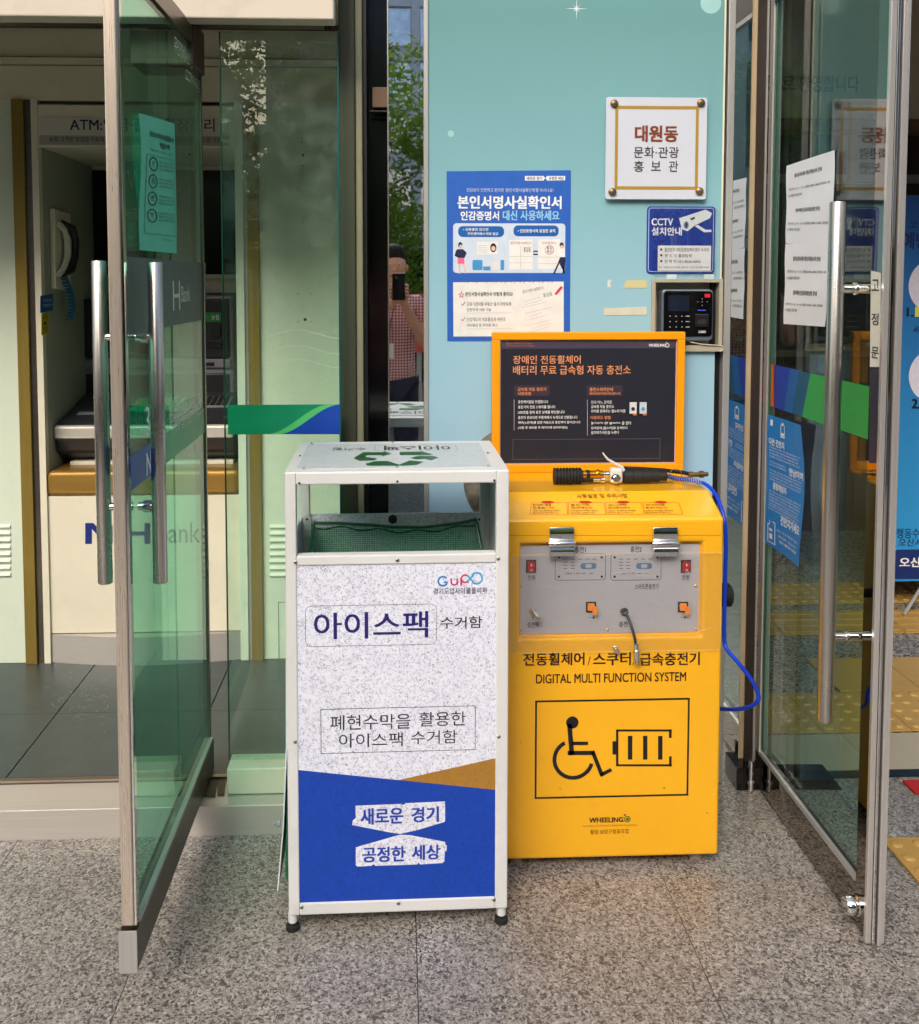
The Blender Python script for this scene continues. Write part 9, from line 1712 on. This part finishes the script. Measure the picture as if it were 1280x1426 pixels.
# desk line and pale papers in the gloom
dk = thing('reception_desk', 'dark reception desk deep inside behind the right glass door', 'desk', (2.0,5.6,0))
obj('desk_front', MB().box(1.0,5.6,0,3.2,5.66,1.05), mat('desk_wood', (88,64,48), .5, var=.2), dk); obj('desk_top', MB().box(.98,5.5,1.051,3.25,6.1,1.09), mat('desk_top', (120,110,96), .4), dk)
# blue guidance banner
YN = 4.25; WN = wallf(YN)
bs = thing('guidance_banner', 'tall blue virus guidance banner with round white pictures inside the right entrance', 'banner', WN.at(1340,810))
m, nt, p, o = base('banner_blue'); vec = coords(nt); sx = nt.nodes.new('ShaderNodeSeparateXYZ'); nt.links.new(vec, sx.inputs[0])
gz = nt.nodes.new('ShaderNodeMapRange'); gz.inputs[1].default_value = .3; gz.inputs[2].default_value = 1.85; nt.links.new(sx.outputs['Z'], gz.inputs[0])
nt.links.new(ramp(nt, gz.outputs[0], [(0, rgb(44,150,214)),(1, rgb(16,76,150))]).outputs[0], p.inputs['Base Color']); p.inputs['Roughness'].default_value = .5
obj('sheet', MB().pb(WN, 1236,272,1452,808,0,.003), m, bs)
for y in (398,523): obj('round_picture', MB().disc(WN,*WN.px(1303,y),.125,.0036,None,40), ink(216,214,232), bs)
words('lettering', [('코로나19 감염 예방',1266,306,1372,319),('예방수칙을 지켜주세요',1257,323,1440,347)], WN, ink(14,34,84), bs, .0040, bold=.02)
words('lettering', [('1.',1262,428,1272,441),('2.',1269,555,1281,569)], WN, ink(20,26,40), bs, .0042, bold=.04)
words('lettering', [('공공장소에서는 마스크 착용',1271,454,1400,462),('행동수칙을 준수합시다',1248,735,1360,749),('오산시가 함께 합니다',1251,749,1360,760)], WN, ink(14,34,84), bs, .0042, bold=.01)
obj('highlight', MB().pb(WN, 1274,427,1340,441,.0036,.0038), ink(220,214,60), bs)
obj('footer_pill', MB().prr(WN, 1244,764,1444,805,.02,.0036), ink(20,44,110), bs)
words('lettering', [('오산시 보건소 대원동',1252,775,1400,789)], WN, WHT, bs, .0042, bold=.03)
obj('stand_pole', MB().tube([WN.at(1330,820,-.04), WN.at(1330,300,-.04)], .009, 8), M['alu'], bs)
ft = WN.at(1330,815); 
for s in (-1,1): obj('stand_foot', MB().tube([V((ft.x,YN+.04,.30)), V((ft.x+.3*s,YN-.12,.012))], .008, 8), M['alu'], bs)

# ================================================================ WHAT STANDS BEHIND THE CAMERA (seen in the mirrors and the glass)
LEAF = None
def leafmat(name, col):
    m, nt, p, o = base(name); n = noise(nt, coords(nt), 1.6, 4)
    c = rgb(*col); nt.links.new(ramp(nt, n.outputs[0], [(.35, tuple(x*.55 for x in c[:3])),(.65, tuple(min(1,x*1.5) for x in c[:3]))]).outputs[0], p.inputs['Base Color'])
    p.inputs['Roughness'].default_value = .55; p.inputs['Subsurface Weight'].default_value = 0
    tl = nt.nodes.new('ShaderNodeBsdfTranslucent'); tl.inputs[0].default_value = (c[0]*1.3,c[1]*1.5,c[2]*.8,1)
    mx = nt.nodes.new('ShaderNodeMixShader'); mx.inputs[0].default_value = .3; nt.links.new(p.outputs[0], mx.inputs[1]); nt.links.new(tl.outputs[0], mx.inputs[2]); nt.links.new(mx.outputs[0], o.inputs[0]); return m
LM = [leafmat('leaf_green', (118,146,62)), leafmat('leaf_dark', (104,136,64))]
BARK = mat('bark', (84,70,56), .9, var=.3, bump=.5, bscale=40)
GZ = -.064
def tree(label, x, y, h, rad, cz, m, seed, n=5200, group=None):
    rn = random.Random(seed)
    t = thing('street_tree', label, 'tree', (x,y,GZ), group)
    mb = MB(); mb.tube([(x,y,GZ),(x+.06,y,h*.25),(x-.05,y+.05,h*.5),(x,y,h*.86)], [.15,.12,.09,.03], 10)
    for k in range(9):
        a = rn.uniform(0,6.28); z = h*rn.uniform(.3,.7); r = rad*rn.uniform(.5,.85)
        mb.tube([(x,y,z),(x+math.cos(a)*r*.5,y+math.sin(a)*r*.5,z+.35),(x+math.cos(a)*r,y+math.sin(a)*r,z+.75)], [.05,.03,.012], 6)
    obj('trunk', mb, BARK, t, smooth=True)
    cl = [(rn.gauss(0,rad*.45), rn.gauss(0,rad*.45), cz+rn.uniform(-.5,.5)*(h-cz)*1.4, rn.uniform(.28,.6)) for _ in range(34)]
    mb = MB()
    for k in range(n):
        c = rn.choice(cl); d = V((rn.gauss(0,1),rn.gauss(0,1),rn.gauss(0,.8))); d = d.normalized()*c[3]*rn.uniform(.5,1.05)
        p = V((x+c[0],y+c[1],c[2]))+d; s = rn.uniform(.035,.075)
        u = V((rn.gauss(0,1),rn.gauss(0,1),rn.gauss(-.4,.6))).normalized(); v = u.orthogonal().normalized()
        mb.add([p-u*s, p+v*s*.38, p+u*s, p-v*s*.38], [(0,1,2,3)])
    obj('crown', mb, m, t)
tree('light green leafy street tree mirrored in the narrow steel column', .95, -6.6, 4.3, 1.7, 2.5, LM[0], 3, 11000)
tree('dark green tree standing behind the light green tree', -1.3, -9.2, 5.4, 1.9, 3.4, LM[1], 9, 9000)
tree('broad dark green tree across the lane, mirrored in the fixed glass panel', -2.5, -7.6, 4.6, 1.9, 2.8, LM[1], 21, 11000)
tree('low dark green tree at the far end of the lane behind the photographer', 3.4, -9.5, 4.4, 1.6, 2.8, LM[1], 33, 7000)
hd = thing('hedge', 'dark clipped hedge along the far side of the lane', 'hedge', (0,-8.2,GZ)); rn = random.Random(5); mb = MB()
for k in range(9000):
    p = V((rn.uniform(-7,7), -8.2+rn.uniform(-.45,.45), rn.uniform(.0,2.1))); s = rn.uniform(.04,.08); u = V((rn.gauss(0,1),rn.gauss(0,1),rn.gauss(0,1))).normalized(); v = u.orthogonal().normalized()
    mb.add([p-u*s, p+v*s*.4, p+u*s, p-v*s*.4], [(0,1,2,3)])
obj('foliage', mb, LM[1], hd); obj('stems', MB().box(-7,-8.35,GZ,7,-8.05,1.9), mat('hedge_core', (30,36,20), .9), hd)
# glass office tower
BW = mat('tower_panel', (244,246,248), .5, var=.05); BGm = mat('tower_glass', (216,224,236), .2, .75, var=.2); 
def building(name, label, x0, x1, y, z1, nx, nz, m1, m2, inset=.12, mg=.35):
    t = thing(name, label, 'building', ((x0+x1)/2,y,GZ))
    obj('wall', MB().box(x0,y-8,GZ,x1,y-.12,z1), m1, t)
    dx = (x1-x0)/nx; dz = (z1-3.2)/nz; win = None
    for i in range(nx):
        obj('pier', MB().box(x0+i*dx-.12,y-.12,GZ,x0+i*dx+.12,y+.1,z1), m1, t)
        for k in range(nz):
            zz = 3.2+k*dz
            obj('window', MB().box(x0+i*dx+.14,y-.118,zz+mg,x0+(i+1)*dx-.14,y-.06,zz+dz-mg*.3), m2, t)
            obj('floor_band', MB().box(x0+i*dx+.13,y-.118,zz-.05,x0+(i+1)*dx-.13,y+.02,zz+.1), m1, t)
    return t
building('office_building', 'pale blue glazed office tower mirrored high in the steel column', -3.5, 6.5, -22, 21, 10, 12, BW, BGm)
wb = building('white_building', 'white building with an outside stair mirrored in the fixed glass panel', -16, -5.2, -15, 12, 5, 4, mat('render_white', (214,214,208), .6, var=.05, dirt=.2), mat('window_dark', (50,60,70), .15))
stm = mat('stair_white', (206,204,196), .6)
for k in range(9):
    obj('step', MB().box(-5.1+k*.28,-13.6,2.4+k*.19,-4.8+k*.28,-12.6,2.6+k*.19), stm, wb)
obj('landing', MB().box(-2.6,-13.6,4.1,-.9,-12.6,4.3), stm, wb); obj('post', MB().box(-1.1,-12.9,GZ,-.9,-12.7,4.1), stm, wb)
obj('rail', MB().tube([(-5.1,-12.6,3.5),(-2.6,-12.6,5.2),(-.9,-12.6,5.2)], .03, 6), stm, wb)
building('shop_building', 'white corner building with dark windows reflected beside the right door', 4.2, 16, -12, 10, 6, 3, mat('render_grey', (206,208,210), .6, var=.05), mat('window_slate', (70,80,92), .15))
building('shop_building', 'cream low shop row behind the trees of the lane', -40, -17, -20, 9, 9, 2, mat('render_cream', (200,190,168), .6, var=.05), mat('window_smoke', (60,66,72), .15))
struct('far_kerb', MB().box(-20,-7.0,GZ,20,-6.85,.06), mat('kerb_stone', (150,146,138), .8, var=.1), 'pale kerb across the lane')
struct('far_walk', MB().box(-20,-12,GZ-.01,20,-7.001,.05), mat('walk_paver', (164,112,92), .85, var=.15, bump=.3), 'reddish paved walk across the lane')
ct = thing('banner_board', 'salmon red street banner with white and yellow lettering mirrored behind the photographer', 'banner', (.42,-3.4,GZ))
bf = Fr((.0,-3.4,0),(-1,0,0),(0,0,1)); bf = Fr((1.1,-3.4,0),(-1,0,0),(0,0,1))
obj('board', MB().box(.10,-3.45,.82,1.25,-3.41,1.36), ink(206,96,78), ct); obj('stripe', MB().box(.10,-3.4099,.98,1.25,-3.406,1.12), WHT, ct)
for x in (.18,1.15): obj('leg', MB().box(x,-3.48,GZ,x+.05,-3.452,1.36), M['alu'], ct)
BQ = Fr((0,-3.4055,0),(-1,0,0),(0,0,1))
def bt(s, a0,b0,a1,b1,m): 
    mb = MB(); text_ab(mb, s, BQ, a0,b0,a1,b1,.001,bold=.02); return obj('lettering', mb, m, ct)
bt('공영주차장 안내', -1.2,1.0,-.15,1.10, ink(40,60,130)); bt('주차금지', -1.1,1.17,-.2,1.32, ink(226,206,60))
# ---------------- the photographer
SK = mat('skin', (218,166,138), .55, var=.06)
def skinned(name, nodes, edges, m, parent, sub=2, root=0):
    base_ = wl(parent); me = bpy.data.meshes.new(name); me.from_pydata([V(n[0])-base_ for n in nodes], edges, []); me.materials.append(m)
    o = bpy.data.objects.new(name, me); COL.objects.link(o); o.parent = parent; WL[o.name] = base_
    sm = o.modifiers.new('skin', 'SKIN'); sk = me.skin_vertices
    if not sk:
        bm = __import__('bmesh').new(); bm.from_mesh(me); bm.verts.layers.skin.verify(); bm.to_mesh(me); bm.free(); sk = me.skin_vertices
    for i, n in enumerate(nodes):
        r = n[1]; me.skin_vertices[0].data[i].radius = r if isinstance(r, tuple) else (r, r)
        me.skin_vertices[0].data[i].use_root = (i == root)
    sm.use_smooth_shade = True
    sb = o.modifiers.new('sub', 'SUBSURF'); sb.levels = sub; sb.render_levels = sub; return o
px_ = -.052; py_ = -.36
pe = thing('person', 'person in a red checked shirt holding up a black phone, mirrored in the steel column', 'person', (px_,py_,0))
hc = V((px_+.03,py_+.06,1.555))
# one continuous body: trunk, neck, head, arms, legs
Nn = [((px_,py_,.93),(.16,.11)),((px_,py_,1.08),(.145,.105)),((px_,py_,1.24),(.165,.115)),((px_,py_,1.345),(.15,.10)),((px_+.005,py_+.01,1.415),(.06,.06)),((px_+.012,py_+.02,1.455),(.052,.055)),
 ((hc.x,hc.y-.01,1.52),(.070,.085)),((hc.x,hc.y-.015,1.585),(.076,.093)),((hc.x,hc.y-.02,1.635),(.060,.075)),
 ((px_+.15,py_+.01,1.345),.062),((px_+.215,py_+.02,1.29),.056),((px_+.225,py_+.09,1.10),.043),((px_+.12,py_+.235,1.29),.033),((px_+.082,py_+.285,1.365),.026),((px_+.075,py_+.30,1.40),(.030,.018)),
 ((px_-.15,py_+.01,1.345),.062),((px_-.21,py_+.02,1.28),.056),((px_-.21,py_+.10,1.10),.043),((px_-.06,py_+.245,1.28),.033),((px_+.02,py_+.29,1.36),.026),((px_+.045,py_+.30,1.395),(.030,.018)),
 ((px_+.09,py_,.86),.095),((px_+.10,py_+.01,.48),.062),((px_+.10,py_-.01,.12),.042),((px_+.10,py_-.01,.05),.044),((px_+.11,py_+.12,.035),(.04,.03)),
 ((px_-.09,py_,.86),.095),((px_-.10,py_+.01,.48),.062),((px_-.10,py_-.01,.12),.042),((px_-.10,py_-.01,.05),.044),((px_-.11,py_+.12,.035),(.04,.03))]
Ee = [(0,1),(1,2),(2,3),(3,4),(4,5),(5,6),(6,7),(7,8),(3,9),(9,10),(10,11),(11,12),(12,13),(13,14),(3,15),(15,16),(16,17),(17,18),(18,19),(19,20),(0,21),(21,22),(22,23),(23,24),(24,25),(0,26),(26,27),(27,28),(28,29),(29,30)]
obj_body = skinned('body', Nn, Ee, SK, pe)
# shirt and trousers, a little larger than the body
m, nt, p, o = base('checked_shirt'); vec = coords(nt); sx = nt.nodes.new('ShaderNodeSeparateXYZ'); nt.links.new(vec, sx.inputs[0])
def stripe(s_, per): return mathn(nt,'LESS_THAN', mathn(nt,'FRACT', mathn(nt,'DIVIDE', s_, per)), .5)
g = mathn(nt,'ADD', stripe(sx.outputs['X'],.018), stripe(sx.outputs['Z'],.018)); g = mathn(nt,'MULTIPLY', g, .5)
nt.links.new(ramp(nt, g, [(0, rgb(238,228,226)),(.5, rgb(206,140,146)),(1, rgb(158,76,90))]).outputs[0], p.inputs['Base Color']); p.inputs['Roughness'].default_value = .8
SH = m
Sn = [((px_,py_,.80),(.185,.13)),((px_,py_,.95),(.178,.13)),((px_,py_,1.08),(.165,.125)),((px_,py_,1.24),(.182,.132)),((px_,py_,1.35),(.165,.115)),((px_+.004,py_+.008,1.405),(.068,.07)),
 ((px_+.155,py_+.01,1.345),.074),((px_+.218,py_+.02,1.285),.068),((px_+.226,py_+.05,1.20),.064),((px_-.155,py_+.01,1.345),.074),((px_-.213,py_+.02,1.275),.068),((px_-.213,py_+.05,1.20),.064)]
skinned('shirt', Sn, [(0,1),(1,2),(2,3),(3,4),(4,5),(4,6),(6,7),(7,8),(4,9),(9,10),(10,11)], SH, pe)
Tn = [((px_,py_,.92),(.165,.118)),((px_+.09,py_,.84),.105),((px_+.10,py_+.01,.48),.075),((px_+.10,py_-.01,.10),.062),((px_-.09,py_,.84),.105),((px_-.10,py_+.01,.48),.075),((px_-.10,py_-.01,.10),.062)]
skinned('trousers', Tn, [(0,1),(1,2),(2,3),(0,4),(4,5),(5,6)], mat('trouser_navy', (34,40,62), .8), pe)
Hn = [((hc.x,hc.y-.055,1.56),(.074,.070)),((hc.x,hc.y-.045,1.625),(.082,.088)),((hc.x,hc.y-.02,1.668),(.066,.080)),((hc.x,hc.y+.045,1.668),(.055,.03))]
skinned('hair', Hn, [(0,1),(1,2),(2,3)], mat('hair_black', (22,18,17), .75, var=.3), pe)
obj('nose', MB().lathe((hc.x,hc.y+.068,1.555), (0,1,-.5), [(0,.012),(.012,.014),(.022,.006)], 10), SK, pe, smooth=True)
for s in (-1,1):
    e_ = obj('eye', MB().lathe((hc.x+.03*s,hc.y+.064,1.583), (0,1,0), [(0,.008),(.004,.007),(.006,.003)], 12), WHT, pe, smooth=True)
    obj('iris', MB().lathe((hc.x+.03*s,hc.y+.0725,1.583), (0,1,0), [(0,.005),(.0015,.004)], 10), BLK, e_)
    obj('ear', MB().lathe((hc.x+.070*s,hc.y-.01,1.565), (s,0,0), [(0,.020),(.010,.024),(.016,.014)], 12), SK, pe, smooth=True)
obj('mouth', MB().fb(Fr((hc.x,hc.y+.072,1.517),(-1,0,0),(0,0,1)),-.022,-.004,.022,.004,0,.004), ink(150,80,76), pe)
# hands: four fingers and thumb closing round the phone's edges
phx, phy, phz = .004, -.022, 1.455
for s, wx, wy, wz in ((1, px_+.075, py_+.30, 1.395), (-1, px_+.045, py_+.30, 1.395)):
    for k in range(4):
        zz = 1.40+.020*k; L = (.9,1,1,.85)[k]
        x_e = phx+.040*s
        skinned('finger', [((wx+.018*s, wy+.01, 1.385+.008*k), .010),((x_e+.018*s, phy-.020, zz), .0092),((x_e+.012*s, phy+.002*L, zz+.004), .0085),((x_e-.004*s, phy-.008+.002, zz+.006), .0075)], [(0,1),(1,2),(2,3)], SK, pe, 1)
    skinned('thumb', [((wx, wy, 1.39), .012),((phx+.030*s, phy-.030, 1.42), .0105),((phx+.014*s, phy-.022, 1.445), .009)], [(0,1),(1,2)], SK, pe, 1)
pn = thing('phone', 'black mobile phone held up by the person in the checked shirt', 'phone', (phx,phy,phz))
obj('case', MB().box(phx-.037,phy-.004,phz-.079,phx+.037,phy+.005,phz+.079), M['blackgloss'], pn, bev=.003)
obj('lens', MB().lathe((phx-.015,phy+.0052,phz+.052), (0,1,0), [(0,.008),(.0015,.008)], 16), M['chrome'], pn)
obj('lanyard', MB().tube([(px_-.03,py_+.118,1.39),(px_-.01,py_+.150,1.25),(px_+.0,py_+.150,1.13),(px_+.012,py_+.150,1.25),(px_+.045,py_+.118,1.39)], .003, 6), BLK, pe)
obj('name_card', MB().box(px_-.022,py_+.149,1.03,px_+.026,py_+.152,1.12), WHT, pe)
